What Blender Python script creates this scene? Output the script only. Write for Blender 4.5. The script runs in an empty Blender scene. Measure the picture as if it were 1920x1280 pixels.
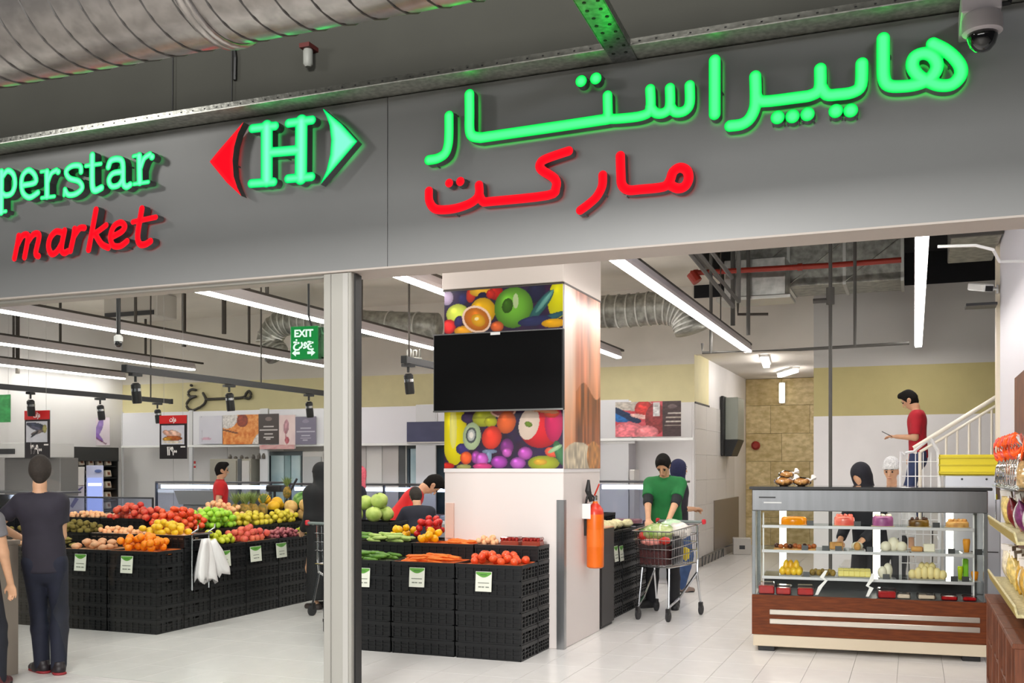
import bpy, bmesh, math, random
import numpy as np
from mathutils import Vector, Matrix
random.seed(7); np.random.seed(7)
PI = math.pi
S = bpy.context.scene
C = S.collection
# ------------------------------------------------------------------ camera, world, exposure
CAMZ = 1.6; YAW = math.radians(21.5); F = 1914.0; HOR = 875.0
cam_d = bpy.data.cameras.new('camera'); cam = bpy.data.objects.new('camera', cam_d); C.objects.link(cam)
cam.location = (0, 0, CAMZ); cam.rotation_euler = (PI/2, 0, YAW)
cam_d.sensor_width = 36; cam_d.lens = 36*F/1920; cam_d.shift_y = (HOR-640)/1920
cam_d.clip_end = 200
S.camera = cam
S.view_settings.view_transform = 'Standard'; S.view_settings.look = 'None'
S.view_settings.gamma = 1; S.view_settings.exposure = 0.16; S.view_settings.use_curve_mapping = False
W = bpy.data.worlds.new('world'); S.world = W; W.use_nodes = True
W.node_tree.nodes['Background'].inputs[0].default_value = (.5, .52, .55, 1)
W.node_tree.nodes['Background'].inputs[1].default_value = .05
STRIP_POWER = 24.0
def area(name, loc, tgt, sx, sy, w, col=(1, 1, 1)):
    l = bpy.data.lights.new(name, 'AREA'); l.shape = 'RECTANGLE'; l.size = sx; l.size_y = sy; l.energy = w; l.color = col
    o = bpy.data.objects.new(name, l); C.objects.link(o); o.location = loc
    o.rotation_euler = (Vector(tgt)-Vector(loc)).to_track_quat('-Z', 'Y').to_euler(); return o
area('mall_lamp', (-8.6, 1.6, 5.2), (-4.5, 6, 3.2), 1.0, 1.0, 110, (1, .98, .94))
area('mall_lamp', (-2.3, -.3, 4.7), (-1.5, 6, 2.6), 1.6, .8, 400, (1, .97, .93))
area('mall_lamp', (3.5, 0, 5.2), (1.5, 6, 3), 1.0, 1.0, 110, (.94, .95, 1))

area('fascia_fill_light', (-2.5, -3.6, 3.3), (-2.2, 6, 3.2), 9, 1.8, 400, (1, .99, .97))  # unseen area light added behind the camera to brighten the grey fascia
area('shop_front_fill', (-6.5, 6.9, 4.3), (-6.9, 9.2, 0), 4.0, .3, 55, (1, .97, .94))  # unseen fill light added behind the fascia, brightens the left displays
area('shop_front_fill', (-1.6, 6.9, 4.3), (-1.8, 9.4, 0), 3.6, .3, 55, (1, .97, .94))  # second added fill, out of view, brightens the column and right side

# ------------------------------------------------------------------ picture measurement helpers (pixel of the photograph -> point of the place)
def ray(px, py):
    u = (px-960)/F
    return Vector((-math.sin(YAW)+u*math.cos(YAW), math.cos(YAW)+u*math.sin(YAW), (HOR-py)/F))
def at(px, py, Y):
    r = ray(px, py); return Vector((0, 0, CAMZ)) + r*(Y/r.y)
def onX(px, py, X):
    r = ray(px, py); return Vector((0, 0, CAMZ)) + r*(X/r.x)
def onZ(px, py, Z=0):
    r = ray(px, py); return Vector((0, 0, CAMZ)) + r*((Z-CAMZ)/r.z)

# ------------------------------------------------------------------ materials
def lin(c):
    return tuple((x/255/12.92 if x/255 <= .04045 else ((x/255+.055)/1.055)**2.4) for x in c[:3])
_m = {}
def mat(name, rgb=(200, 200, 200), rough=.5, metal=0, noise=0, scale=20, bump=0, spec=.5, coat=0, emit=None, es=0, alpha=None, rgb2=None, stretch=None, subsurf=0):
    if name in _m: return _m[name]
    m = bpy.data.materials.new(name); m.use_nodes = True; nt = m.node_tree; b = nt.nodes['Principled BSDF']
    b.inputs['Base Color'].default_value = (*lin(rgb), 1)
    b.inputs['Roughness'].default_value = rough; b.inputs['Metallic'].default_value = metal
    b.inputs['Specular IOR Level'].default_value = spec
    b.inputs['Coat Weight'].default_value = coat
    if emit: b.inputs['Emission Color'].default_value = (*lin(emit), 1); b.inputs['Emission Strength'].default_value = es
    if noise or bump or rgb2:
        tc = nt.nodes.new('ShaderNodeTexCoord'); mp = nt.nodes.new('ShaderNodeMapping'); nz = nt.nodes.new('ShaderNodeTexNoise')
        nt.links.new(tc.outputs['Object'], mp.inputs[0]); nt.links.new(mp.outputs[0], nz.inputs['Vector'])
        if stretch: mp.inputs['Scale'].default_value = stretch
        nz.inputs['Scale'].default_value = scale; nz.inputs['Detail'].default_value = 4
        if noise or rgb2:
            cr = nt.nodes.new('ShaderNodeValToRGB')
            c0 = lin(rgb2) if rgb2 else tuple(x*(1-noise) for x in lin(rgb)); c1 = lin(rgb) if rgb2 else tuple(min(1, x*(1+noise)) for x in lin(rgb))
            cr.color_ramp.elements[0].color = (*c0, 1); cr.color_ramp.elements[1].color = (*c1, 1)
            cr.color_ramp.elements[0].position = .35; cr.color_ramp.elements[1].position = .65
            nt.links.new(nz.outputs[0], cr.inputs[0]); nt.links.new(cr.outputs[0], b.inputs['Base Color'])
        if bump:
            bp = nt.nodes.new('ShaderNodeBump'); bp.inputs['Strength'].default_value = bump; bp.inputs['Distance'].default_value = .01
            nt.links.new(nz.outputs[0], bp.inputs['Height']); nt.links.new(bp.outputs[0], b.inputs['Normal'])
    _m[name] = m; return m
def glass(name='clear_glass', tint=(225, 235, 232), refl=.06):
    if name in _m: return _m[name]
    m = bpy.data.materials.new(name); m.use_nodes = True; nt = m.node_tree; nt.nodes.clear()
    o = nt.nodes.new('ShaderNodeOutputMaterial'); t = nt.nodes.new('ShaderNodeBsdfTransparent'); g = nt.nodes.new('ShaderNodeBsdfGlossy'); mx = nt.nodes.new('ShaderNodeMixShader')
    fr = nt.nodes.new('ShaderNodeFresnel'); fr.inputs[0].default_value = 1.35
    mu = nt.nodes.new('ShaderNodeMath'); mu.operation = 'MULTIPLY'; mu.inputs[1].default_value = refl/.03
    nt.links.new(fr.outputs[0], mu.inputs[0])
    t.inputs[0].default_value = (*lin(tint), 1); g.inputs['Roughness'].default_value = .02
    nt.links.new(mu.outputs[0], mx.inputs[0]); nt.links.new(t.outputs[0], mx.inputs[1]); nt.links.new(g.outputs[0], mx.inputs[2]); nt.links.new(mx.outputs[0], o.inputs[0])
    _m[name] = m; return m
def glow(name, rgb=(255, 255, 255), k=1):
    if name in _m: return _m[name]
    m = bpy.data.materials.new(name); m.use_nodes = True; nt = m.node_tree; nt.nodes.clear()
    o = nt.nodes.new('ShaderNodeOutputMaterial'); e = nt.nodes.new('ShaderNodeEmission'); e.inputs[0].default_value = (*lin(rgb), 1); e.inputs[1].default_value = k
    nt.links.new(e.outputs[0], o.inputs[0]); _m[name] = m; return m
def glow_attr(name, edge, centre, k):
    m = bpy.data.materials.new(name); m.use_nodes = True; nt = m.node_tree; nt.nodes.clear()
    o = nt.nodes.new('ShaderNodeOutputMaterial'); e = nt.nodes.new('ShaderNodeEmission'); a = nt.nodes.new('ShaderNodeAttribute'); a.attribute_name = 'led'
    r = nt.nodes.new('ShaderNodeValToRGB'); r.color_ramp.elements[0].color = (*edge, 1); r.color_ramp.elements[1].color = (*centre, 1); r.color_ramp.elements[0].position = .1
    nt.links.new(a.outputs['Fac'], r.inputs[0]); nt.links.new(r.outputs[0], e.inputs[0]); e.inputs[1].default_value = k
    nt.links.new(e.outputs[0], o.inputs[0]); return m
def vcol(name='printed_surface', rough=.35):
    if name in _m: return _m[name]
    m = bpy.data.materials.new(name); m.use_nodes = True; nt = m.node_tree; b = nt.nodes['Principled BSDF']
    a = nt.nodes.new('ShaderNodeAttribute'); a.attribute_name = 'Col'; nt.links.new(a.outputs['Color'], b.inputs['Base Color'])
    b.inputs['Roughness'].default_value = rough; _m[name] = m; return m

# ------------------------------------------------------------------ objects
def tag(o, label=None, cat=None, group=None, kind=None):
    if label: o['label'] = label
    if cat: o['category'] = cat
    if group: o['group'] = group
    if kind: o['kind'] = kind
    return o
def thing(name, label, cat, loc=(0, 0, 0), rz=0, group=None):
    o = bpy.data.objects.new(name, None); C.objects.link(o); o.empty_display_size = .1
    o.location = loc; o.rotation_euler = (0, 0, rz); return tag(o, label, cat, group)
def dup(o, loc=None, rot=None, label=None, group=None, parent=None, scale=None):
    c = o.copy(); C.objects.link(c)
    if loc is not None: c.location = loc
    if rot is not None: c.rotation_euler = rot
    if scale is not None: c.scale = (scale,)*3 if isinstance(scale, (int, float)) else scale
    if label: c['label'] = label
    if group: c['group'] = group
    for ch in list(o.children):
        d = ch.copy(); C.objects.link(d); d.parent = c
        for g in list(ch.children):
            e = g.copy(); C.objects.link(e); e.parent = d
    if parent is not None: c.parent = parent
    return c
class MB:
    def __init__(s): s.v = []; s.f = []
    def add(s, vs, fs, M=None):
        n = len(s.v)
        s.v += [tuple(M @ Vector(p)) if M else tuple(p) for p in vs]; s.f += [tuple(i+n for i in f) for f in fs]; return s
    def box(s, x0, x1, y0, y1, z0, z1, M=None):
        return s.add([(x0,y0,z0),(x1,y0,z0),(x1,y1,z0),(x0,y1,z0),(x0,y0,z1),(x1,y0,z1),(x1,y1,z1),(x0,y1,z1)],
            [(0,3,2,1),(4,5,6,7),(0,1,5,4),(1,2,6,5),(2,3,7,6),(3,0,4,7)], M)
    def bbox(s, x0, x1, y0, y1, z0, z1, b=.004, M=None):   # chamfered box
        xs = (x0, x0+b, x1-b, x1); ys = (y0, y0+b, y1-b, y1); zs = (z0, z0+b, z1-b, z1)
        bm = bmesh.new(); r = bmesh.ops.create_cube(bm, size=1)
        for v in bm.verts: v.co = Vector((x0+(v.co.x+.5)*(x1-x0), y0+(v.co.y+.5)*(y1-y0), z0+(v.co.z+.5)*(z1-z0)))
        bmesh.ops.bevel(bm, geom=list(bm.edges), offset=b, segments=1, affect='EDGES')
        bm.verts.index_update(); s.add([v.co.copy() for v in bm.verts], [[v.index for v in f.verts] for f in bm.faces], M); bm.free(); return s
    def tube(s, pts, r, n=8, cap=True, M=None):
        pts = [Vector(p) for p in pts]; rs = r if isinstance(r, (list, tuple)) else [r]*len(pts)
        vs = []; fs = []; up = None
        for i, p in enumerate(pts):
            t = (pts[min(i+1, len(pts)-1)]-pts[max(i-1, 0)]).normalized()
            if up is None: up = Vector((0, 0, 1)) if abs(t.z) < .9 else Vector((1, 0, 0))
            a = t.cross(up).normalized(); b = t.cross(a).normalized(); up = -b if False else up
            for k in range(n):
                q = 2*PI*k/n; vs.append(p + a*math.cos(q)*rs[i] + b*math.sin(q)*rs[i])
        for i in range(len(pts)-1):
            for k in range(n):
                fs.append((i*n+k, i*n+(k+1) % n, (i+1)*n+(k+1) % n, (i+1)*n+k))
        if cap: fs.append(tuple(range(n))[::-1]); fs.append(tuple((len(pts)-1)*n+k for k in range(n)))
        return s.add(vs, fs, M)
    def lathe(s, prof, n=16, M=None, cap=True, wob=None):
        vs = []; fs = []
        for i, (r, z) in enumerate(prof):
            for k in range(n):
                q = 2*PI*k/n; rr = r*(wob(q, z) if wob else 1); vs.append((rr*math.cos(q), rr*math.sin(q), z))
        for i in range(len(prof)-1):
            for k in range(n): fs.append((i*n+k, i*n+(k+1) % n, (i+1)*n+(k+1) % n, (i+1)*n+k))
        if cap: fs.append(tuple(range(n))[::-1]); fs.append(tuple((len(prof)-1)*n+k for k in range(n)))
        return s.add(vs, fs, M)
    def ball(s, c, r, n=10, m=7, M=None, fn=None):
        r = (r, r, r) if isinstance(r, (int, float)) else r; vs = []; fs = []
        for i in range(m+1):
            th = PI*i/m
            for k in range(n):
                q = 2*PI*k/n; d = Vector((math.sin(th)*math.cos(q), math.sin(th)*math.sin(q), -math.cos(th)))
                g = fn(d) if fn else 1; vs.append((c[0]+d.x*r[0]*g, c[1]+d.y*r[1]*g, c[2]+d.z*r[2]*g))
        for i in range(m):
            for k in range(n): fs.append((i*n+k, i*n+(k+1) % n, (i+1)*n+(k+1) % n, (i+1)*n+k))
        return s.add(vs, fs, M)
    def prism(s, poly, y0, y1, M=None):   # polygon in x,z extruded along y
        n = len(poly); vs = [(p[0], y0, p[1]) for p in poly]+[(p[0], y1, p[1]) for p in poly]
        fs = [tuple(range(n)), tuple(range(n, 2*n))[::-1]]+[(i, n+i, n+(i+1) % n, (i+1) % n) for i in range(n)]
        return s.add(vs, fs, M)
    def build(s, name, m, parent=None, smooth=False, auto=None):
        me = bpy.data.meshes.new(name); me.from_pydata([tuple(v) for v in s.v], [], s.f); me.update()
        bm = bmesh.new(); bm.from_mesh(me); bmesh.ops.remove_doubles(bm, verts=bm.verts, dist=1e-5); bmesh.ops.recalc_face_normals(bm, faces=bm.faces); bm.to_mesh(me); bm.free()
        if m: me.materials.append(m)
        if smooth: me.shade_smooth()
        if auto: me.shade_smooth(); me.set_sharp_from_angle(angle=math.radians(auto))
        o = bpy.data.objects.new(name, me); C.objects.link(o)
        if parent: o.parent = parent
        return o
def struct(name, mb, m, parent=None, **k):
    o = mb.build(name, m, parent, **k)
    if parent is None: o['kind'] = 'structure'
    return o
def solo(name, mb, m, label, cat, group=None, loc=(0, 0, 0), rz=0, **k):
    o = mb.build(name, m, None, **k); o.location = loc; o.rotation_euler = (0, 0, rz); return tag(o, label, cat, group)

def poly_mesh(name, V, Fc, m, parent=None, smooth=True, attr=None):
    me = bpy.data.meshes.new(name); me.from_pydata([tuple(map(float, v)) for v in V], [], [tuple(map(int, f)) for f in Fc]); me.update()
    if m: me.materials.append(m)
    if attr is not None:
        a = me.attributes.new('led', 'FLOAT', 'POINT'); a.data.foreach_set('value', np.asarray(attr, dtype=np.float32))
    if smooth: me.shade_smooth()
    o = bpy.data.objects.new(name, me); C.objects.link(o)
    if parent: o.parent = parent
    return o

# ------------------------------------------------------------------ prints: a function paints a small colour grid that becomes a flat printed sheet
def sheet(name, w, h, nx, fn, parent=None, rough=.35, thick=.004, curve=None):
    """flat sheet in local x (0..w), z (0..h), facing -y; fn(u, v) with v from the top gives sRGB arrays"""
    ny = max(2, int(nx*h/w)); u, v = np.meshgrid(np.linspace(0, 1, nx), np.linspace(0, 1, ny))
    rgb = np.clip(fn(u, v)*.93, 0, 255)/255.0; rgb = np.where(rgb <= .04045, rgb/12.92, ((rgb+.055)/1.055)**2.4)
    V = np.stack([u.ravel()*w, np.zeros(u.size)-thick/2, (1-v.ravel())*h], 1)
    idx = np.arange(nx*ny).reshape(ny, nx)
    Q = np.stack([idx[1:, :-1].ravel(), idx[1:, 1:].ravel(), idx[:-1, 1:].ravel(), idx[:-1, :-1].ravel()], 1).tolist()
    n = len(V); B = [(0, thick/2, 0), (w, thick/2, 0), (w, thick/2, h), (0, thick/2, h)]
    V = V.tolist()+B
    a, b, c, d = int(idx[-1, 0]), int(idx[-1, -1]), int(idx[0, -1]), int(idx[0, 0])
    Q += [[n+3, n+2, n+1, n]]
    Q += [[a, n, n+1, b], [b, n+1, n+2, c], [c, n+2, n+3, d], [d, n+3, n, a]]
    me = bpy.data.meshes.new(name); me.from_pydata(V, [], Q); me.update()
    at_ = me.attributes.new('Col', 'FLOAT_COLOR', 'POINT')
    col = np.ones((len(V), 4), np.float32); col[:n, :3] = rgb.reshape(-1, 3); col[n:, :3] = .6
    at_.data.foreach_set('color', col.ravel())
    me.materials.append(vcol(rough=rough)); o = bpy.data.objects.new(name, me); C.objects.link(o)
    if parent: o.parent = parent
    return o
def paint(base, items):
    """items: ('e', cx, cy, rx, ry, rot_deg, rgb, shade) ellipses / ('r', x0,y0,x1,y1,rgb) / ('l', pts, w, rgb)"""
    def fn(X, Y):
        img = np.zeros(X.shape+(3,))+np.array(base(X, Y) if callable(base) else base, float)
        for it in items:
            if it[0] == 'e':
                _, cx, cy, rx, ry, rot, rgb, sh = it; c, s = math.cos(math.radians(rot)), math.sin(math.radians(rot))
                dx = ((X-cx)*c+(Y-cy)*s)/rx; dy = (-(X-cx)*s+(Y-cy)*c)/ry; d = dx*dx+dy*dy; k = d < 1
                g = 1+sh*(.45-d)+sh*.9*np.exp(-((dx+.35)**2+(dy+.4)**2)/.06)
                img[k] = (np.array(rgb, float)*g[..., None])[k]
            elif it[0] == 'r':
                k = (X >= it[1]) & (X <= it[3]) & (Y >= it[2]) & (Y <= it[4]); img[k] = it[5]
            else:
                for (ax, ay), (bx, by) in zip(it[1][:-1], it[1][1:]):
                    vx, vy = bx-ax, by-ay; t = np.clip(((X-ax)*vx+(Y-ay)*vy)/(vx*vx+vy*vy+1e-9), 0, 1)
                    img[np.hypot(X-ax-t*vx, Y-ay-t*vy) < it[2]/2] = it[3]
        return img
    return fn
def px_paint(x0, y0, x1, y1, base, items):
    f = paint(base, items); return lambda u, v: f(x0+u*(x1-x0), y0+v*(y1-y0))
def vnoise(X, Y, sx, sy, seed):
    r = np.random.RandomState(seed); g = r.rand(64, 64); x = (X*sx) % 63; y = (Y*sy) % 63; i = x.astype(int); j = y.astype(int); a = x-i; b = y-j
    a = a*a*(3-2*a); b = b*b*(3-2*b)
    return (g[j, i]*(1-a)+g[j, (i+1) % 64]*a)*(1-b)+(g[(j+1) % 64, i]*(1-a)+g[(j+1) % 64, (i+1) % 64]*a)*b

# ------------------------------------------------------------------ lettering
def text(name, body, size, depth, m, parent=None, M=None, align='CENTER', width=1, bold=0):
    cu = bpy.data.curves.new(name, 'FONT'); cu.body = body; cu.size = size; cu.extrude = depth; cu.align_x = align; cu.align_y = 'CENTER'; cu.resolution_u = 3; cu.offset = bold
    t = bpy.data.objects.new(name, cu); C.objects.link(t); dg = bpy.context.evaluated_depsgraph_get()
    me = bpy.data.meshes.new_from_object(t.evaluated_get(dg)); bpy.data.objects.remove(t); bpy.data.curves.remove(cu)
    me.transform(Matrix.Rotation(PI/2, 4, 'X') @ Matrix.Scale(width, 4, (1, 0, 0)))
    if M: me.transform(M)
    me.materials.clear(); me.materials.append(m); o = bpy.data.objects.new(name, me); C.objects.link(o)
    if parent: o.parent = parent
    return o

def seg_d(X, Z, a, b):
    vx, vz = b[0]-a[0], b[1]-a[1]; t = np.clip(((X-a[0])*vx+(Z-a[1])*vz)/(vx*vx+vz*vz+1e-12), 0, 1)
    return np.hypot(X-a[0]-t*vx, Z-a[1]-t*vz), t
def poly_sdf(X, Z, P):
    d = np.full(X.shape, 1e9); ins = np.zeros(X.shape, bool); n = len(P)
    for i in range(n):
        a, b = P[i], P[(i+1) % n]; d = np.minimum(d, seg_d(X, Z, a, b)[0])
        if a[1] != b[1]:
            c = ((a[1] > Z) != (b[1] > Z)) & (X < (b[0]-a[0])*(Z-a[1])/(b[1]-a[1])+a[0]); ins ^= c
    return np.where(ins, -d, d)
def smooth_pts(pts, k=4):
    if len(pts) < 3: return pts
    out = []
    for i in range(len(pts)-1):
        p0, p1, p2, p3 = pts[max(i-1, 0)], pts[i], pts[i+1], pts[min(i+2, len(pts)-1)]
        for j in range(k):
            t = j/k; out.append(tuple(.5*((2*p1[c])+(-p0[c]+p2[c])*t+(2*p0[c]-5*p1[c]+4*p2[c]-p3[c])*t*t+(-p0[c]+3*p1[c]-3*p2[c]+p3[c])*t**3) for c in range(len(p1))))
    out.append(pts[-1]); return out
def channel_letter(name, shapes, Yf, Yb, face_m, side_m, parent, wmax, h=.006):
    """shapes: ('s', [(px,py)...], width) strokes, ('p', [(px,py)...]) polygons, ('c', px, py, r) discs - measured on the sign's face plane"""
    W_ = []
    for sh in shapes:
        if sh[0] == 's':
            P = [at(x, y, Yf) for x, y in smooth_pts([tuple(q) for q in sh[1]])] if len(sh[1]) > 2 else [at(x, y, Yf) for x, y in sh[1]]
            W_.append(('s', [(p.x, p.z) for p in P], sh[2]/2))
        elif sh[0] == 'p': W_.append(('p', [(at(x, y, Yf).x, at(x, y, Yf).z) for x, y in sh[1]]))
        elif sh[0] == 'c': c = at(sh[1], sh[2], Yf); W_.append(('s', [(c.x, c.z), (c.x+1e-4, c.z)], sh[3]))
    allp = [p for w in W_ for p in w[1]]; x0 = min(p[0] for p in allp)-.08; x1 = max(p[0] for p in allp)+.08; z0 = min(p[1] for p in allp)-.08; z1 = max(p[1] for p in allp)+.08
    nx, nz = int((x1-x0)/h)+2, int((z1-z0)/h)+2; X, Z = np.meshgrid(x0+np.arange(nx)*h, z0+np.arange(nz)*h, indexing='ij'); D = np.full(X.shape, 1e9)
    for w in W_:
        if w[0] == 's':
            for a, b in zip(w[1][:-1], w[1][1:]): D = np.minimum(D, seg_d(X, Z, a, b)[0]-w[2])
        else: D = np.minimum(D, poly_sdf(X, Z, w[1]))
    V = []; L = []; cache = {}; faces = []; edges = []
    def vert(key, x, z, d):
        if key not in cache: cache[key] = len(V); V.append((x, Yf, z)); L.append(min(1, max(0, -d/wmax)))
        return cache[key]
    Ins = D < 0; act = np.argwhere(Ins[:-1, :-1] | Ins[1:, :-1] | Ins[:-1, 1:] | Ins[1:, 1:])
    for i, j in act:
        cs = [(i, j), (i+1, j), (i+1, j+1), (i, j+1)]; loop = []
        for k in range(4):
            a, b = cs[k], cs[(k+1) % 4]; da, db = D[a], D[b]
            if da < 0: loop.append((vert(a, X[a], Z[a], da), False))
            if (da < 0) != (db < 0):
                t = da/(da-db); key = (min(a, b), max(a, b)); loop.append((vert(key, X[a]+(X[b]-X[a])*t, Z[a]+(Z[b]-Z[a])*t, 0), True))
        ids = [q[0] for q in loop]
        if len(set(ids)) >= 3:
            faces.append(ids)
            for k in range(len(loop)):
                if loop[k][1] and loop[(k+1) % len(loop)][1]: edges.append((loop[k][0], loop[(k+1) % len(loop)][0]))
    Vs = []; Fs = []; mp = {}
    for a, b in edges:
        for q in (a, b):
            if q not in mp:
                mp[q] = len(Vs); x, y, z = V[q]; Vs.append((x, Yf, z)); Vs.append((x, Yb, z))
        Fs.append((mp[a], mp[b], mp[b]+1, mp[a]+1))
    side = poly_mesh(name, Vs, Fs, side_m, parent, smooth=False)
    poly_mesh('letter_face', V, faces, face_m, side, smooth=False, attr=L); return side

# ------------------------------------------------------------------ implicit surfaces for figures
class Field:
    def __init__(s, lo, hi, h):
        s.h = h; s.lo = np.array(lo, float); s.n = np.ceil((np.array(hi)-s.lo)/h).astype(int)+1; s.D = np.full(s.n, .5, np.float32)
        s.ax = [s.lo[k]+np.arange(s.n[k])*h for k in range(3)]
    def _win(s, lo, hi, pad):
        a = np.maximum(0, np.floor((np.array(lo)-pad-s.lo)/s.h).astype(int)); b = np.minimum(s.n, np.ceil((np.array(hi)+pad-s.lo)/s.h).astype(int)+1)
        if (b <= a).any(): return None
        return tuple(slice(int(x), int(y)) for x, y in zip(a, b))
    def cap(s, a, b, ra, rb, k=.02, flat=None, inf=0, cuts=(), sub=False):
        a = np.array(a, float); b = np.array(b, float); R = max(ra, rb)+inf; ra += inf; rb += inf
        w = s._win(np.minimum(a, b)-R*1.15, np.maximum(a, b)+R*1.15, k*1.5+s.h*2)
        if w is None: return
        X = s.ax[0][w[0]][:, None, None]; Y = s.ax[1][w[1]][None, :, None]; Z = s.ax[2][w[2]][None, None, :]
        px, py, pz = X-a[0], Y-a[1], Z-a[2]; v = b-a
        if flat is not None:
            n, f = np.array(flat[0], float), flat[1]; n = n/np.linalg.norm(n); q = (px*n[0]+py*n[1]+pz*n[2])*(1/f-1)
            px, py, pz = px+q*n[0], py+q*n[1], pz+q*n[2]; v = v+n*(v@n)*(1/f-1)
        t = np.clip((px*v[0]+py*v[1]+pz*v[2])/(v@v+1e-9), 0, 1)
        d = np.sqrt((px-t*v[0])**2+(py-t*v[1])**2+(pz-t*v[2])**2)-(ra+(rb-ra)*t)
        if flat is not None: d = d*min(1, (flat[1]+1)/2)
        for (o, nn) in cuts: d = np.maximum(d, (X-o[0])*nn[0]+(Y-o[1])*nn[1]+(Z-o[2])*nn[2])
        D = s.D[w]
        if sub: s.D[w] = np.maximum(D, -d); return
        if k > 0:
            hh = np.clip(.5+.5*(D-d)/k, 0, 1); s.D[w] = D*(1-hh)+d*hh-k*hh*(1-hh)
        else: s.D[w] = np.minimum(D, d)
    def cut(s, o, n):
        X = s.ax[0][:, None, None]; Y = s.ax[1][None, :, None]; Z = s.ax[2][None, None, :]
        s.D = np.maximum(s.D, ((X-o[0])*n[0]+(Y-o[1])*n[1]+(Z-o[2])*n[2]).astype(np.float32))
    def mesh(s, name, m, parent=None):
        D = s.D; ins = D < 0; n = D.shape
        A = ins[:-1, :-1, :-1].astype(np.int8)
        cnt = sum(ins[i:n[0]-1+i, j:n[1]-1+j, k:n[2]-1+k].astype(np.int8) for i in (0, 1) for j in (0, 1) for k in (0, 1))
        cell = (cnt > 0) & (cnt < 8); ci = np.argwhere(cell); idx = -np.ones(cell.shape, np.int64); idx[cell] = np.arange(len(ci))
        if len(ci) == 0: return None
        acc = np.zeros((len(ci), 3)); num = np.zeros(len(ci))
        for ax in range(3):
            o1, o2 = [q for q in range(3) if q != ax]
            for i in (0, 1):
                for j in (0, 1):
                    o = np.zeros(3, int); o[o1] = i; o[o2] = j; p = ci+o; e = np.zeros(3, int); e[ax] = 1; q = p+e
                    da = D[p[:, 0], p[:, 1], p[:, 2]]; db = D[q[:, 0], q[:, 1], q[:, 2]]; c = (da < 0) != (db < 0)
                    t = np.where(c, da/np.where(c, da-db, 1), 0); pt = p+e*t[:, None]; acc += np.where(c[:, None], pt, 0); num += c
        V = s.lo+acc/num[:, None]*s.h; Fc = []
        for ax in range(3):
            o1, o2 = (ax+1) % 3, (ax+2) % 3; sl0 = [slice(None)]*3; sl1 = [slice(None)]*3; sl0[ax] = slice(0, -1); sl1[ax] = slice(1, None)
            a, b = ins[tuple(sl0)], ins[tuple(sl1)]
            for sign in (0, 1):
                E = np.argwhere((a & ~b) if sign == 0 else (~a & b)); E = E[(E[:, o1] > 0) & (E[:, o2] > 0) & (E[:, o1] < n[o1]-1) & (E[:, o2] < n[o2]-1)]
                if not len(E): continue
                d1 = np.zeros(3, int); d1[o1] = 1; d2 = np.zeros(3, int); d2[o2] = 1
                g = lambda P: idx[P[:, 0], P[:, 1], P[:, 2]]
                q = np.stack([g(E-d1-d2), g(E-d2), g(E), g(E-d1)], 1); Fc.append(q if sign == 0 else q[:, ::-1])
        Fc = np.concatenate(Fc); Fc = Fc[(Fc >= 0).all(1)]
        return poly_mesh(name, V, Fc, m, parent, smooth=True)
# ================================================================== SETTING
M_white = mat('white_wall_panel', (226, 223, 222), .45, noise=.02, scale=3)
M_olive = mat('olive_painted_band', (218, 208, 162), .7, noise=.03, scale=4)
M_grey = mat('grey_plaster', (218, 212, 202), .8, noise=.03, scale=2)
M_ceil = mat('ceiling_plaster', (224, 217, 206), .85, noise=.04, scale=1.5)
M_dark = mat('dark_void_paint', (22, 23, 26), .9, noise=.2, scale=2)
M_fascia = mat('grey_composite_panel', (140, 141, 141), .42, spec=.5, noise=.02, scale=1.2)
M_soffit = mat('pale_soffit', (196, 186, 178), .6)
M_mall = mat('dark_mall_paint', (66, 66, 60), .9, noise=.05, scale=2)
M_galv = mat('galvanised_steel', (165, 166, 165), .3, 1, noise=.25, scale=35, bump=.15)
M_steel = mat('brushed_stainless_steel', (170, 172, 174), .28, 1, noise=.08, scale=30, stretch=(1, 1, .05))
M_chrome = mat('chrome', (205, 207, 210), .16, 1)
M_blackm = mat('black_powder_coat', (24, 24, 25), .45, noise=.1, scale=40)
M_darkst = mat('dark_grey_steel', (66, 66, 68), .4, .6)
M_rod = mat('dark_rod', (70, 64, 58), .5, .5)
M_wht = mat('white_enamel', (232, 232, 230), .35)
M_grout = mat('pale_grout', (176, 174, 170), .9)
M_tile = mat('pale_glazed_floor_tile', (228, 226, 223), .22, noise=.02, scale=6, spec=.5)

# floor: grout bed with real tiles in front, the far ones in one mesh
TX, TY = .333, .6
mb = MB().box(-16, 4, 4.8, 22, -.08, -.006); floor = struct('floor', mb, M_grout)
fmb = MB().box(-20, 8, -4, 4.8, -.08, 0); struct('floor', fmb, mat('mall_floor_stone', (178, 174, 168), .4, noise=.05, scale=3))
tile_me = None; far = MB(); cnt = 0; cells = []
for i in range(-48, 12):
    for j in range(0, 28):
        x0 = i*TX-.12; y0 = 4.8+j*TY
        cells.append((x0, y0))
def infront(x, y):
    p = Vector((x, y, 0)); fx = -math.sin(YAW)*x+math.cos(YAW)*y; u = (math.cos(YAW)*x+math.sin(YAW)*y)/fx
    return fx > 7.3 and abs(u) < .53
near = sorted([c for c in cells if infront(c[0]+TX/2, c[1]+TY/2)], key=lambda c: math.hypot(c[0], c[1]))[:290]
ns = set(near)
for (x0, y0) in cells:
    if (x0, y0) in ns: continue
    if y0+TY > 22 or x0+TX > 4: continue
    far.box(x0+.0015, x0+TX-.0015, y0+.0015, y0+TY-.0015, -.006, 0)
ff = far.build('tile_field', M_tile, floor); ff['kind'] = 'stuff'
tb = MB().bbox(.0015, TX-.0015, .0015, TY-.0015, -.006, 0, .0008); t0 = None
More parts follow.
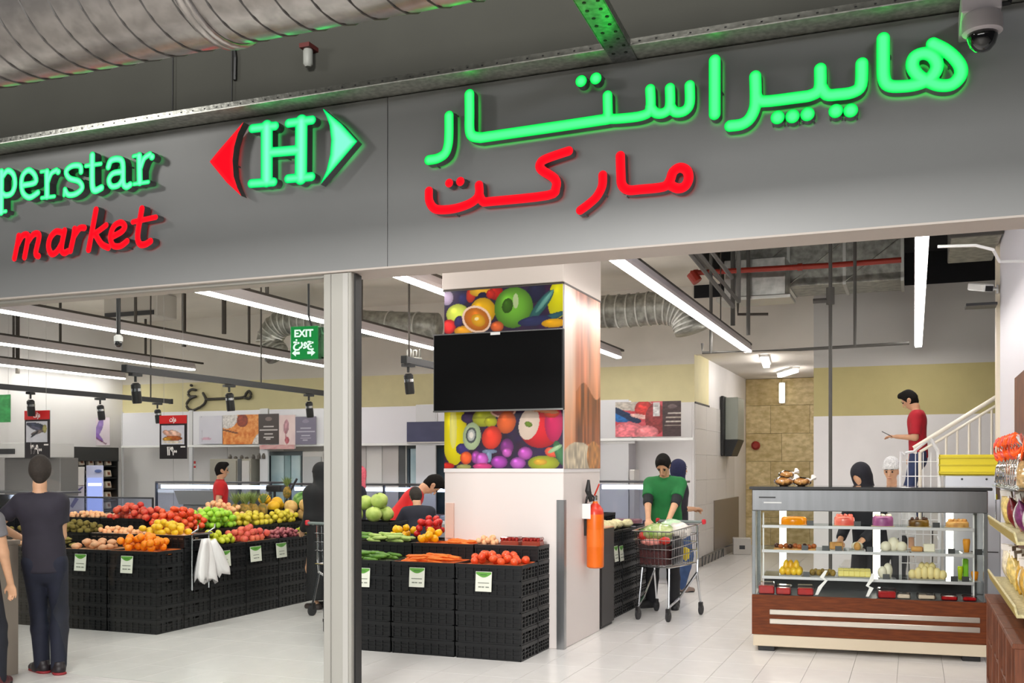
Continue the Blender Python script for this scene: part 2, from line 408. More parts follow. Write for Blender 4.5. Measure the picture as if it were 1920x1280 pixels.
for (x0, y0) in near:
    if t0 is None: t0 = tb.build('floor_tile', M_tile, floor); o = t0
    else: o = t0.copy(); C.objects.link(o)
    o.parent = floor; o.location = (x0, y0, random.uniform(-.0004, 0))

# back wall (Y=16) left of the passage, olive band over white panels
YB = 16.0
XL = -14.6; XP0, XP1 = -3.22, -1.41      # passage between these
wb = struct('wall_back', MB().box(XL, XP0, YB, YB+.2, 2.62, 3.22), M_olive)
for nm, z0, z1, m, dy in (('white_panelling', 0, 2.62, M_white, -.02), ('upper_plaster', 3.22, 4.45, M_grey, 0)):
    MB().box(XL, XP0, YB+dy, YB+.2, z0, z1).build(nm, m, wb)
for k in range(9):   # joints of the white panelling: proud panels
    x = XL+.02+k*1.26
    MB().bbox(x, x+1.25, YB-.034, YB-.02, .02, 2.60, .003).build('wall_panel', M_white, wb)
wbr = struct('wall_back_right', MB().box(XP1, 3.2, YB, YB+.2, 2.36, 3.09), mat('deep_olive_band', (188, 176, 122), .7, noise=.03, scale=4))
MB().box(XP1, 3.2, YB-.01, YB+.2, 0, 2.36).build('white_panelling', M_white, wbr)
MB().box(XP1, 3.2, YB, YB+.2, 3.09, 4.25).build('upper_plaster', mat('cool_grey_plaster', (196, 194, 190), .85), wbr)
MB().box(XP0, XP1, YB, YB+.2, 3.37, 4.25).build('passage_lintel', M_grey, wbr)
MB().box(XP0, 3.2, YB-.02, YB+.2, 4.25, 5.2).build('dark_upper_wall', M_dark, wbr)
# passage: side walls, low ceiling, travertine end wall
wp = struct('wall_passage', MB().box(XP0-.18, XP0, YB+.2, 21.5, 0, 2.62), M_white)
MB().box(XP0-.18, XP0+.004, YB+.003, 17.2, 2.62, 3.4).build('olive_return', M_olive, wp)
MB().box(XP0-.18, XP0, 17.2, 21.5, 2.62, 3.4).build('upper_plaster', M_white, wp)
MB().box(XP0, XP0+.02, YB+.02, 17.2, 2.6, 2.63).build('dark_trim', M_darkst, wp)  # thin dark steel strip at the foot of the olive return
for r in range(6):
    for k in range(4):
        MB().bbox(XP0, XP0+.012, YB+.02+k*.95, YB+.955+k*.95, .16+r*.41, .565+r*.41, .003).build('wall_tile', mat('grey_white_wall_tile', (206, 202, 198), .4), wp)
MB().box(XP0+.012, XP0+.03, 17.6, 20.2, .16, 1.02).build('grey_crash_panel', mat('grey_brown_panel', (128, 118, 108), .4, .3), wp)
struct('wall_passage_right', MB().box(XP1, XP1+.15, YB+.2, 21.5, 0, 3.4), M_white)
struct('ceiling_passage', MB().box(XP0, XP1, YB+.2, 21.5, 3.4, 3.5), mat('white_ceiling', (214, 208, 200), .8))
struct('baseboard_passage', MB().box(XP0+.012, XP0+.035, YB+.02, 21.2, 0, .13), mat('grey_skirting', (140, 134, 126), .5))
M_trav = mat('travertine_stone', (222, 202, 150), .5, rgb2=(186, 162, 108), scale=7, stretch=(1, 1, 1.6), bump=.2)
M_trav2 = mat('travertine_stone_pale', (232, 212, 164), .5, rgb2=(198, 176, 122), scale=8, stretch=(1, 1, 1.6), bump=.2)
we = struct('wall_travertine', MB().box(XP0, XP1+.2, 21.3, 21.5, 0, 3.4), mat('stone_joint', (150, 132, 94), .9))
for r in range(6):
    z = r*.57
    for k, (a, b) in enumerate(((XP0, -2.5), (-2.5, -1.72), (-1.72, XP1+.01)) if r % 2 else ((XP0, -2.72), (-2.72, -1.95), (-1.95, XP1+.01))):
        MB().bbox(a+.003, b-.003, 21.275, 21.3, z+.003, min(z+.567, 3.39), .003).build('stone_block', M_trav if (r+k) % 2 else M_trav2, we)
struct('wall_left', MB().box(XL-.2, XL, 6.3, YB+.2, 0, 4.45), M_white)
struct('baseboard_back', MB().box(XL, XP0, YB-.05, YB-.034, 0, .12), mat('grey_skirting'))
# right side wall, ends before the stair
wr = struct('wall_right', MB().box(.9, 1.1, 6.3, 12.7, 0, 4.45), mat('lilac_white_wall', (222, 220, 228), .5))
MB().box(.86, 1.1, 12.7, 12.86, 0, 4.45).build('end_trim', mat('cream_edge', (232, 222, 200), .35), wr)
# storefront glass closes the hidden left run
struct('wall_far_right', MB().box(3.2, 3.4, 6.3, YB+.2, 0, 5.2), M_grey)
# ceilings
struct('ceiling', MB().box(XL-.2, -2.7, 6.3, YB+.2, 4.45, 4.6), M_ceil)
struct('ceiling_void', MB().box(-2.7, 3.4, 6.3, YB+.2, 4.72, 4.9), M_dark)
struct('trim_1', MB().box(-2.74, -2.66, 6.3, YB, 4.4, 4.9), mat('pipe_grey', (88, 86, 82), .6, .3))

# fascia over the entrance
FZ0, FZ1 = 2.93, 4.05
wf = struct('wall_front', MB().box(-12, -3.66, 6.0, 6.3, FZ0, FZ1+.02), M_fascia)
seam = at(727, 350, 6.0).x
wf.data.clear_geometry(); _mb = MB()
_mb.box(-12, seam-.004, 6.0, 6.02, FZ0, FZ1); _mb.box(seam+.004, 5, 6.0, 6.02, FZ0, FZ1); _mb.box(-12, 5, 6.008, 6.3, FZ0+.002, FZ1)
wf.data.from_pydata(_mb.v, [], _mb.f); wf.data.update()
MB().box(-12, 3.2, 6.0, 6.3, FZ0-.012, FZ0).build('soffit_strip', M_soffit, wf)
struct('wall_mall', MB().box(-16, 5, 6.12, 6.34, FZ1, 6.2), M_mall)
struct('ceiling_mall', MB().box(-16, 5, -4, 6.34, 6.2, 6.3), M_mall)
struct('wall_front_right', MB().box(1.15, 5, 6.02, 6.3, 0, FZ0-.012), M_fascia)
# storefront post and glazing on its left
post = struct('trim_2', MB().bbox(-3.756, -3.54, 6.02, 6.14, 0, FZ0-.012, .004), mat('pale_aluminium', (172, 170, 163), .45, .2))
MB().box(-3.70, -3.694, 6.012, 6.02, 0, FZ0-.02).build('post_groove', mat('groove_grey', (150, 148, 142), .5), post)
MB().box(-3.54, -3.528, 6.06, 6.14, 0, FZ0-.02).build('rubber_gasket', M_blackm, post)
MB().box(-3.60, -3.56, 6.012, 6.02, 0, FZ0-.02).build('post_rib', mat('pale_aluminium_light', (190, 188, 183), .4, .2), post)
win = struct('window_1', MB().box(-9.2, -3.757, 6.07, 6.078, .004, FZ0-.012), glass('shop_glass', (250, 252, 251), .008))
MB().box(-9.2, -3.757, 6.05, 6.1, FZ0-.03, FZ0-.013).build('window_frame', mat('pale_aluminium'), win)

# low counter-like plinth post the boy leans on
p0 = at(35, 1100, 5.95)
pl = thing('entrance_plinth', 'beige waist-high plinth at the left edge the boy leans on', 'plinth', (p0.x-.5, 5.45, 0))
_b = mat('beige_laminate', (172, 160, 146), .5)
MB().bbox(0, .5, .04, .5, 0, 1.0, .004).build('body', _b, pl); MB().bbox(-.02, .5, .02, .52, 1.0, 1.035, .004).build('top', _b, pl)
MB().box(.02, .49, .03, .04, 0, .08).build('kick_strip', M_darkst, pl)

# rail along the top of the sign wall
rail = thing('slotted_rail', 'long galvanised steel channel running above the illuminated letters', 'rail', (0, 0, 0))
mb = MB(); mb.box(-12, 1.28, 5.825, 5.83, FZ1+.015, FZ1+.06); mb.build('web', mat('weathered_zinc', (128, 128, 122), .27, .85, noise=.22, scale=30, bump=.12), rail)
MB().box(-12, 1.28, 5.80, 6.12, FZ1+.008, FZ1+.015).build('bottom_flange', mat('flange_zinc', (200, 200, 192), .42, .8, noise=.2, scale=30, bump=.12), rail)
mb = MB()
for k in range(130):
    x = -11.9+k*.1; mb.box(x, x+.012, 5.823, 5.825, FZ1+.036, FZ1+.044)
mb.build('slot', M_blackm, rail)['kind'] = 'stuff'
st = thing('slotted_strut', 'perforated steel strut reaching out from the rail towards the viewer, lit green', 'strut', (-1.62, 5.9, FZ1+.003), .04)
mb = MB(); mb.box(-.075, .075, -1.35, .09, -.006, 0); mb.box(-.078, -.072, -1.35, -.12, -.006, .04); mb.box(.072, .078, -1.35, -.12, -.006, .04); mb.build('channel', M_galv, st)
mb = MB()
for k in range(13):
    for s in (-.04, .035): mb.lathe([(.011, -.009), (.011, -.006)], 8, Matrix.Translation((s+(.01 if k % 2 else 0), -.05-k*.1, 0)))
mb.build('hole', M_blackm, st)['kind'] = 'stuff'

# ------------------------------------------------------------------ illuminated letters
g_face = glow_attr('green_led_acrylic', (0, .2, .022), (.024, 1, .078), 4.0)
gm_face = glow_attr('mint_led_acrylic', (.0, .24, .05), (.07, 1, .20), 3.2)
r_face = glow_attr('red_led_acrylic', (.8, .012, .02), (1, .004, .012), 1.3)
side_m = mat('letter_return_metal', (120, 120, 122), .35, .7)
YF, YR = 5.915, 5.98
def word(name, label, letters, m, wmax):
    t = thing(name, label, 'sign', (0, 0, 0)); t2 = []
    for i, shp in enumerate(letters):
        o = channel_letter('letter', shp, YF, YR, m, side_m, t, wmax); t2.append(o)
        b = [Vector(v.co) for v in o.data.vertices]; cx = sum(v.x for v in b)/len(b); zs = [v.z for v in b]
        xs = sorted(b, key=lambda v: v.x); mb = MB()
        for q in (xs[len(xs)//5], xs[-len(xs)//5]): MB().tube([(q.x, YR-.03, q.z), (q.x, 6.0, q.z)], .006, 6).build('standoff', side_m, o)
    return t
w = .068
green = [
 [('s', [(841.7,217),(841.7,250),(840,272),(834,288),(820,297),(804,300)], w*.95)],
 [('s', [(880,177),(880.3,210),(880.5,243),(886,255),(902,258)], w), ('s', [(902,258),(1060,235),(1140,223)], w), ('s', [(1139,179),(1140,223)], w*.9),
  ('s', [(1140,223),(1165,222),(1203,217),(1219,205),(1219,167)], w*.9), ('s', [(1219,200),(1230,212),(1246,211),(1256,198),(1256,165)], w*.9), ('s', [(1256,198),(1266,210),(1283,208),(1293,194),(1293,160)], w*.9)],
 [('c', 1089.5,152,.036)], [('c', 1117,147,.036)],
 [('s', [(1340,113),(1340,214)], w)],
 [('s', [(1416,143),(1417,180),(1415,203),(1405,223),(1390,233),(1369,236)], w), ('s', [(1418,180),(1430,190),(1493,183),(1522,178),(1537,165),(1538,129)], w), ('s', [(1538,160),(1550,177),(1572,177),(1598,173),(1614,160),(1616,119)], w)],
 [('c', 1458,220,.039)], [('c', 1486,218,.039)], [('c', 1514,214,.039)], [('c', 1567,208,.039)], [('c', 1595,207,.039)],
 [('s', [(1656,72),(1656,110),(1657,145),(1666,160),(1690,162),(1720,158),(1745,146),(1757,125),(1750,107),(1733,100),(1715,107),(1711,125),(1722,142),(1740,152),(1762,160),(1785,158),(1800,143),(1801,126),(1790,109),(1771,93),(1749,82)], w*1.02)],
]
word('persian_word_sign', 'large green glowing Persian word across the right of the grey fascia', green, g_face, .024)
w = .058
red = [
 [('s', [(804,358),(805,377),(815,391),(835,393),(860,389),(885,379),(898,365),(898,347)], w), ('s', [(898,362),(905,377),(925,377),(1027,366),(1042,352),(1040,335),(1015,318),(1013,306),(1025,297),(1066,283)], w)],
 [('c', 842,343,.028)], [('c', 863,340,.029)],
 [('s', [(1130,328),(1129,348),(1119,368),(1103,383),(1088,394)], w*.95)],
 [('s', [(1163,292),(1164,325),(1166,346),(1178,356),(1200,355),(1244,350),(1256,338),(1262,322),(1275,314),(1288,320),(1291,335),(1284,349),(1270,353),(1254,345)], w)],
]
word('persian_word_sign', 'smaller red glowing Persian word beneath the long green one', red, r_face, .02)
w = .056
perstar = [
 [('s', [(-12,322),(4,320)], .036), ('s', [(3,322),(2,398)], w), ('s', [(-14,399),(11,396)], .034), ('s', [(4,332),(14,320),(25,327),(28,346),(22,362),(10,366),(3,360)], w*.9)],
 [('s', [(44,347),(66,342),(65,328),(54,319),(43,328),(40,346),(44,363),(56,370),(71,361)], w*.88)],
 [('s', [(77,322),(89,320)], .032), ('s', [(88,322),(88,368)], w), ('s', [(78,371),(102,368)], .034), ('s', [(90,340),(96,325),(106,319)], w*.8), ('c', 109,322,.026)],
 [('s', [(152,322),(150,311),(135,311),(124,321),(130,334),(148,340),(154,352),(143,363),(128,365),(122,356)], w*.85), ('s', [(121,354),(120,366)], .032)],
 [('s', [(173,291),(173,345),(178,357),(190,352)], w), ('s', [(161,311),(189,307)], .036)],
 [('s', [(203,313),(208,301),(222,298),(230,306),(231,342),(237,350),(244,346)], w*.92), ('s', [(230,322),(212,325),(204,337),(209,349),(222,347),(230,336)], w*.85)],
 [('s', [(250,293),(262,290)], .032), ('s', [(261,292),(262,342)], w), ('s', [(251,345),(278,341)], .034), ('s', [(264,313),(270,297),(281,289)], w*.8), ('c', 285,294,.027)],
]
word('latin_word_sign', 'green glowing slab-serif letters perstar at the left end of the fascia', perstar, gm_face, .02)
w = .05
market = [
 [('s', [(35,442),(33,455),(27,484)], w), ('s', [(33,458),(42,442),(51,440),(52,450),(46,482)], w), ('s', [(51,455),(62,440),(71,438),(73,446),(67,474),(72,480)], w)],
 [('s', [(117,436),(105,434),(94,446),(91,463),(97,476),(107,471),(116,456)], w), ('s', [(121,432),(115,465),(120,474),(127,471)], w)],
 [('s', [(140,429),(138,443),(132,470)], w), ('s', [(139,442),(149,428),(158,427)], w)],
 [('s', [(180,393),(166,468)], w), ('s', [(199,422),(183,434),(172,440)], w*.9), ('s', [(178,438),(190,457),(203,464)], w)],
 [('s', [(212,443),(228,434),(234,424),(226,417),(213,425),(207,444),(212,460),(226,461),(238,452)], w*.95)],
 [('s', [(266,391),(258,440),(262,457),(272,458),(282,452)], w), ('s', [(249,416),(292,407)], w*.8)],
]
word('latin_word_sign', 'red glowing italic word market on the lower left of the fascia', market, r_face, .02)
w = .075
emb = thing('emblem_sign', 'glowing letter H between a red arrowhead and a green arrowhead', 'sign', (0, 0, 0))
for nm, shp, m, wm, lb in (
  ('arrowhead', [('p', [(393,303),(410,282),(457,228),(446,250),(439,275),(436,300),(438,330),(445,352),(453,368),(425,342)])], r_face, .03, 'red arrowhead pointing left'),
  ('letter', [('s', [(500,238),(500,338)], .098), ('s', [(565,228),(564,333)], .098), ('s', [(503,286),(563,281)], .07), ('s', [(473,241),(516,236)], .062), ('s', [(541,231),(585,225)], .062), ('s', [(471,344),(513,341)], .062), ('s', [(540,335),(584,331)], .062)], gm_face, .045, 'green slab-serif letter H'),
  ('arrowhead', [('p', [(604,202),(640,232),(670,265),(636,305),(600,347),(612,320),(619,290),(621,262),(618,235),(612,218)])], gm_face, .04, 'green arrowhead pointing right')):
    o = channel_letter(nm, shp, YF, YR, m, side_m, emb, wm); o['label'] = lb
    b = o.data.vertices; q = b[len(b)//2].co; MB().tube([(q.x, YR-.03, q.z), (q.x, 6.0, q.z)], .006, 6).build('standoff', side_m, o)

# ------------------------------------------------------------------ mall ceiling duct, wires, camera, detector
DY, DZ, DR = 3.9, 3.97, .39
du = thing('spiral_duct', 'wide galvanised spiral duct hanging above the sign at top left', 'duct', (-3.0, DY, DZ))
M_duct = mat('spiral_duct_steel', (182, 177, 174), .27, .9, noise=.14, scale=14, bump=.1)
RX = Matrix.Rotation(PI/2, 4, 'Y')
MB().lathe([(DR, -6.5), (DR, 6)], 40, RX, cap=False).build('duct_tube', M_duct, du, smooth=True)
mb = MB(); P = []
for k in range(0, 24*78):
    q = 2*PI*k/24; x = -6.4+k/24*.16; P.append((x, (DR+.003)*math.cos(q), (DR+.003)*math.sin(q)))
mb.tube(P, .0045, 4); mb.build('spiral_seam', mat('seam_dark', (92, 90, 88), .5, .7), du)
mb = MB(); mb.lathe([(DR+.002, -.035), (DR+.02, -.03), (DR+.02, -.01), (DR+.006, 0), (DR+.02, .01), (DR+.02, .03), (DR+.002, .035)], 40, RX, cap=False); mb.build('collar', M_duct, du, smooth=True)
mb = MB().tube([(0, 0, 0), (0, 0, 2)], .006, 6)
for (px, py, L) in ((323, 205, .9), (434, 195, .9), (440, 150, .32)):
    p = at(px, py, 6.1); p2 = at(px, py, 6.1); o = solo('hanging_wire' if L > .5 else 'conduit_stub', MB().tube([(0, 0, 0), (.004, 0, L*.5), (-.02, 0, L)], .004 if L > .5 else .014, 6), M_blackm,
      {323: 'thin dark wire hanging on the upper wall, the left one', 434: 'thin dark wire hanging on the upper wall, beside the stub', 440: 'short dark conduit stub on the upper wall left of the emblem'}[px], 'wire', loc=(p.x, 6.1, p.z))
p = at(588, 108, 6.12)
de = thing('wall_detector', 'small white detector on a dark red bracket on the upper wall', 'detector', (p.x, 6.12, p.z))
MB().box(-.04, .04, -.12, 0, .03, .06).build('bracket', mat('oxide_red', (88, 30, 26), .6), de)
MB().lathe([(.02, -.09), (.034, -.07), (.034, .02), (.03, .03)], 14, Matrix.Translation((0, -.07, 0))).build('body', mat('dusty_white', (150, 152, 146), .5), de, auto=40)
p = at(1842, 45, 5.66)
dc = thing('dome_camera', 'white dome security camera at the top right corner of the sign', 'camera', (p.x, 5.66, 3.76))
MB().bbox(-.1, .085, -.06, .335, .12, .24, .006).build('mount_box', mat('camera_white', (205, 196, 200), .4), dc)
MB().lathe([(.075, .02), (.095, .03), (.095, .1), (.085, .12)], 24).build('housing', mat('camera_white'), dc, auto=40)
MB().lathe([(.001, -.07), (.035, -.062), (.06, -.035), (.072, .0), (.075, .025)], 20).build('dome', mat('smoked_dome', (20, 20, 22), .08, coat=1), dc, smooth=True)
MB().tube([(.08, .1, .2), (.13, .1, .2), (.15, .1, .25), (.13, .12, .31), (.06, .16, .34)], .014, 8).build('cable', M_blackm, dc)
# ================================================================== COLUMN WITH PRINTS
CX0, CX1, CY0, CY1 = -4.01, -2.86, 8.49, 9.6
col = struct('wall_column', MB().bbox(CX0, CX1, CY0, CY1, 0, 4.44, .006), mat('column_white', (226, 218, 214), .5))
pz1 = at(940, 540, CY0).z; pz0 = at(940, 878, CY0).z
cy_top = pz1
MB().box(CX0-.012, CX1+.012, CY0-.012, CY1+.01, pz1+.0, pz1+.015).build('print_edge_strip', mat('dark_line', (90, 84, 80), .6), col)  # thin dark strip along the top edge of the prints
MB().bbox(CX0-.01, CX1+.01, CY0-.03, CY1+.01, pz1+.015, 4.44, .004).build('column_head', mat('column_head_paint', (204, 194, 186), .6), col)
MB().bbox(CX0-.004, CX1+.004, CY0-.008, CY1, pz0-.035, pz0, .002).build('print_ledge', M_white, col)
e = 'e'
fruits = [
 ('e',838,552,12,14,0,(170,150,180),.3),('e',868,556,9,11,0,(40,40,90),.3),('e',884,548,9,16,10,(185,50,30),.3),('e',905,543,24,11,0,(215,165,40),.3),('e',905,553,9,8,0,(30,30,60),.2),('e',930,548,13,14,0,(165,30,25),.4),('e',920,550,8,9,0,(185,40,30),.3),
 ('e',1002,552,16,20,20,(35,35,60),.2),('e',1044,565,20,38,8,(205,200,10),.15),
 ('e',905,582,24,26,0,(222,170,20),.3),('e',858,584,21,19,0,(205,218,85),.35),
 ('e',962,578,35,38,0,(100,160,50),.45),('e',951,574,10,14,10,(55,95,25),.3),('e',966,566,5,14,0,(185,205,150),.0),
 ('e',1012,577,9,34,38,(45,95,95),.3),('e',1018,570,4,26,38,(95,150,140),.2),('e',1030,600,26,6,-18,(40,85,95),.3),('e',1000,605,30,9,-5,(45,50,90),.2),('e',1034,611,22,8,0,(225,165,10),.2),
 ('e',842,607,13,14,0,(225,50,50),.5),('e',860,598,8,11,20,(55,45,95),.3),('e',870,616,18,9,0,(230,160,40),.3),
 ('e',894,596,29,24,38,(250,215,190),.0),('e',894,596,25,20,38,(205,115,30),.25),('e',897,598,14,11,38,(225,165,30),.2),('e',894,595,4,3,0,(255,235,170),0),
 ('e',932,612,12,10,0,(215,100,50),.4),
 ('e',852,810,24,62,0,(222,208,12),.25),('e',850,800,7,40,0,(240,232,120),.1),('e',877,782,12,10,0,(62,42,80),.3),('e',868,841,13,11,0,(58,48,105),.3),
 ('e',908,782,22,17,-10,(165,170,40),.35),('e',920,790,12,10,0,(175,175,30),.3),('e',943,769,24,14,0,(235,190,170),0),('e',943,768,21,12,0,(150,85,85),.15),
 ('e',949,792,17,21,12,(222,98,42),.35),('e',885,817,17,26,4,(172,192,150),.2),('e',884,815,10,15,4,(80,88,90),.1),('e',884,815,7,11,4,(190,195,190),.1),('e',884,815,4,6,0,(245,240,230),0),
 ('e',922,820,18,22,12,(222,60,42),.4),('e',918,846,14,4,0,(110,125,150),.2),('e',917,855,5,12,0,(120,140,165),.2),
 ('e',1010,802,38,38,0,(205,28,40),.45),('e',990,795,18,30,12,(236,214,196),.05),('e',1034,795,16,34,0,(200,25,90),.25),('e',1030,776,14,9,0,(225,70,30),.3),('e',989,796,7,5,20,(110,140,40),.2),('e',1013,770,30,5,10,(225,150,110),.2),
 ('e',950,838,12,16,0,(118,48,118),.4),('e',950,848,9,9,0,(170,80,160),.5),('e',983,850,13,12,0,(165,75,160),.5),('e',970,868,14,11,0,(165,80,170),.5),('e',893,857,9,12,0,(150,65,145),.5),('e',904,861,12,13,0,(175,85,170),.5),('e',936,866,15,12,0,(150,60,155),.5),('e',905,874,18,6,0,(190,60,120),.3),
 ('e',874,858,11,12,0,(225,90,45),.4),('e',870,875,14,5,0,(150,150,90),.2),('e',838,873,14,6,0,(190,40,30),.3),('e',1016,868,28,14,0,(150,158,42),.3),('e',1010,866,12,6,0,(205,160,50),.2),('e',1030,848,12,9,20,(215,85,60),.3),('e',1045,850,9,24,-20,(60,110,70),.3),('e',1036,842,4,14,60,(150,185,140),.2)]
bgf = lambda X, Y: np.stack([38+22*vnoise(X, Y, .08, .08, 3), 26+14*vnoise(X, Y, .1, .1, 4), 48+26*vnoise(X, Y, .07, .09, 5)], -1)
fp = sheet('fruit_print', CX1-CX0-.004, pz1-pz0, 200, px_paint(833, 540, 1050, 878, bgf, fruits), col, rough=.3)
fp.location = (CX0+.002, CY0-.006, pz0)
def nut(u, v):
    n = vnoise(u, v, 9, 2.5, 11); n2 = vnoise(u, v, 22, 5, 12); n3 = vnoise(u, v, 30, 26, 13)
    top = np.array([196, 150, 132.]); mid = np.array([190, 112, 60.]); img = top*(1-v[..., None])+mid*v[..., None]
    img = img*(.72+.5*n+.25*n2)[..., None]
    s = ((u > .28) & (u < .62))[..., None]; img = np.where(s, img*np.array([.9, .84, .84]), img)
    wv = np.clip((.3-u+.05*n)*7, 0, 1)*np.clip(1.15-v*1.1, 0, 1); img = img*(1-wv[..., None])+np.array([236, 224, 212.])*wv[..., None]
    r = (v > .55+.04*np.sin(u*9)) & (u > .3) & (v < .86); img = np.where(r[..., None], np.array([150, 84, 42.])*(.6+.9*n2)[..., None], img)
    o = ((u-.38)/.42)**2+((v-.95)/.1)**2 < 1; img = np.where(o[..., None], np.array([222, 208, 178.])*(.75+.4*n3)[..., None], img)
    o = ((u-.8)/.2)**2+((v-.93)/.09)**2 < 1; img = np.where(o[..., None], np.array([205, 140, 70.])*(.7+.5*n3)[..., None], img); return img
npn = sheet('nut_print', CY1-CY0-.01, pz1-pz0, 110, nut, col, rough=.35); npn.rotation_euler = (0, 0, PI/2); npn.location = (CX1+.006, CY0+.005, pz0)
MB().box(CX0+.02, CX0+.1, CY0-.02, CY0, .95, 1.27).build('pinkish_trim', mat('pink_trim', (224, 192, 178), .5), col)
gd = solo('corner_guard', MB().bbox(-.06, .012, -.012, 0, 0, 1.31, .002).bbox(0, .012, 0, .05, 0, 1.31, .002), M_steel, 'tall stainless steel corner guard on the white column beside the crates', 'guard', loc=(CX1, CY0-.002, .0))
# television
tv = thing('television', 'flat black switched-off television mounted over the fruit print', 'television', ((-4.03-2.80)/2, 8.30, 2.09))
tw, th = 1.235, .70
MB().bbox(-tw/2, tw/2, 0, .045, 0, th, .006).build('casing', M_blackm, tv)
MB().box(-tw/2+.012, tw/2-.012, -.003, 0, .016, th-.012).build('screen', mat('dark_screen', (7, 7, 8), .5, spec=.08), tv)
mb = MB(); mb.box(-tw/2, tw/2, -.005, .0, th-.01, th); mb.build('top_bezel', M_chrome, tv); MB().box(-tw/2, tw/2, -.006, .0, 0, .014).build('bottom_bezel', mat('bezel_grey', (120, 120, 118), .3, .7), tv)
MB().box(-.055, .035, -.009, -.005, th-.03, th-.006).build('maker_tag', M_wht, tv)
MB().box(-.2, .2, .045, .17, .2, .5).build('wall_bracket', M_blackm, tv)
# fire extinguisher on the side of the column
ex = thing('fire_extinguisher', 'orange fire extinguisher hanging on the white column side', 'extinguisher', (CX1+.10, 9.12, .66))
MB().lathe([(.06, 0), (.078, .012), (.08, .03), (.08, .5), (.072, .545), (.045, .58), (.026, .6), (.022, .62)], 24).build('cylinder', mat('orange_lacquer', (226, 106, 16), .3, noise=.05, scale=4), ex, auto=40)
MB().lathe([(.0802, .50), (.073, .547), (.046, .582), (.027, .603)], 24, cap=False).build('shoulder', mat('red_lacquer', (205, 52, 30), .3), ex, smooth=True)
MB().lathe([(.02, .62), (.024, .63), (.024, .665), (.014, .675)], 12).build('valve', M_chrome, ex)
MB().tube([(-.01, 0, .67), (.03, -.03, .74), (.055, -.06, .78)], .008, 6).build('lever', mat('red_lacquer'), ex)
MB().tube([(0, 0, .65), (-.05, -.05, .7), (-.06, -.08, .64), (-.075, -.07, .56), (-.07, -.03, .66)], .011, 8).build('hose', M_blackm, ex)
MB().tube([(-.03, -.03, .62), (-.055, -.05, .72), (-.05, -.05, .82)], [.02, .03, .012], 8).build('discharge_horn', M_blackm, ex)
MB().box(-.1, -.02, -.084, -.082, .46, .6).build('tag', M_wht, ex)
MB().lathe([(.081, .2), (.081, .36)], 24, cap=False).build('label_band', mat('orange_label', (230, 112, 26), .4), ex, smooth=True)
MB().box(-.10, -.075, -.03, .03, .3, .6).build('bracket', M_blackm, ex)

# ================================================================== LINEAR LIGHTS
M_hous = mat('lamp_housing', (196, 188, 190), .45, .2)
def strip_lamp(X, y0, y1, label, z=3.3, width=.1, rods=(), top=.12):
    t = thing('linear_lamp', label, 'light', (X, y0, z), group=None); L = y1-y0
    MB().prism([(-width/2, .012), (width/2, .012), (width/2, .05), (width*.25, top), (-width*.25, top), (-width/2, .05)], 0, L).build('housing', M_hous, t)
    seg = 1.5; k = int(round(L/seg)); seg = L/k
    for i in range(k):
        MB().bbox(-width*.44, width*.44, i*seg+.006, (i+1)*seg-.006, -.012, .012, .004).build('diffuser', glow('lamp_diffuser', (255, 250, 244), STRIP_POWER), t)
    mb = MB().box(-.02, .02, .3, L+.25, top, top+.03).build('mounting_rail', M_rod, t)
    for ry in rods: MB().tube([(0, ry-y0, top+.03), (0, ry-y0, (4.44 if X < -2.75 else 4.71)-z)], .02 if X < -5 else .008, 6).build('rod', M_rod, t)
    return t
strip_lamp(-9.28, 6.9, 14.9, 'long glowing ceiling strip lamp crossing the upper left, nearest of the left three', rods=(8.6, 10.4, 12.8))
strip_lamp(-11.75, 7.2, 14.6, 'glowing ceiling strip lamp in the upper left, the middle of the three', rods=(9.4, 11.6, 13.4))
strip_lamp(-14.2, 8.0, 15.6, 'glowing ceiling strip lamp close to the far left wall, washing it white', z=3.3, rods=(10.5, 13))
strip_lamp(-6.44, 8.0, 13.3, 'glowing ceiling strip lamp running behind the storefront post', rods=(9.2, 11.2))
strip_lamp(-4.28, 7.9, 15.4, 'glowing ceiling strip lamp passing behind the printed column', rods=(12.0,))
strip_lamp(-2.28, 7.9, 15.3, 'long glowing ceiling strip lamp just right of the printed column', rods=(13.0,), width=.11)
strip_lamp(.055, 8.05, 15.5, 'glowing ceiling strip lamp at the right, seen almost end on as an upright bar', rods=(14.6,), width=.1)
for (px, py, Y, l, rz, lb) in ((1435, 688, 17.3, .62, .1, 'small tube lamp on the passage ceiling, the nearer one'), (1477, 716, 19.4, .5, .4, 'small tube lamp on the passage ceiling, the farther one')):
    p = at(px, py, Y); t = thing('tube_lamp', lb, 'light', (p.x, Y, 3.33), rz)
    MB().bbox(-.05, .05, -l, l, -.03, .03, .01).build('diffuser', glow('lamp_diffuser', (255, 250, 244), STRIP_POWER), t); MB().box(-.07, .07, -l, l, .03, .068).build('housing', M_wht, t)
p = at(1464, 735, 21.0); t = thing('wall_lamp', 'small upright white lamp glowing on the travertine wall', 'light', (p.x, 21.2, p.z))
MB().bbox(-.05, .05, -.06, 0, -.2, .2, .02).build('diffuser', glow('wall_lamp_glow', (255, 245, 225), 4), t); MB().box(-.06, .06, 0, .05, -.21, .21).build('back_plate', M_wht, t)
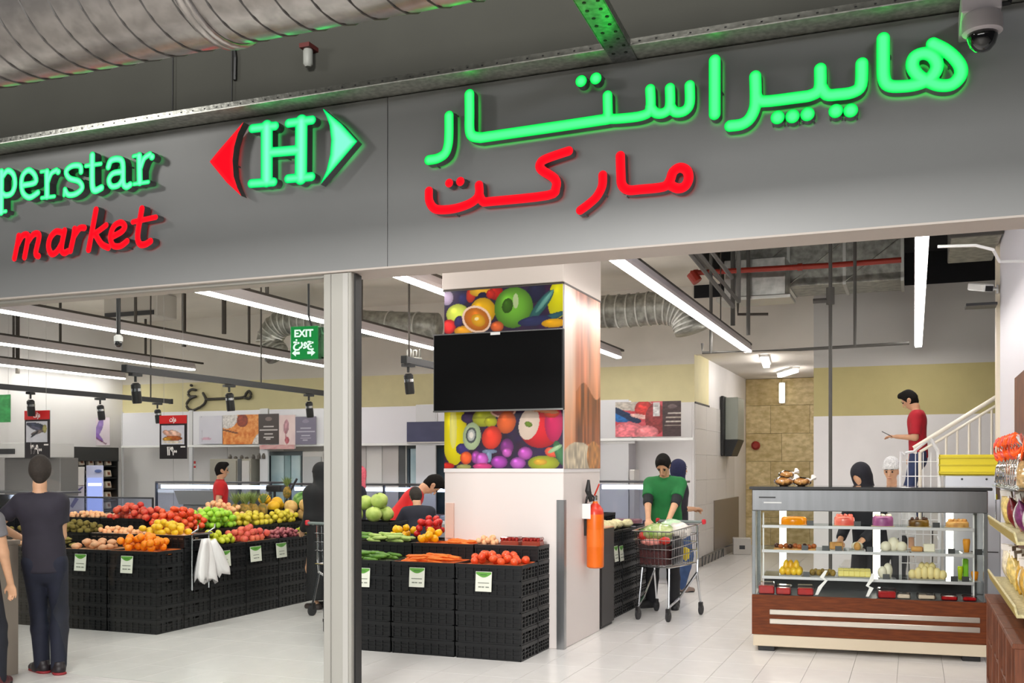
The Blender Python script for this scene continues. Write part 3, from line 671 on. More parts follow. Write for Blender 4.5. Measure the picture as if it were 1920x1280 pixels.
# track spotlights
def track(X, y0, y1, z, spots, label, lbs, rods):
    t = thing('light_track', label, 'track', (X, y0, z)); L = y1-y0
    MB().box(-.03, .03, 0, L, 0, .07).build('track_bar', M_darkst, t); MB().box(-.035, .035, -.02, 0, -.005, .075).build('end_cap', M_blackm, t); MB().box(-.035, .035, L, L+.02, -.005, .075).build('end_cap', M_blackm, t)
    for r in rods: MB().tube([(0, r-y0, .07), (.0, r-y0, 4.44-z)], .011, 6).build('suspension_wire', M_rod, t)
    for i, (sy, lb) in enumerate(zip(spots, lbs)):
        s = thing('spotlight', lb, 'spotlight', (X, sy, z-.005), random.uniform(-.5, .5))
        MB().box(-.03, .03, -.07, .07, -.03, 0).build('adaptor', M_blackm, s)
        MB().tube([(0, 0, -.03), (.0, 0, -.09)], .014, 8).build('stem', M_blackm, s)
        MT = Matrix.Translation((0, 0, -.1)) @ Matrix.Rotation(.12, 4, 'X')
        MB().lathe([(.045, -.22), (.05, -.2), (.05, -.02), (.03, 0)], 16, MT).build('barrel', M_blackm, s, auto=40)
        MB().lathe([(.0515, -.09), (.0515, -.06)], 16, MT).build('ring', M_chrome, s)
track(-10.95, 8.4, 13.05, 2.6, (10.3, 11.55, 12.75), 'black lighting track hanging at the far left under the strip lamps',
      ('black spotlight on the left track, nearest to the left edge', 'black spotlight at the middle of the left track', 'black spotlight near the right end of the left track'), (12.6,))
track(-7.72, 8.5, 13.2, 2.6, (8.65, 10.25, 12.0), 'grey lighting track hanging above the fruit display',
      ('black spotlight at the left end of the track above the fruit', 'black spotlight in front of the black wall lettering', 'black spotlight right of the wall lettering, near the post'), (10.9,))
p = at(762, 680, 9.6); track(p.x-.02, 9.6, 12.6, p.z, (9.68,), 'dark lighting track left of the television', ('black spotlight hanging just left of the television',), (9.7,))
MB().add([], [])
# small ceiling camera on a black drop pipe
p = at(222, 640, 8.3); t = thing('drop_camera', 'small white camera hanging on a thick black drop pipe at upper left', 'camera', (p.x, 8.3, p.z))
MB().tube([(0, 0, .06), (0, 0, 4.44-p.z)], .022, 8).build('drop_pipe', M_blackm, t); MB().lathe([(.02, .07), (.045, .05), (.045, -.0)], 14).build('housing', M_wht, t); MB().ball((0, 0, -.015), (.04, .04, .045), 12, 8).build('lens_ball', mat('smoked_dome'), t, smooth=True)
p = at(243, 590, 13.2); t = thing('ceiling_unit', 'pale square air unit under the ceiling behind the black drop pipe', 'air unit', (p.x, 13.2, p.z))
MB().bbox(-.55, .55, 0, .5, -.05, .35, .02).build('body', mat('unit_grey', (186, 180, 172), .5), t); MB().box(-.5, .5, -.02, 0, -.02, .05).build('grille', M_darkst, t); MB().tube([(-.3, .2, .35), (-.3, .2, 4.44-p.z)], .02, 6).build('rod', M_rod, t)
# thin rods hanging from the ceiling
for i, (px, ya, Y, L, lb) in enumerate(((286, 760, 12.6, 0, ''), (345, 650, 13.6, .9, 'thick dark ceiling rod behind the strip lamps, right of the black drop pipe'), (420, 626, 13.0, .6, 'dark ceiling rod ending above the lettering'), (33, 700, 13.2, .5, 'dark ceiling rod at the far left'))):
    if not L: continue
    p = at(px, ya, Y); solo('ceiling_rod', MB().tube([(0, 0, 0), (0, 0, 4.44-p.z)], .035, 6), M_rod, lb, 'rod', loc=(p.x, Y, p.z))
# exit sign
p = at(575, 643, 8.2); t = thing('exit_sign', 'green hanging EXIT sign with white arrows beside the storefront post', 'sign', (p.x, 8.2, p.z), .1)
M_exit = mat('exit_green', (6, 110, 48), .3, emit=(6, 110, 48), es=.5)
MB().bbox(-.155, .13, -.03, .03, -.155, .155, .006).build('panel', M_exit, t); MB().box(.135, .2, -.03, .03, -.155, .14).build('side_glass', glass('green_edge_glass', (180, 230, 200), .1), t)
whm = glow('exit_white', (235, 255, 240), 1.0)
text('lettering', 'EXIT', .095, .002, whm, t, Matrix.Translation((-.015, -.034, .085)), bold=.003)
text('lettering', '\u062e\u0631\u0648\u062c', .1, .002, whm, t, Matrix.Translation((-.015, -.034, 0)), bold=.004)
for s in (-1, 1):
    MB().prism([(s*.02, -.012), (s*.06, -.012), (s*.06, -.03), (s*.1, 0), (s*.06, .03), (s*.06, .012), (s*.02, .012)], -.036, -.031, Matrix.Translation((-.015+s*.02, 0, -.095))).build('arrow', whm, t)
MB().tube([(.05, 0, .155), (.02, 0, .26), (.02, 0, 4.44-p.z)], .01, 6).build('hanger', M_blackm, t)
# wall lettering on the olive band
M_let = mat('black_acrylic_letters', (62, 58, 50), .4)
def stroke_word(name, label, strokes, Y, r, m, cat='lettering'):
    t = thing(name, label, cat, (0, 0, 0))
    for s in strokes:
        P = [at(x, y, Y) for x, y in (smooth_pts([tuple(q) for q in s]) if len(s) > 2 else s)]
        mb = MB(); mb.tube([(p.x, Y, p.z) for p in P], r, 8)
        for p in (P[0], P[-1]): mb.ball((p.x, Y, p.z), r, 8, 6)
        mb.build('letter_stroke', m, t, smooth=True)
    return t
stroke_word('wall_lettering', 'black raised Persian lettering on the olive band above the fruit', [
 [(367,731),(359,730),(353,736),(356,743),(367,743)], [(366,743),(355,749),(350,758),(353,766),(362,769),(373,764)], [(358,722),(359.5,722.5)], [(381,737),(386,748),(383,757),(374,764)], [(386,748.5),(420,747),(455,745),(462,737),(467,733),(471,740),(467,747),(459,745)]], YB-.045, .026, M_let)
stroke_word('wall_lettering', 'pale grey raised lettering on the bright wall at far left above the track', [
 [(62,710),(62,742)], [(76,722),(76,740),(85,742),(85,712)], [(44,722),(48,728),(46,738),(40,740)], [(46,741),(62,742)]], YB-.045, .022, mat('grey_letters', (130, 130, 124), .5))
stroke_word('wall_lettering', 'small grey outlined lettering above the spotlight left of the television', [
 [(764,668),(764,656),(770,656),(770,668)], [(775,668),(775,658),(781,658),(781,668)], [(787,668),(787,656)], [(760,670),(790,672)]], 12.7, .012, mat('grey_letters'))

# ================================================================== DUCTS AND PIPES INSIDE
M_dark_duct = mat('dull_duct_steel', (150, 150, 142), .4, .75, noise=.3, scale=10, bump=.2)
def duct_path(name, label, P, r, nseg=14, loc=(0, 0, 0)):
    t = thing(name, label, 'duct', loc); P = [Vector(p) for p in smooth_pts([tuple(p) for p in P], 4)]
    MB().tube(P, r, 20).build('duct_tube', M_dark_duct, t, smooth=True)
    L = len(P); st = max(1, L//nseg)
    for i in range(1, L-1, st):
        d = (P[i+1]-P[i-1]).normalized()*.012; MB().tube([P[i]-d, P[i]+d], r+.012, 20).build('joint_ring', mat('ring_steel', (196, 196, 190), .35, .8), t)
    return t
a = at(520, 665, 14.2); b = at(505, 640, 14.2); c = at(525, 608, 14.2); d = at(570, 602, 14.2); f_ = at(640, 605, 14.2)
duct_path('elbow_duct', 'ribbed metal duct elbow curving down behind the exit sign', [a, b, c, d, f_, at(820, 612, 14.2)], .21, 16)
duct_path('elbow_duct', 'metal duct with a drooping elbow right of the printed column', [at(1110, 585, 14.6), at(1180, 582, 14.6), at(1250, 577, 14.6), at(1285, 592, 14.6), at(1297, 622, 14.6)], .24, 12)
# ceiling plant at right
P0 = at(1375, 585, 14.3); P1 = at(1705, 540, 14.3)
t = thing('square_duct', 'wide rectangular sheet-metal duct under the dark ceiling at right', 'duct', (P0.x, 14.3, 4.05))
Ld = 2.2; mb = MB().bbox(0, Ld, 0, .9, 0, .6, .01); mb.build('duct_box', M_dark_duct, t)
for k in range(4):
    x = .02+k*(Ld/3-.01); MB().box(x-.02, x+.02, -.02, .9, -.02, .62).build('flange', mat('ring_steel'), t)
for k in range(3):
    x = .02+k*(Ld/3-.01); X2 = x+Ld/3; MB().tube([(x, -.006, .02), (X2, -.006, .58)], .008, 4).build('cross_crease', M_dark_duct, t)
p = at(1425, 560, 13.9); t = thing('duct_outlet', 'steel duct outlet box with a lip hanging below the rectangular duct', 'duct', (p.x, 13.75, 3.86))
MB().bbox(-.45, .35, 0, .5, 0, .5, .01).build('box', mat('bright_duct_steel', (186, 186, 180), .3, .85, noise=.2, scale=8), t); MB().bbox(-.55, .42, -.05, .54, -.05, 0, .008).build('lip', mat('ring_steel'), t)
MB().tube([(-.3, .2, -.05), (-.3, .2, -.2), (.1, .2, -.22)], .02, 6).build('drain_pipe', M_rod, t)
def pipe(name, label, P, r, m, cat='pipe', cl=None):
    t = thing(name, label, cat, (0, 0, 0)); MB().tube(P, r, 10).build('pipe_run', m, t, smooth=False)
    for q in (cl or []): MB().tube([Vector(q)-Vector((.03, 0, 0)), Vector(q)+Vector((.03, 0, 0))], r*1.35, 10).build('coupling', m, t)
    return t
M_red = mat('red_pipe_paint', (148, 44, 28), .45); M_gp = mat('pipe_grey')
pipe('sprinkler_pipe', 'long red sprinkler pipe along the front of the dark ceiling void', [at(1295, 512, 13.4), at(1560, 497, 13.4), at(1690, 487, 13.4)], .035, M_red, cl=[at(1305, 512, 13.4), at(1500, 500.5, 13.4)])
pipe('conduit', 'thin horizontal grey conduit hanging over the passage opening', [at(1317, 655, 13.2)+Vector((0, 0, .08)), at(1317, 661, 13.2), at(1500, 655, 13.2), at(1705, 643, 13.2)], .02, M_gp)
for i, (px, ya, yb, Y, r, lb) in enumerate(((1333, 557, 662, 13.2, .022, 'short grey drop rod over the left end of the conduit'), (1374, 565, 610, 13.62, .03, 'grey drop rod right of the pipe elbow'), (1403, 570, 628, 13.62, .025, 'thin grey drop rod below the duct outlet'), (1603, 555, 650, 13.2, .02, 'thin grey drop rod below the rectangular duct'))):
    a = at(px, ya, Y); b = at(px, yb, Y); solo('drop_rod', MB().tube([(0, 0, 0), (0, 0, 4.7-b.z)], r, 8), M_gp, lb, 'rod', loc=(b.x, Y, b.z))
p = at(1557, 900, 12.8); t = thing('support_pole', 'thin grey floor-to-ceiling pole left of the man on the stairs', 'pole', (p.x, 12.8, 0))
MB().tube([(0, 0, 0), (0, 0, 4.71)], .022, 10).build('pole', M_gp, t); MB().tube([(0, 0, 3.55), (0, 0, 3.75)], .05, 10).build('clamp', M_gp, t); MB().tube([(-.2, 0, 3.6), (.0, 0, 3.6)], .03, 8).build('side_arm', M_gp, t); MB().lathe([(.07, 0), (.07, .015), (.025, .02)], 12).build('foot_plate', M_gp, t)
for i, (x0, y0, x1, y1, lb) in enumerate(((1290, 470, 1375, 575, 'left one of the slanting parallel pipes under the ceiling at right'), (1305, 468, 1385, 565, 'middle one of the slanting parallel pipes under the ceiling'), (1330, 466, 1372, 520, 'right one of the slanting parallel pipes under the ceiling'))):
    a = onZ(x0, y0, 4.3); b = onZ(x1, y1, 4.3-.35*i*0); pipe('conduit', lb, [(at(x0, y0, 9.5).x, 9.5, 4.71), at(x0, y0, 9.5), at(x1, y1, 10.3), (at(x1, y1, 10.3).x, 10.3, 4.71)] if i == 1 else [(at(x0, y0, 9.5).x, 9.5, 4.71), at(x0, y0, 9.5), at(x1, y1, 10.3)], .022, M_gp)
pipe('fire_valve', 'red valve fitting at the left end of the sprinkler pipe', [at(1296, 512, 13.35), at(1308, 528, 13.35)], .07, M_red, 'valve')
pipe('conduit', 'pale curved cable running to the wall camera at top right', [at(1758, 462, 8.6), at(1830, 460, 8.6), at(1862, 468, 8.6), at(1874, 490, 9.0), (.91, 9.1, at(1874, 490, 9.0).z)], .012, M_wht)
t = thing('square_duct', 'short dark metal duct box at the far upper right beside the lamp', 'duct', (.38, 12.0, 4.09))
MB().bbox(0, .5, 0, 1.6, 0, .6, .01).build('duct_box', M_dark_duct, t); MB().box(-.02, .5, -.03, .02, -.02, .62).build('flange', M_gp, t)
p = onX(1868, 542, .86); t = thing('wall_camera', 'white bullet security camera fixed on the right wall', 'camera', (.88, p.y, p.z))
MB().lathe([(.05, 0), (.05, .02)], 12, Matrix.Rotation(-PI/2, 4, 'Y')).build('base', M_wht, t); MB().tube([(0, 0, 0), (-.12, -.02, .02)], .018, 8).build('arm', M_wht, t)
MT = Matrix.Translation((-.2, -.05, .02)) @ Matrix.Rotation(.5, 4, 'Z') @ Matrix.Rotation(.22, 4, 'X')
MB().bbox(-.06, .06, -.2, .14, -.035, .05, .012, MT).build('body', M_wht, t); MB().box(-.045, .045, -.203, -.2, -.03, .03, MT).build('lens', M_blackm, t)
MB().bbox(-.34, -.02, -.2, .1, -.2, -.17, .004).build('lower_shelf_plate', M_darkst, t)
# ================================================================== BLACK CRATES
M_crate = mat('black_crate_plastic', (21, 22, 24), .42, spec=.4, noise=.15, scale=60)
CW, CD, CH = .594, .394, .131
def crate_mesh(w, d, h):
    mb = MB()
    mb.box(-w/2, w/2, -d/2, -d/2+.014, h-.03, h); mb.box(-w/2, w/2, d/2-.014, d/2, h-.03, h)
    mb.box(-w/2, -w/2+.014, -d/2, d/2, h-.03, h); mb.box(w/2-.014, w/2, -d/2, d/2, h-.03, h)      # rim
    i = .012
    for a in (-1, 1):
        y0, y1 = sorted((a*(d/2-i), a*(d/2-i-.004))); mb.box(-w/2+i, w/2-i, y0, y1, .01, h-.03)
        x0, x1 = sorted((a*(w/2-i), a*(w/2-i-.004))); mb.box(x0, x1, -d/2+i, d/2-i, .01, h-.062); 
        for (q0, q1) in ((-d/2+i, -.05), (.05, d/2-i)): mb.box(x0, x1, q0, q1, h-.062, h-.03)      # hand hole between
        for z in (.046, .076):
            y0, y1 = sorted((a*(d/2-.004), a*(d/2-i))); mb.box(-w/2+.004, w/2-.004, y0, y1, z-.004, z+.004)
            x0, x1 = sorted((a*(w/2-.004), a*(w/2-i))); mb.box(x0, x1, -d/2+.004, d/2-.004, z-.004, z+.004)
        for k in range(9):
            x = -w/2+.006+k*(w-.024)/8; y0, y1 = sorted((a*(d/2-.002), a*(d/2-i))); mb.box(x, x+.012, y0, y1, .01, h-.03)
        for k in range(6):
            y = -d/2+.006+k*(d-.024)/5; x0, x1 = sorted((a*(w/2-.002), a*(w/2-i))); mb.box(x0, x1, y, y+.012, .01, h-.03)
        y0, y1 = sorted((a*(d/2-.006), a*(d/2-.02))); mb.box(-w/2+.006, w/2-.006, y0, y1, 0, .014)
        x0, x1 = sorted((a*(w/2-.006), a*(w/2-.02))); mb.box(x0, x1, -d/2+.006, d/2-.006, 0, .014)
    mb.box(-w/2+.02, w/2-.02, -d/2+.02, d/2-.02, .004, .012)
    return mb
_crates = {}
ORD = ['lowest', 'second from the floor', 'third from the floor', 'fourth from the floor', 'fifth from the floor', 'sixth from the floor', 'seventh from the floor', 'eighth from the floor', 'ninth from the floor']
def stack(x, y, n, rz, where, d=CD, w=CW, lo=0):
    """n crates on the floor; returns the rim height"""
    for k in range(lo, n):
        lb = 'black crate, %s, %s' % ('topmost of its stack' if k == n-1 else ORD[k], where)
        key = (w, d)
        if key not in _crates:
            o = crate_mesh(w, d, CH).build('produce_crate', M_crate); _crates[key] = o
        else: o = _crates[key].copy(); C.objects.link(o)
        o.location = (x, y, k*.1315); o.rotation_euler = (0, 0, rz); tag(o, lb, 'crate', 'black produce crates')
    return (n-1)*.1315+CH

# ================================================================== PRODUCE
def fm(name, rgb, rgb2=None, rough=.4, scale=6, bump=0): return mat(name, rgb, rough, rgb2=rgb2, scale=scale, bump=bump)
def apple_fn(d): r = math.hypot(d.x, d.y); return 1-.16*math.exp(-(r/.35)**2)-.05*max(0, -d.z)
proto = {}
def P_(name, o): o.location = (0, 0, -50); proto[name] = o; return o
def ballp(name, r, m, fn=None, n=12, mm=8, stem=None):
    t = bpy.data.objects.new(name, None)
    o = MB().ball((0, 0, 0), r, n, mm, fn=fn).build(name, m, smooth=True)
    if stem: MB().tube([(0, 0, (r if isinstance(r, float) else r[2])*.8), (.004, 0, (r if isinstance(r, float) else r[2])*1.12)], .0025, 4).build('stem', stem, o)
    return o
M_stem = mat('brown_stem', (82, 62, 34), .8)
kinds = {
 'red_apple': (ballp('red_apple', .04, fm('red_apple_skin', (196, 38, 34), (214, 92, 60)), apple_fn, stem=M_stem), .04, 'apple'),
 'green_apple': (ballp('green_apple', .039, fm('green_apple_skin', (150, 205, 40), (176, 222, 70)), apple_fn, stem=M_stem), .039, 'apple'),
 'orange': (ballp('orange', .038, fm('orange_peel', (250, 150, 10), (242, 128, 6), bump=.1, scale=60)), .038, 'orange'),
 'lemon': (ballp('lemon', (.046, .033, .033), fm('lemon_peel', (236, 196, 40), (226, 178, 24))), .033, 'lemon'),
 'potato': (ballp('potato', (.05, .036, .03), fm('potato_skin', (222, 172, 132), (206, 148, 108), .7), lambda d: 1+.08*math.sin(5*d.x+2)*math.cos(4*d.y)), .031, 'potato'),
 'kiwifruit': (ballp('kiwifruit', (.036, .028, .028), fm('kiwi_skin', (128, 112, 48), (104, 92, 40), .9)), .028, 'fruit'),
 'ginger_root': (ballp('ginger_root', (.05, .03, .02), fm('ginger_skin', (160, 140, 70), (120, 116, 48), .8), lambda d: 1+.3*math.sin(9*d.x)), .022, 'root'),
 'peach': (ballp('peach', .037, fm('peach_skin', (232, 128, 92), (206, 66, 66), .6), lambda d: 1-.08*math.exp(-((d.x)/.15)**2)*(d.y > 0)), .037, 'peach'),
 'apricot': (ballp('apricot', .026, fm('apricot_skin', (246, 196, 150), (240, 172, 120), .6)), .026, 'apricot'),
 'tomato': (ballp('tomato', (.038, .038, .032), fm('tomato_skin', (222, 66, 34), (228, 96, 48), .25), lambda d: 1+.03*math.cos(5*math.atan2(d.y, d.x)), stem=mat('green_stem', (60, 110, 40), .7)), .032, 'tomato'),
 'red_tomato': (ballp('red_tomato', (.036, .036, .031), fm('red_tomato_skin', (206, 30, 30), (224, 56, 46), .25), lambda d: 1+.03*math.cos(5*math.atan2(d.y, d.x))), .031, 'tomato'),
 'pear': (ballp('pear', (.034, .034, .048), fm('pear_skin', (206, 210, 50), (188, 192, 40)), lambda d: 1-.22*max(0, d.z), stem=M_stem), .036, 'pear'),
 'plum': (ballp('plum', (.027, .024, .024), fm('plum_skin', (150, 70, 84), (190, 110, 110), .4)), .024, 'plum'),
 'green_grape': (ballp('green_grape', (.019, .016, .016), fm('green_grape_skin', (196, 206, 60), (176, 190, 50), .3), n=8, mm=6), .016, 'grape'),
 'melon': (ballp('melon', (.085, .085, .08), fm('cantaloupe_rind', (226, 186, 120), (206, 166, 96), .8, 26, .2), n=16, mm=10), .08, 'melon'),
 'yellow_melon': (ballp('yellow_melon', (.105, .078, .078), fm('yellow_melon_rind', (240, 190, 30), (226, 168, 16), .5), n=16, mm=10), .078, 'melon'),
 'watermelon': (ballp('watermelon', (.16, .12, .12), mat('watermelon_rind', (150, 190, 90), .4, rgb2=(62, 116, 40), scale=14, stretch=(.2, 1, 1)), n=20, mm=12), .12, 'melon'),
 'quince': (ballp('quince', .036, fm('quince_skin', (224, 208, 60), (214, 190, 50)), lambda d: 1+.05*math.sin(6*d.x+3*d.y)), .036, 'quince'),
 'yellow_pepper': (ballp('yellow_pepper', (.036, .036, .04), fm('yellow_pepper_skin', (250, 196, 16), (244, 176, 10), .25), lambda d: 1+.09*math.cos(4*math.atan2(d.y, d.x)), stem=mat('green_stem')), .038, 'pepper'),
 'red_pepper': (ballp('red_pepper', (.037, .037, .042), fm('red_pepper_skin', (196, 26, 26), (178, 18, 20), .25), lambda d: 1+.09*math.cos(4*math.atan2(d.y, d.x)), stem=mat('green_stem')), .038, 'pepper'),
 'cauliflower': (ballp('cauliflower', (.075, .075, .055), fm('cauliflower_curd', (240, 232, 190), (222, 212, 160), .8, 40, .5), lambda d: 1+.07*math.sin(17*d.x)*math.sin(15*d.y)+.04*math.sin(23*d.z), n=24, mm=14), .06, 'cauliflower'),
 'cabbage': (ballp('cabbage', (.085, .085, .075), fm('cabbage_leaf', (186, 204, 110), (150, 178, 78), .6, 12, .3), lambda d: 1+.05*math.sin(6*math.atan2(d.y, d.x)+4*d.z), n=20, mm=12), .075, 'cabbage'),
}
def longp(name, L, r, m, bend=.1, taper=.4, n=8, tip=None):
    pts = []; rs = []
    for i in range(7):
        t = i/6-.5; pts.append((t*L, bend*L*(t*t-.25), 0)); rs.append(r*(1-taper*(t+.5))*(1 if 0 < i < 6 else .35))
    o = MB().tube(pts, rs, n).build(name, m, smooth=True)
    if tip: MB().tube([(-L*.5, 0, 0), (-L*.56, 0, 0)], [r*.5, r*.2], 6).build('stalk_end', tip, o)
    return o
kinds['carrot'] = (longp('carrot', .17, .017, fm('carrot_skin', (244, 132, 48), (232, 110, 30), .6, 30), .04, .65, tip=mat('green_stem')), .016, 'carrot')
kinds['cucumber'] = (longp('cucumber', .16, .017, fm('cucumber_skin', (96, 140, 46), (62, 104, 34), .4, 20), .15, .05), .017, 'cucumber')
kinds['pale_courgette'] = (longp('pale_courgette', .15, .018, fm('courgette_skin', (176, 196, 110), (140, 170, 78), .5, 20), .1, .1), .018, 'courgette')
kinds['banana'] = (longp('banana', .17, .017, fm('banana_skin', (232, 206, 50), (206, 200, 60), .5), .45, .15, tip=M_stem), .018, 'banana')
# pineapple with a crown
pa = MB().ball((0, 0, 0), (.058, .058, .085), 16, 12, fn=lambda d: 1+.05*math.sin(14*math.atan2(d.y, d.x)+12*d.z)*math.sin(16*d.z)).build('pineapple', fm('pineapple_rind', (176, 132, 48), (104, 96, 40), .7, 30, .4), smooth=True)
mb = MB(); rr = random.Random(4)
for k in range(26):
    q = k*2.4; s = .2+k/26*.9; L = .12+.05*rr.random(); z0 = .075
    d = Vector((math.cos(q)*s*.6, math.sin(q)*s*.6, 1)).normalized(); a = Vector((-math.sin(q), math.cos(q), 0))*.011; b = Vector((0, 0, z0)); m_ = b+d*L*.55+Vector((math.cos(q), math.sin(q), 0))*.01; e_ = b+d*L+Vector((math.cos(q), math.sin(q), 0))*.03*s
    mb.add([b-a, b+a, m_+a*.8, e_, m_-a*.8, b+Vector((0, 0, .004)), m_+Vector((0, 0, .004))], [(0, 1, 2, 3, 4), (0, 5, 6, 4), (5, 1, 2, 6), (6, 2, 3), (4, 6, 3)])
mb.build('crown', fm('pineapple_leaf', (150, 166, 96), (112, 134, 72), .6), pa)
kinds['pineapple'] = (pa, .085, 'pineapple')
for k_, v in kinds.items(): v[0].name = k_
_used = {}
def put(kind, loc, rot, label, group, sc=1.0):
    o0, r, cat = kinds[kind]
    if kind not in _used: _used[kind] = True; o = o0
    else:
        o = o0.copy(); C.objects.link(o)
        if kind == 'pineapple':
            for ch in o0.children: c = ch.copy(); C.objects.link(c); c.parent = o
    o.location = loc; o.rotation_euler = rot; o.scale = (sc,)*3; tag(o, label, cat, group); return o
R = random.Random(11)
def heap(kind, cx, cy, rz, L, Wd, z, label, layers=3, sc=1.0, lying=False, crest=None, jitter=.12, n0=None):
    """things heaped in a box L x Wd (local x, y) whose rim is at height z"""
    me = kinds[kind][0].data.vertices; ex = max(abs(v.co.x) for v in me)*sc; ey = max(abs(v.co.y) for v in me)*sc; ez = max(abs(v.co.z) for v in me)*sc
    lying = lying or ex > ey*1.12; r = (ez if lying else max(ez, kinds[kind][1]*sc)); c, s = math.cos(rz), math.sin(rz); pts = []
    H = r*(1+1.5*(layers-1)); fails = 0; cap = CAPS.get(kind, 90)
    while fails < 260 and len(pts) < cap:
        x = R.uniform(-L/2+ex, L/2-ex) if L > 2*ex else 0; y = R.uniform(-Wd/2+ey, Wd/2-ey) if Wd > 2*ey else 0; zz = r
        for (qx, qy, qz) in pts:
            d2 = ((x-qx)/ex)**2+((y-qy)/ey)**2
            if d2 < 3.9: zz = max(zz, qz+r*math.sqrt(4-d2)*.93)
        lim = H*(1.0-.42*(2*x/L)**2-.35*(2*y/Wd)**2)+r*.25
        if zz > max(lim, r*1.01): fails += 1; continue
        pts.append((x, y, zz))
    for (x, y, zz) in pts:
        rot = (R.uniform(-.15, .15), R.uniform(-.12, .12), rz+R.uniform(-.16, .16)) if lying else (R.uniform(-1, 1), R.uniform(-1, 1), R.uniform(0, 6.28))
        if kind in ('pineapple', 'cauliflower', 'cabbage'): rot = (R.uniform(-.2, .2), R.uniform(-.2, .2), R.uniform(0, 6))
        put(kind, (cx+c*x-s*y, cy+s*x+c*y, z-.012+zz), rot, label, label, sc*R.uniform(.93, 1.0))
CAPS = {'apricot': 80, 'green_grape': 150, 'carrot': 55, 'cucumber': 50}
M_liner = {}
def liner(cx, cy, rz, L, Wd, z, rgb, what):
    key = rgb
    mb = MB().bbox(-L/2, L/2, -Wd/2, Wd/2, -.03, 0, .004)
    for a in (-1, 1): mb.box(-L/2, L/2, *sorted((a*Wd/2, a*(Wd/2-.006))), 0, .016)
    solo('tray_liner', mb, mat('liner_%d_%d_%d' % rgb, rgb, .6), what, 'liner', 'tray liners under the produce', loc=(cx, cy, z-.014), rz=rz)

# ------------------------------------------------------------------ price cards
def price_card(loc, rz, label, tilt=.08, w=.145, h=.165):
    t = thing('price_card', label, 'price card', loc, rz, 'green-topped price cards on the crates'); MT = Matrix.Rotation(-tilt, 4, 'X')
    MB().bbox(-w/2, w/2, -.004, 0, -h/2, h/2, .001, MT).build('card', mat('white_card', (226, 228, 214), .4), t)
    P = [(-w/2+.004, h/2-.004)]+[(-w/2+.004+(w-.008)*k/10, h/2-.018-.03*math.sin(PI*k/10)) for k in range(11)]+[(w/2-.004, h/2-.004)]
    MB().prism(P[::-1], -.0055, -.004, MT).build('green_arc', mat('card_green', (96, 158, 62), .4), t)
    for k, (a, b, z, g) in enumerate(((-.045, -.02, -.045, 0), (-.015, .008, -.045, 0), (.02, .05, -.045, 0), (-.05, .05, -.01, 1), (-.03, .03, h/2-.025, 2))):
        MB().box(a, b, -.006, -.0042 if g != 2 else -.0055, z-.004, z+(.005 if g == 0 else .002), MT).build('printed_line', mat('print_grey', (120, 124, 112), .6) if g < 2 else mat('print_dark_green', (50, 100, 40), .6), t)
    return t

# ------------------------------------------------------------------ RIGHT ISLAND (in front of the column)
xs_ = [-3.287, -3.893, -4.499]; nm = ['under the loose tomatoes at the right end', 'under the lower carrots', 'under the lower cucumbers', 'left of the cucumbers, behind the post']
for k, x in enumerate(xs_):
    zr = stack(x, 8.0, 6, 0, nm[k]+', front row')
    zu = stack(x, 8.349, 7, 0, ['behind the tomatoes', 'behind the lower carrots', 'behind the lower cucumbers', 'behind the post'][k]+', back row', d=.294)
ZR, ZU = 5*.1315+CH, 6*.1315+CH
liner(xs_[0], 8.0, 0, .55, .36, ZR, (196, 92, 40), 'orange tray liner under the loose tomatoes'); liner(xs_[1], 8.0, 0, .55, .36, ZR, (210, 104, 44), 'orange tray liner under the lower carrots')
liner(xs_[2], 8.0, 0, .55, .36, ZR, (60, 70, 40), 'dark tray liner under the lower cucumbers')
heap('tomato', xs_[0], 8.0, 0, .52, .34, ZR, 'orange-red tomato in the lower right crate of the right island', 2)
heap('carrot', xs_[1], 7.98, 0, .52, .33, ZR, 'carrot in the lower middle crate of the right island', 3, lying=True)
heap('cucumber', xs_[2], 8.0, 0, .52, .34, ZR, 'dark green cucumber in the lower left crate of the right island', 3, lying=True)
liner(xs_[0], 8.349, 0, .55, .26, ZU, (150, 120, 108), 'brown tray liner under the two strawberry punnets')
heap('carrot', xs_[1]+.14, 8.34, 0, .34, .25, ZU, 'carrot in the upper crate in front of the column', 2, lying=True, sc=.9)
liner(xs_[1], 8.349, 0, .55, .26, ZU, (214, 112, 50), 'orange tray liner under the upper carrots')
heap('apricot', xs_[0]-.22, 8.34, 0, .2, .24, ZU, 'pale orange apricot left of the strawberry punnets', 2)
heap('yellow_pepper', xs_[1]-.2, 8.35, 0, .2, .25, ZU, 'yellow pepper in the upper crate under the red tomatoes', 2)
heap('pale_courgette', xs_[2], 8.349, 0, .5, .26, ZU, 'pale green courgette in the upper left crate of the right island', 3, lying=True)
def punnet(x, y, z, lb):
    t = thing('fruit_punnet', lb, 'punnet', (x, y, z), 0, 'strawberry punnets'); MB().bbox(-.085, .085, -.06, .06, 0, .05, .01).build('tray', mat('punnet_red_brown', (150, 62, 44), .3), t)
    for k in range(3):
        for j in range(5):
            MB().ball((-.066+j*.033, -.04+k*.04, .055+.006*((j+k) % 2)), (.017, .02, .018), 8, 6).build('strawberry', mat('strawberry_red', (178, 40, 34), .35, noise=.2, scale=90), t, smooth=True)
    MB().bbox(-.086, .086, -.061, .061, .05, .082, .01).build('lid', glass('plastic_lid', (240, 232, 230), .05), t)
punnet(xs_[0]+.0, 8.33, ZU-.012, 'left punnet of strawberries at the top of the crates by the column'); punnet(xs_[0]+.2, 8.33, ZU-.012, 'right punnet of strawberries at the top of the crates by the column')
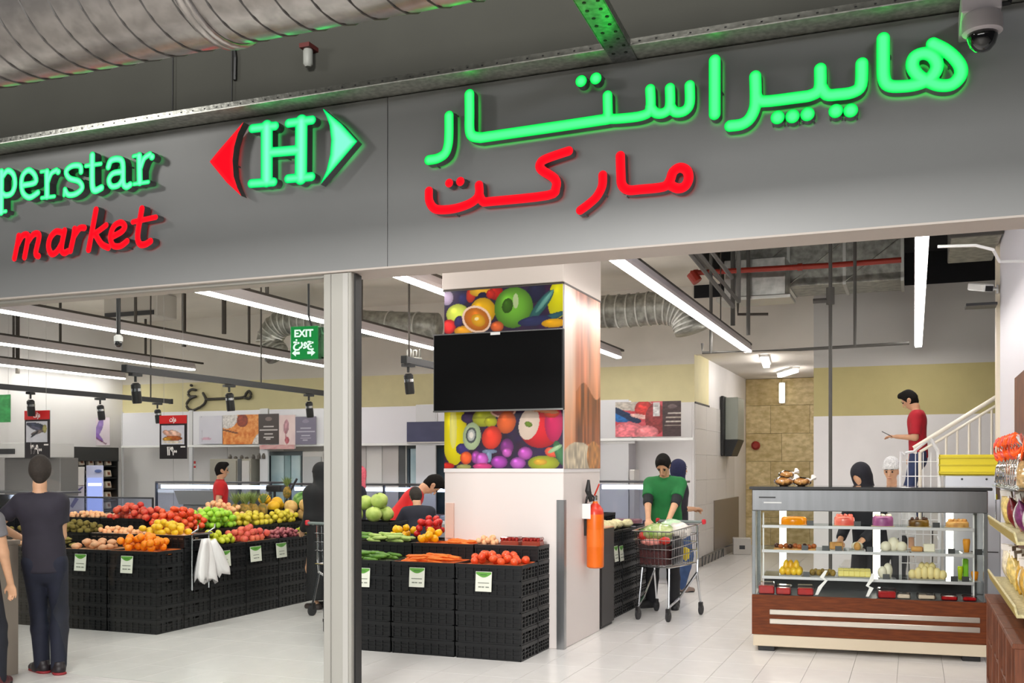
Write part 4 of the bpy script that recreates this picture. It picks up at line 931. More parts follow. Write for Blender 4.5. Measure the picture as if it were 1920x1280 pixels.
for i, px in enumerate((680, 782, 907)):
    p = at(px, 1082 if i < 2 else 1090, 7.792); price_card((p.x, 7.79, p.z), 0, ['price card on the right island, half hidden by the post', 'price card under the lower carrots', 'price card under the loose tomatoes'][i])
# further back left of the column
for k, x in enumerate((-4.42, -5.03)):
    stack(x, 8.72, 7, 0, ['third row, left of the column', 'third row, under the green produce', 'third row, behind the post'][k]); 
Z7 = 6*.1315+CH
heap('red_tomato', -4.27, 8.72, 0, .3, .34, Z7+.03, 'bright red tomato heaped high left of the column', 4)
heap('yellow_pepper', -4.55, 8.7, 0, .2, .34, Z7, 'yellow pepper heaped beside the red tomatoes', 2)
heap('cucumber', -5.03, 8.72, 0, .52, .34, Z7, 'cucumber in the third row of the right island', 2, lying=True)
stack(-5.12, 9.15, 8, 0, 'under the pale green cabbages beside the post')
heap('cabbage', -5.14, 9.15, 0, .54, .38, 7*.1315+CH, 'pale green cabbage heaped beside the storefront post', 2, sc=1.05)
# ------------------------------------------------------------------ LEFT ISLAND
X0 = -6.71
ysd = [8.905+.606*k for k in range(6)]
nmf = ['under the oranges', 'under the potatoes', 'under the ginger by the boy', 'hidden behind the leaning boy', 'at the far left edge']
for k in range(5):
    x = X0-.3-.606*k; stack(x, 8.0, 6, 0, nmf[k]+', left island front'); stack(x, 8.4, 7, 0, ['behind the oranges', 'behind the potatoes', 'behind the ginger', 'second row behind the boy', 'second row at the far left edge'][k])
F0 = [X0-.3-.606*k for k in range(5)]
liner(F0[0], 8.0, 0, .55, .36, ZR, (206, 120, 60), 'orange tray liner under the oranges'); heap('orange', F0[0]-.03, 7.99, 0, .5, .34, ZR, 'bright orange fruit in the front crate of the left island', 3)
liner(F0[1], 8.0, 0, .55, .36, ZR, (196, 150, 110), 'tan tray liner under the potatoes'); heap('potato', F0[1], 8.0, 0, .54, .34, ZR, 'pinkish tan potato in the front crate left of the oranges', 2)
heap('ginger_root', F0[2], 8.0, 0, .54, .34, ZR, 'olive brown ginger root in the crate beside the leaning boy', 3)
heap('potato', F0[3], 8.0, 0, .54, .34, ZR, 'potato in the crate behind the leaning boy', 1)
liner(F0[0], 8.4, 0, .57, .37, Z7, (232, 190, 150), 'cream tray liner under the lemons'); liner(F0[1], 8.4, 0, .57, .37, Z7, (236, 200, 170), 'cream tray liner under the pale apricots')
heap('lemon', F0[0]-.06, 8.36, 0, .5, .3, Z7, 'yellow lemon in the upper crate above the oranges', 3)
heap('apricot', F0[1], 8.33, 0, .54, .22, Z7, 'pale apricot in the upper crate below the red apples', 2)
heap('kiwifruit', F0[2], 8.36, 0, .54, .32, Z7, 'brown kiwifruit in the upper crate beside the leaning boy', 3)
heap('kiwifruit', F0[3], 8.36, 0, .54, .32, Z7, 'brown kiwifruit behind the leaning boy', 1)
for k in range(1, 5): stack(F0[k]-.24, 8.8, 8, 0, ['', 'under the red apples', 'behind the kiwifruit', 'third row behind the leaning boy', 'third row at the far left edge'][k])
Z8 = 7*.1315+CH
heap('red_apple', F0[1]-.2, 8.78, 0, .6, .38, Z8-.02, 'red apple in the heap behind the apricots', 3)
heap('tomato', X0-.66, ysd[0]-.03, PI/2, .58, .46, Z7, 'tomato in the tall heap behind the lemons', 5, sc=1.05)
heap('apricot', F0[2]-.24, 8.78, 0, .5, .34, Z8, 'apricot in the back crate left of the red apples', 2, sc=.9)
# side rows facing right
for k, y in enumerate(ysd):
    stack(X0-.2, y, 6, PI/2, ['under the yellow-green pears', 'under the peaches', 'under the plums', 'under the green grapes', 'beyond the grapes', 'beyond the woman in black'][k]+', side row')
    stack(X0-.62, y, 7, PI/2, ['under the tall tomato heap', 'under the green apples', 'under the nearer quinces', 'under the farther quinces', 'under the cantaloupe melons', 'at the far end of the island'][k]+', second side row')
    if k > 1: stack(X0-1.04, y, 7 if k < 4 else 8, PI/2, ['', '', 'under the inner apricots', 'under the pineapples', 'under the yellow melons', 'under the watermelons'][k]+', inner row')
liner(X0-.2, ysd[1], PI/2, .55, .36, ZR, (196, 140, 100), 'tan tray liner under the peaches')
heap('pear', X0-.2, ysd[0], PI/2, .52, .34, ZR, 'yellow-green pear in the side crate by the hanging white bags', 2)
heap('peach', X0-.2, ysd[1], PI/2, .56, .34, ZR, 'red-blushed peach in the side crate', 3)
heap('plum', X0-.2, ysd[2], PI/2, .54, .34, ZR, 'dusky red plum in the side crate beyond the peaches', 3)
heap('green_grape', X0-.16, ysd[3], PI/2, .5, .26, ZR+.01, 'pale green grape in the side crate near the woman in black', 4)
heap('banana', X0-.2, ysd[4], PI/2, .5, .3, ZR, 'yellow banana at the far end of the side crates', 3, lying=True)
heap('green_apple', X0-.62, ysd[1]-.1, PI/2, .74, .38, Z7, 'bright green apple heaped above the pears', 4)
heap('quince', X0-.62, ysd[2], PI/2, .6, .38, Z7, 'yellow quince in the upper side crate, nearer the green apples', 3)
heap('quince', X0-.55, ysd[3]-.05, PI/2, .5, .26, Z7, 'yellow quince in the upper side crate, farther back', 3)
heap('melon', X0-.62, ysd[4]-.1, PI/2, .74, .4, Z7, 'round cantaloupe melon beside the woman in black', 2, sc=1.05)
heap('melon', X0-.6, ysd[5], PI/2, .58, .36, Z7, 'round cantaloupe melon at the far end', 2)
heap('apricot', X0-1.04, ysd[2], PI/2, .56, .38, Z7+.02, 'pale apricot in the inner crates behind the green apples', 6, sc=1.2)
for q_ in range(6): put('pineapple', (X0-1.13+.17*(q_ % 2), ysd[3]-.2+.17*(q_//2), Z7+.13), (R.uniform(-.12, .12), R.uniform(-.12, .12), q_*1.1), 'pineapple with a grey-green crown standing on the left island', 'pineapples on the left island', 1.1)
heap('yellow_melon', X0-1.04, ysd[4]-.05, PI/2, .58, .38, Z8-.02, 'golden yellow melon behind the quinces', 2, sc=.95)
put('watermelon', (X0-.98, ysd[5]-.12, Z8+.1), (0, 0, 1.4), 'striped green watermelon beside the woman in black, the nearer one', None)
put('watermelon', (X0-1.0, ysd[5]+.16, Z8+.11), (0, 0, 1.7), 'striped green watermelon behind the nearer one', None)
put('pineapple', (X0-1.25, ysd[5]-.1, Z8+.2), (0, 0, .4), 'single pineapple above the watermelon by the post', None)
for k, (px, py, Y) in enumerate(((151, 1054, 7.792), (238, 1058, 7.792))):
    p = at(px, py, Y); price_card((p.x, 7.79, p.z), 0, ['price card under the potatoes', 'price card under the oranges'][k])
for k, (px, py) in enumerate(((420, 1047), (479, 1038), (527, 1031))):
    p = onX(px, py, X0+.012); price_card((X0+.016, p.y, p.z), PI/2, ['price card under the pears', 'price card under the peaches', 'price card under the green grapes'][k], w=.2)
# rack with white plastic bags at the corner
rk = thing('bag_rack', 'small chrome rack with two arms on the corner of the left island', 'rack', (X0+.02, 8.42, .62))
for s in (-.13, .13):
    MB().tube([(0, s, -.25), (0, s, .32), (.07, s, .36), (.075, s, .4)], .008, 6).build('arm', M_chrome, rk)
MB().tube([(.005, -.13, .25), (.005, .13, .25)], .007, 6).build('crossbar', M_chrome, rk)
MB().box(.0, .03, -.15, .15, .3, .318).build('top_plate', M_chrome, rk)
bgs = thing('bag_bundle', 'bundle of white plastic carrier bags hanging from the chrome rack', 'bags', (X0+.09, 8.42, .88))
def bagm(seed, w, L):
    r_ = random.Random(seed); mb = MB(); n = 15; m = 9; vs = []
    for j in range(m):
        f = j/(m-1); ww = w*(.45+.55*min(1, f*2.4))
        for i in range(n):
            a = 2*PI*i/n; fold = 1+.22*math.sin(3*a+seed)+.12*math.sin(7*a+seed*2+f*2)
            vs.append((.05*math.cos(a)*fold*(.6+f*.6)+.02*f, ww/2*math.sin(a)*fold+.03*f*math.sin(seed), -f*L*(1+.1*math.sin(4*a+seed)*(f > .7))))
    fs = [(j*n+i, j*n+(i+1) % n, (j+1)*n+(i+1) % n, (j+1)*n+i) for j in range(m-1) for i in range(n)]+[tuple(range(n)), tuple((m-1)*n+i for i in range(n))]
    return mb.add(vs, fs)
M_bag = mat('white_plastic_film', (238, 234, 234), .45, noise=.03, scale=9)
bagm(1, .2, .42).build('carrier_bag', M_bag, bgs, smooth=True)
b2 = bagm(2, .16, .36).build('carrier_bag', M_bag, bgs, smooth=True); b2.location = (.03, .07, -.02); b2.rotation_euler = (.35, 0, 0)
b3 = bagm(4, .14, .4).build('carrier_bag', M_bag, bgs, smooth=True); b3.location = (.03, -.06, .0); b3.rotation_euler = (-.1, .05, 0)
# right of the column: black end panel and more crates with cauliflowers
en = thing('end_panel_cabinet', 'tall black end cabinet right behind the white column', 'cabinet', (-2.86, 9.68, 0))
MB().bbox(-.5, 0, 0, .44, .03, .985, .005).build('body', mat('satin_black_panel', (52, 50, 50), .5), en); MB().box(-.5, .004, .02, .42, .985, .997).build('top_edge', mat('wood_edge', (206, 160, 120), .5), en); MB().box(-.48, -.02, .02, .42, 0, .03).build('foot', M_blackm, en)
for k, y in enumerate((10.44, 11.05, 11.66)):
    stack(-3.14, y, 7, PI/2, ['under the nearer cauliflowers', 'under the farther cauliflowers', 'last right of the column'][k]+', behind end cabinet'); stack(-3.56, y, 8, PI/2, ['inner row, cauliflowers', 'inner row, farther cauliflowers', 'last of the inner row'][k]+', right of the column')
heap('cauliflower', -3.14, 10.44, PI/2, .58, .38, Z7, 'cream cauliflower on the crates right of the column', 1)
heap('cauliflower', -3.56, 10.44, PI/2, .58, .38, Z8, 'cream cauliflower in the raised inner crate right of the column', 2)
heap('cauliflower', -3.14, 11.05, PI/2, .58, .38, Z7, 'cream cauliflower next to the shopping trolley', 1, sc=.9)
heap('cauliflower', -3.2, 9.9, PI/2, .4, .38, .997+.01, 'cream cauliflower on the black end cabinet', 1, sc=.9)
for k, (px, py) in enumerate(((1156, 1038), (1166, 1037))):
    p = onX(px, py, -2.93); price_card((-2.935, p.y, p.z), PI/2, ['price card on the crates right of the column, nearer one', 'price card on the crates right of the column, farther one'][k])
for k_, v in kinds.items():
    if k_ not in _used:
        for ch in list(v[0].children): bpy.data.objects.remove(ch)
        bpy.data.objects.remove(v[0])
# ================================================================== CAKE CASE
M_mah = mat('mahogany_laminate', (112, 54, 20), .55, spec=.25, rgb2=(88, 40, 14), scale=7, stretch=(1, 1, 8))
M_beige = mat('beige_plinth', (206, 192, 168), .5)
cs = thing('cake_case', 'glass-fronted refrigerated cake case with mahogany base and steel header', 'display case', (-1.315, 9.04, 0), math.radians(4.0))
Lc, Dc = 1.88, .72
c_ = cs
MB().bbox(0, Lc, 0, .03, .145, .49, .004).build('front_panel', M_mah, c_); MB().bbox(.02, Lc, .03, Dc, .145, .44, .003).build('machine_box', mat('case_inner_grey', (120, 120, 122), .5), c_)
MB().bbox(.01, Lc-.01, .005, Dc-.02, .045, .145, .004).build('plinth', M_beige, c_)
for (x, y) in ((.12, .08), (Lc-.12, .08), (.12, Dc-.1), (Lc-.12, Dc-.1)): MB().bbox(x-.07, x+.07, y-.04, y+.04, 0, .045, .004).build('foot', M_blackm, c_)
for z in (.345, .265): MB().bbox(.15, Lc-.06, -.012, 0, z-.022, z+.022, .004).build('trim_bar', mat('satin_aluminium', (206, 198, 186), .3, .8), c_)
MB().bbox(.03, Lc-.03, .03, Dc, .44, .488, .003).build('display_deck', mat('deck_steel', (96, 96, 100), .4, .3), c_)
for x in (0, Lc-.03): MB().bbox(x, x+.03, .01, .045, .49, 1.22, .003).build('corner_post', mat('post_steel', (150, 156, 158), .25, .8), c_)
for x in (0, Lc-.03): MB().bbox(x, x+.03, Dc-.05, Dc-.01, .465, 1.22, .003).build('corner_post', mat('post_steel'), c_)
MB().bbox(0, Lc, 0, .16, 1.22, 1.405, .006).build('header', mat('satin_header_steel', (128, 130, 132), .34, 1, noise=.06, scale=20, stretch=(1, 1, .05)), c_)
MB().bbox(-.02, Lc+.03, -.03, Dc, 1.405, 1.43, .004).build('top_slab', mat('dark_glass_top', (50, 52, 54), .12, coat=.5), c_)
MB().box(-.02, Lc+.03, -.034, -.03, 1.408, 1.427).build('top_edge_trim', M_blackm, c_)
for x in (.06,): MB().box(x, x+.14, -.003, 0, 1.33, 1.342).build('printed_line', mat('print_dark', (40, 42, 44), .5), c_)
MB().box(.1, .25, -.003, 0, 1.285, 1.297).build('printed_line', mat('print_silver', (196, 198, 196), .4), c_)
MB().box(.03, Lc-.03, .012, .016, .49, 1.22).build('front_glass', glass('case_glass', (250, 252, 251), .012), c_)
for x in (.006, Lc-.012): MB().box(x, x+.005, .045, Dc-.05, .465, 1.22).build('side_glass', glass('case_glass'), c_)
for x in (.2, 1.02, Lc-.25): MB().bbox(x, x+.06, Dc-.05, Dc-.02, .6, 1.2, .006).build('lit_upright_or_fill', glow('case_lamp', (255, 246, 232), 7.0), c_)
MB().bbox(.06, Lc-.06, .175, .205, 1.228, 1.25, .004).build('lit_upright_or_fill', glow('case_lamp'), c_)  # unseen tube behind the header, added to light the shelves
SH = (1.085, .87, .64)
for i, z in enumerate(SH):
    MB().bbox(.08, Lc-.09, .09, Dc-.1, z-.008, z, .002).build('glass_shelf', glass('shelf_glass', (240, 246, 244), .02), c_)
    MB().bbox(.08, Lc-.09, .08, .092, z-.018, z+.008, .002).build('shelf_rail', mat('shelf_rail', (214, 212, 214), .3, .5), c_)
for x in (.085, Lc-.1): MB().bbox(x, x+.012, .1, .114, .47, 1.2, .002).build('shelf_support', M_wht, c_)
MB().box(.05, Lc-.05, Dc-.09, Dc-.07, .47, .6).build('rear_kick', M_darkst, c_)
Mc = Matrix.Translation(cs.location) @ Matrix.Rotation(math.radians(4), 4, 'Z')
def cx_of(px):   # fraction along the case of an image column
    a = at(px, 1000, 9.1); inv = Mc.inverted() @ a; r_ = ray(px, 1000); 
    # intersect the vertical plane local y = .3
    o = Mc.inverted() @ Vector((0, 0, CAMZ)); d = Mc.inverted().to_3x3() @ r_; t = (.3-o.y)/d.y; return (o+d*t).x
def cobj(name, label, cat, px, z, y=.3, group=None):
    p = Mc @ Vector((cx_of(px), y, z)); return thing(name, label, cat, p, math.radians(4)+random.uniform(-.1, .1), group)
def cake(px, z, r, h, m, label, top=None, deco=None, y=.3, squash=1):
    t = cobj('cake', label, 'cake', px, z, y)
    MB().lathe([(r*1.12, 0), (r*1.15, .006), (r*1.1, .008)], 24).build('board', mat('cake_board_gold', (206, 190, 150), .4, .3), t)
    MB().lathe([(r, .008), (r*1.01, h*.5), (r*.98, h*.85), (r*.85, h), (.001, h*1.02)], 24, wob=(lambda q, zz: 1+.02*math.sin(9*q)) if deco else None).build('body', m, t, auto=50)
    if top is not None:
        for k in range(deco or 8):
            q = 2*PI*k/(deco or 8); MB().ball((r*.68*math.cos(q), r*.68*math.sin(q), h+.006), r*.17, 8, 6).build('topping', top, t, smooth=True)
    return t
M_or = mat('orange_glaze', (250, 152, 12), .2, noise=.06, scale=8); M_sal = mat('salmon_glaze', (240, 96, 84), .25, rgb2=(250, 140, 120), scale=9); M_pur = mat('berry_mousse', (150, 74, 130), .4, rgb2=(176, 104, 156), scale=12)
M_cho = mat('chocolate', (70, 36, 20), .35); M_cream = mat('cream', (246, 238, 214), .5); M_yel = mat('lemon_glaze', (248, 206, 50), .25, rgb2=(226, 168, 20), scale=12); M_gold = mat('golden_pastry', (226, 176, 100), .55, rgb2=(196, 136, 66), scale=20); M_redg = mat('red_jelly', (196, 28, 34), .2, noise=.15, scale=20)
cake(1489, SH[0], .11, .075, M_or, 'round orange-glazed cake at the left of the top shelf', y=.26)
cake(1583, SH[0], .085, .085, M_sal, 'salmon-red domed cake on the top shelf', top=M_sal, deco=9, y=.26)
cake(1655, SH[0], .085, .09, M_pur, 'purple cake with cream dots in the middle of the top shelf', top=M_cream, deco=8, y=.26)
cake(1722, SH[0], .085, .065, mat('pistachio_choc', (130, 96, 24), .35, rgb2=(70, 40, 20), scale=10), 'pistachio and chocolate cake right of the middle of the top shelf', top=M_cho, deco=7, y=.26)
cake(1794, SH[0], .09, .055, M_gold, 'golden almond tart at the right of the top shelf', top=M_gold, deco=10, y=.26)
def tray_of(px0, px1, z, y, items, label, tray_m=None):
    x0, x1 = cx_of(px0), cx_of(px1); p = Mc @ Vector(((x0+x1)/2, y, z)); t = thing('cake_tray', label, 'tray', p, math.radians(4)); w = x1-x0
    MB().bbox(-w/2, w/2, -.11, .11, 0, .012, .004).build('tray', tray_m or mat('silver_tray', (196, 196, 196), .3, .7), t)
    for (kx, ky, r, h, m, nm_) in items:
        X = -w/2+w*kx
        if nm_ == 'slice': MB().bbox(X-r, X+r, ky-.035, ky+.035, .012, .012+h, .006).build('cake_slice', m, t)
        elif nm_ == 'cup': MB().lathe([(r*.7, .012), (r, .012+h*.8), (r*.9, .012+h)], 12, Matrix.Translation((X, ky, 0))).build('dessert_cup', m, t, smooth=True)
        else: MB().ball((X, ky, .012+h*.6), (r, r, h*.75), 10, 7).build('pastry', m, t, smooth=True)
    return t
M_brn = mat('brown_pastry', (176, 96, 44), .5, noise=.15, scale=20)
tray_of(1452, 1530, SH[1], .26, [(k/9+.06, (-.05 if k % 2 else .04), .024, .03, M_brn if k % 3 else M_cho, 'ball') for k in range(9)], 'tray of small brown pastries at the left of the middle shelf', M_gold)
tray_of(1556, 1580, SH[1], .26, [(.5, 0, .055, .06, M_gold, 'slice')], 'pale layered cake slice on the middle shelf')
tray_of(1592, 1622, SH[1], .26, [(.5, 0, .05, .05, M_cream, 'ball'), (.5, -.05, .03, .05, M_gold, 'ball')], 'small cream-topped cake left of the middle of the middle shelf')
tray_of(1650, 1700, SH[1], .26, [(.2, -.04, .045, .06, M_cream, 'ball'), (.5, .0, .05, .085, M_cream, 'ball'), (.8, -.03, .045, .06, M_cream, 'ball')], 'heap of white cream puffs on the middle shelf')
tray_of(1706, 1752, SH[1], .26, [(.25, -.03, .045, .04, M_gold, 'slice'), (.75, -.03, .045, .065, M_cream, 'slice'), (.5, .05, .04, .03, M_brn, 'slice')], 'orange-brown and cream cake pieces on the middle shelf')
tray_of(1800, 1822, SH[1], .26, [(.5, 0, .03, .11, mat('amber_jelly', (240, 160, 50), .2), 'cup')], 'tall amber dessert cup at the right of the middle shelf')
tray_of(1462, 1504, SH[2], .26, [(kx, ky, .03, .05, M_yel, 'ball') for kx in (.15, .4, .65, .88) for ky in (-.06, .0, .06)]+[(kx, 0, .03, .095, M_yel, 'ball') for kx in (.3, .5, .75)], 'heap of glossy yellow balls at the left of the bottom shelf')
tray_of(1520, 1565, SH[2], .26, [(k/7+.07, (-.04, .03)[k % 2], .024, .04, mat('olive_pastry', (150, 120, 40), .5, noise=.3, scale=30), 'ball') for k in range(7)], 'tray of olive-brown dates on the bottom shelf')
tray_of(1572, 1632, SH[2], .26, [(k/6+.08, (-.04), .024, .05, mat('butter_cake', (242, 226, 130), .5), 'slice') for k in range(6)]+[(k/6+.08, (.05), .024, .06, mat('butter_cake'), 'slice') for k in range(6)], 'row of pale yellow butter cake slices on the bottom shelf')
tray_of(1646, 1672, SH[2], .26, [(.3, -.03, .04, .07, M_cream, 'ball'), (.7, .0, .04, .09, M_cream, 'ball')], 'two cream domes right of the centre of the bottom shelf')
tray_of(1706, 1770, SH[2], .26, [(kx, -.02, .034, .05+.03*math.sin(kx*PI), mat('butter_puff', (246, 226, 160), .5), 'ball') for kx in (.06, .24, .42, .6, .78, .95)]+[(kx, .03, .034, .1, mat('butter_puff'), 'ball') for kx in (.35, .5, .65)], 'mound of pale yellow puffs at the right of the bottom shelf')
tray_of(1790, 1812, SH[2], .24, [(.4, 0, .022, .11, mat('lime_jelly', (190, 214, 30), .2), 'cup'), (.9, 0.06, .022, .17, mat('green_card', (120, 190, 20), .5), 'slice')], 'lime-green dessert cup near the right of the bottom shelf')
tray_of(1818, 1834, SH[2], .24, [(.5, 0, .03, .07, M_or, 'cup')], 'orange jelly cup at the right end of the bottom shelf')
M_clam = glass('clamshell_plastic', (248, 240, 240), .05)
for k, (px, w, hh, y) in enumerate(((1440, .13, .105, .11), (1472, .12, .085, .1), (1511, .13, .09, .1), (1660, .14, .085, .11), (1692, .1, .05, .12), (1733, .13, .05, .13), (1775, .12, .045, .12), (1812, .1, .045, .12))):
    t = cobj('dessert_box', 'clear box of red jelly cake on the case floor, %s' % ['leftmost', 'second from the left', 'third from the left', 'just right of the centre', 'fifth from the left', 'sixth from the left', 'second from the right', 'rightmost'][k], 'dessert box', px, .489, y, 'clear boxes on the case floor')
    MB().bbox(-w/2, w/2, -.05, .05, 0, hh*.7, .01).build('jelly_cake', M_redg if k < 4 or k > 5 else M_cream, t); MB().bbox(-w/2-.004, w/2+.004, -.054, .054, 0, hh, .01).build('clear_lid', M_clam, t)
tags = [(1520, 0), (1607, 0), (1752, 0), (1510, 1), (1548, 1), (1572, 1), (1630, 1), (1780, 1), (1830, 1), (1513, 2), (1660, 2), (1785, 2), (1806, 2), (1740, 3)]
oname = ['top', 'middle', 'bottom']
for k, (px, s) in enumerate(tags):
    p = Mc @ Vector((cx_of(px), .13 if s < 3 else .1, SH[s] if s < 3 else .489)); nb = ['leftmost', 'second', 'third', 'fourth', 'fifth', 'rightmost']
    idx = sum(1 for q in tags[:k] if q[1] == s)
    t = thing('tag_holder', 'small black price tag on the %s' % ('case floor' if s == 3 else '%s cake shelf, %s' % (oname[s], '%s from left' % ['first', 'second', 'third', 'fourth', 'fifth', 'sixth'][idx])), 'price tag', p, math.radians(4), 'black price tags in the cake case')
    MB().bbox(-.028, .028, -.003, .003, 0, .048, .001, Matrix.Rotation(-.15, 4, 'X')).build('tag_face', mat('tag_black', (28, 28, 30), .4), t); MB().box(-.02, .02, -.01, .02, 0, .004).build('tag_foot', M_blackm, t)
for k, (pts, lb) in enumerate(((((1549, 1069), (1541, 1082), (1549, 1088), (1538, 1100), (1531, 1115)), 'left white ribbon hanging down inside the front glass'), (((1637, 1075), (1634, 1087), (1626, 1098), (1634, 1102), (1626, 1118)), 'right white ribbon hanging down inside the front glass'))):
    Yp = 9.14; mb = MB(); prev = None; W_ = []
    for (x, y) in pts: W_.append(at(x, y, Yp))
    vs = []; fs = []
    for i, p in enumerate(W_):
        ww = .012+.006*(i % 2); vs += [(p.x-ww, p.y, p.z), (p.x+ww, p.y-.003, p.z), (p.x+ww, p.y+.004, p.z), (p.x-ww, p.y+.006, p.z)]
    for i in range(len(W_)-1):
        for q in range(4): fs.append((i*4+q, i*4+(q+1) % 4, (i+1)*4+(q+1) % 4, (i+1)*4+q))
    fs += [(0, 1, 2, 3), tuple(len(vs)-4+q for q in range(4))]
    solo('ribbon', mb.add(vs, fs), mat('white_ribbon', (244, 240, 238), .5), lb, 'ribbon')
# bread bags on top of the case
def bread(px, y, z, r, lb):
    p = Mc @ Vector((cx_of(px), y, z)); t = thing('bread_bag', lb, 'bread bag', p, random.uniform(-.3, .3), 'bread bags on the cake case')
    MB().ball((0, 0, r*.5), (r, r*.8, r*.5), 14, 8, fn=lambda d: 1+.08*math.sin(6*d.x+3)).build('bread_roll', M_gold, t, smooth=True)
    MB().ball((0, 0, r*.56), (r*1.15, r*.92, r*.6), 14, 8, fn=lambda d: 1+.1*math.sin(9*d.x)*math.cos(7*d.y)).build('clear_wrap', glass('cellophane', (248, 244, 240), .12), t, smooth=True)
    MB().tube([(r*.9, 0, r*.6), (r*1.25, 0, r*.9), (r*1.5, .02, r*1.1)], [.012, .008, .03], 6).build('twisted_end', mat('cellophane_end', (240, 232, 226), .3), t)
bread(1470, .3, 1.43, .075, 'bread roll in clear wrap at the left end of the case top'); bread(1503, .32, 1.43, .07, 'flatter bread roll in clear wrap beside the first')
bread(1474, .38, 1.5, .06, 'bread roll in clear wrap stacked on the left one')
# ================================================================== RIGHT-HAND SHELVING
M_wal = mat('walnut_laminate', (118, 64, 36), .5, rgb2=(92, 48, 26), scale=6, stretch=(8, 1, 1))
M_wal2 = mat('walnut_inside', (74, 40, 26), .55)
M_lip = mat('pale_wicker_lip', (214, 204, 160), .55, rgb2=(176, 164, 116), scale=60, bump=.3)
XS = .5
for k in range(4):
    y0 = 8.36-.58*(k+1)+.0; t = thing('cube_cabinet', 'walnut open cube cabinet at the right edge, %s' % ['farthest, beside the cake case', 'second from the cake case', 'third from the cake case', 'nearest to the entrance'][k], 'cabinet', (XS, y0, 0), 0, 'walnut cube cabinets')
    w = .565; D = .38; Hh = .63
    for y in (0, w-.022): MB().bbox(0, D, y, y+.022, 0, Hh, .002).build('side_panel', M_wal, t)
    MB().bbox(0, D, .022, w-.022, .0, .05, .002).build('plinth', M_wal, t); MB().bbox(-.012, D, -.002, w+.002, Hh, Hh+.028, .003).build('top_board', M_wal, t)
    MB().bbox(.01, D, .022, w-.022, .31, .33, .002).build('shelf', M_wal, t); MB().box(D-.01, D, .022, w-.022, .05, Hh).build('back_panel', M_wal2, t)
    MB().bbox(.005, D-.01, w*.5-.01, w*.5+.01, .05, .31, .002).build('divider', M_wal, t); MB().bbox(.005, D-.01, w*.5-.01, w*.5+.01, .33, Hh, .002).build('divider', M_wal, t)
# wall gondola with three lipped shelves
gd = thing('wall_shelving', 'tall walnut-backed shelving with pale lipped shelves at the right edge', 'shelving', (.53, 6.22, 0))
MB().bbox(.332, .355, 0, 4.25, .66, 2.42, .003).build('back_panel', M_wal, gd)
for y in (1.9, 2.2): MB().bbox(.29, .33, y, y+.04, .66, 2.3, .003).build('upright', M_blackm, gd)
for i, z in enumerate((.79, 1.19, 1.47)):
    yl = 2.12 if i < 2 else 2.05
    if i == 2: MB().bbox(.0, .332, 0, yl, z-.012, z, .002).build('glass_shelf', glass('shelf_glass'), gd); continue
    MB().bbox(.0, .332, 0, yl, z-.02, z, .003).build('shelf_board', M_lip, gd)
    MT = Matrix.Translation((0, 0, z-.02)) @ Matrix.Rotation(-.25, 4, 'Y'); MB().bbox(-.006, .006, 0, yl, 0, .075, .002, MT).build('shelf_lip', M_lip, gd)
    mb = MB()
    for k in range(int(yl/.028)): mb.box(-.009, -.006, .006+k*.028, .02+k*.028, .01, .065, MT)
    mb.build('lip_weave', mat('wicker_dark', (150, 130, 70), .7), gd)['kind'] = 'stuff'
R2 = random.Random(21)
M_cel = glass('cellophane_bag', (246, 240, 228), .12)
def pouch_mesh(w, h, d, seed):
    r = random.Random(seed); n = 10; m = 9; vs = []; 
    for j in range(m):
        f = j/(m-1); th = math.sin(PI*min(1, f*1.08+.02))**.6; ww = w/2*(1-.12*math.sin(PI*f))
        for i in range(n):
            a = 2*PI*i/n; k = 1+.08*math.sin(3*a+seed+5*f)
            vs.append((d/2*th*math.sin(a)*k, ww*math.cos(a)*(.94+.06*k), f*h))
    fs = [(j*n+i, j*n+(i+1) % n, (j+1)*n+(i+1) % n, (j+1)*n+i) for j in range(m-1) for i in range(n)]+[tuple(range(n)), tuple((m-1)*n+i for i in range(n))]
    return MB().add(vs, fs)
cols = {'pale yellow snack': (222, 196, 120), 'golden cornflake': (206, 160, 60), 'cream puff': (234, 218, 190), 'pinkish sweet': (206, 140, 130), 'white powder': (236, 230, 226), 'dark red candy': (120, 34, 40), 'purple candy': (118, 50, 100)}
pm = {}
def pouch(kind, x, y, z, lb, grp, sc=1):
    if kind not in pm:
        o = pouch_mesh(.15, .21, .09, len(pm)).build('snack_bag', mat('bag_'+kind.replace(' ', '_'), cols[kind], .3, noise=.28, scale=38, bump=.4, coat=.4), smooth=True)
        MB().box(-.012, .012, -.06, .06, .195, .235).build('bag_seal', mat('seal_white', (232, 226, 220), .4), o); pm[kind] = o; first = True
    else: o = dup(pm[kind]); first = False
    o.location = (x, y, z); o.rotation_euler = (0, R2.uniform(-.2, .1), R2.uniform(-.5, .5)); o.scale = (sc,)*3; return tag(o, lb, 'snack bag', grp)
posn = ['nearest the viewer', 'second from the near end', 'third from the near end', 'fourth from the near end', 'fifth from the near end', 'sixth from the near end', 'seventh from the near end', 'farthest, beside the cake case']
ks = list(cols)
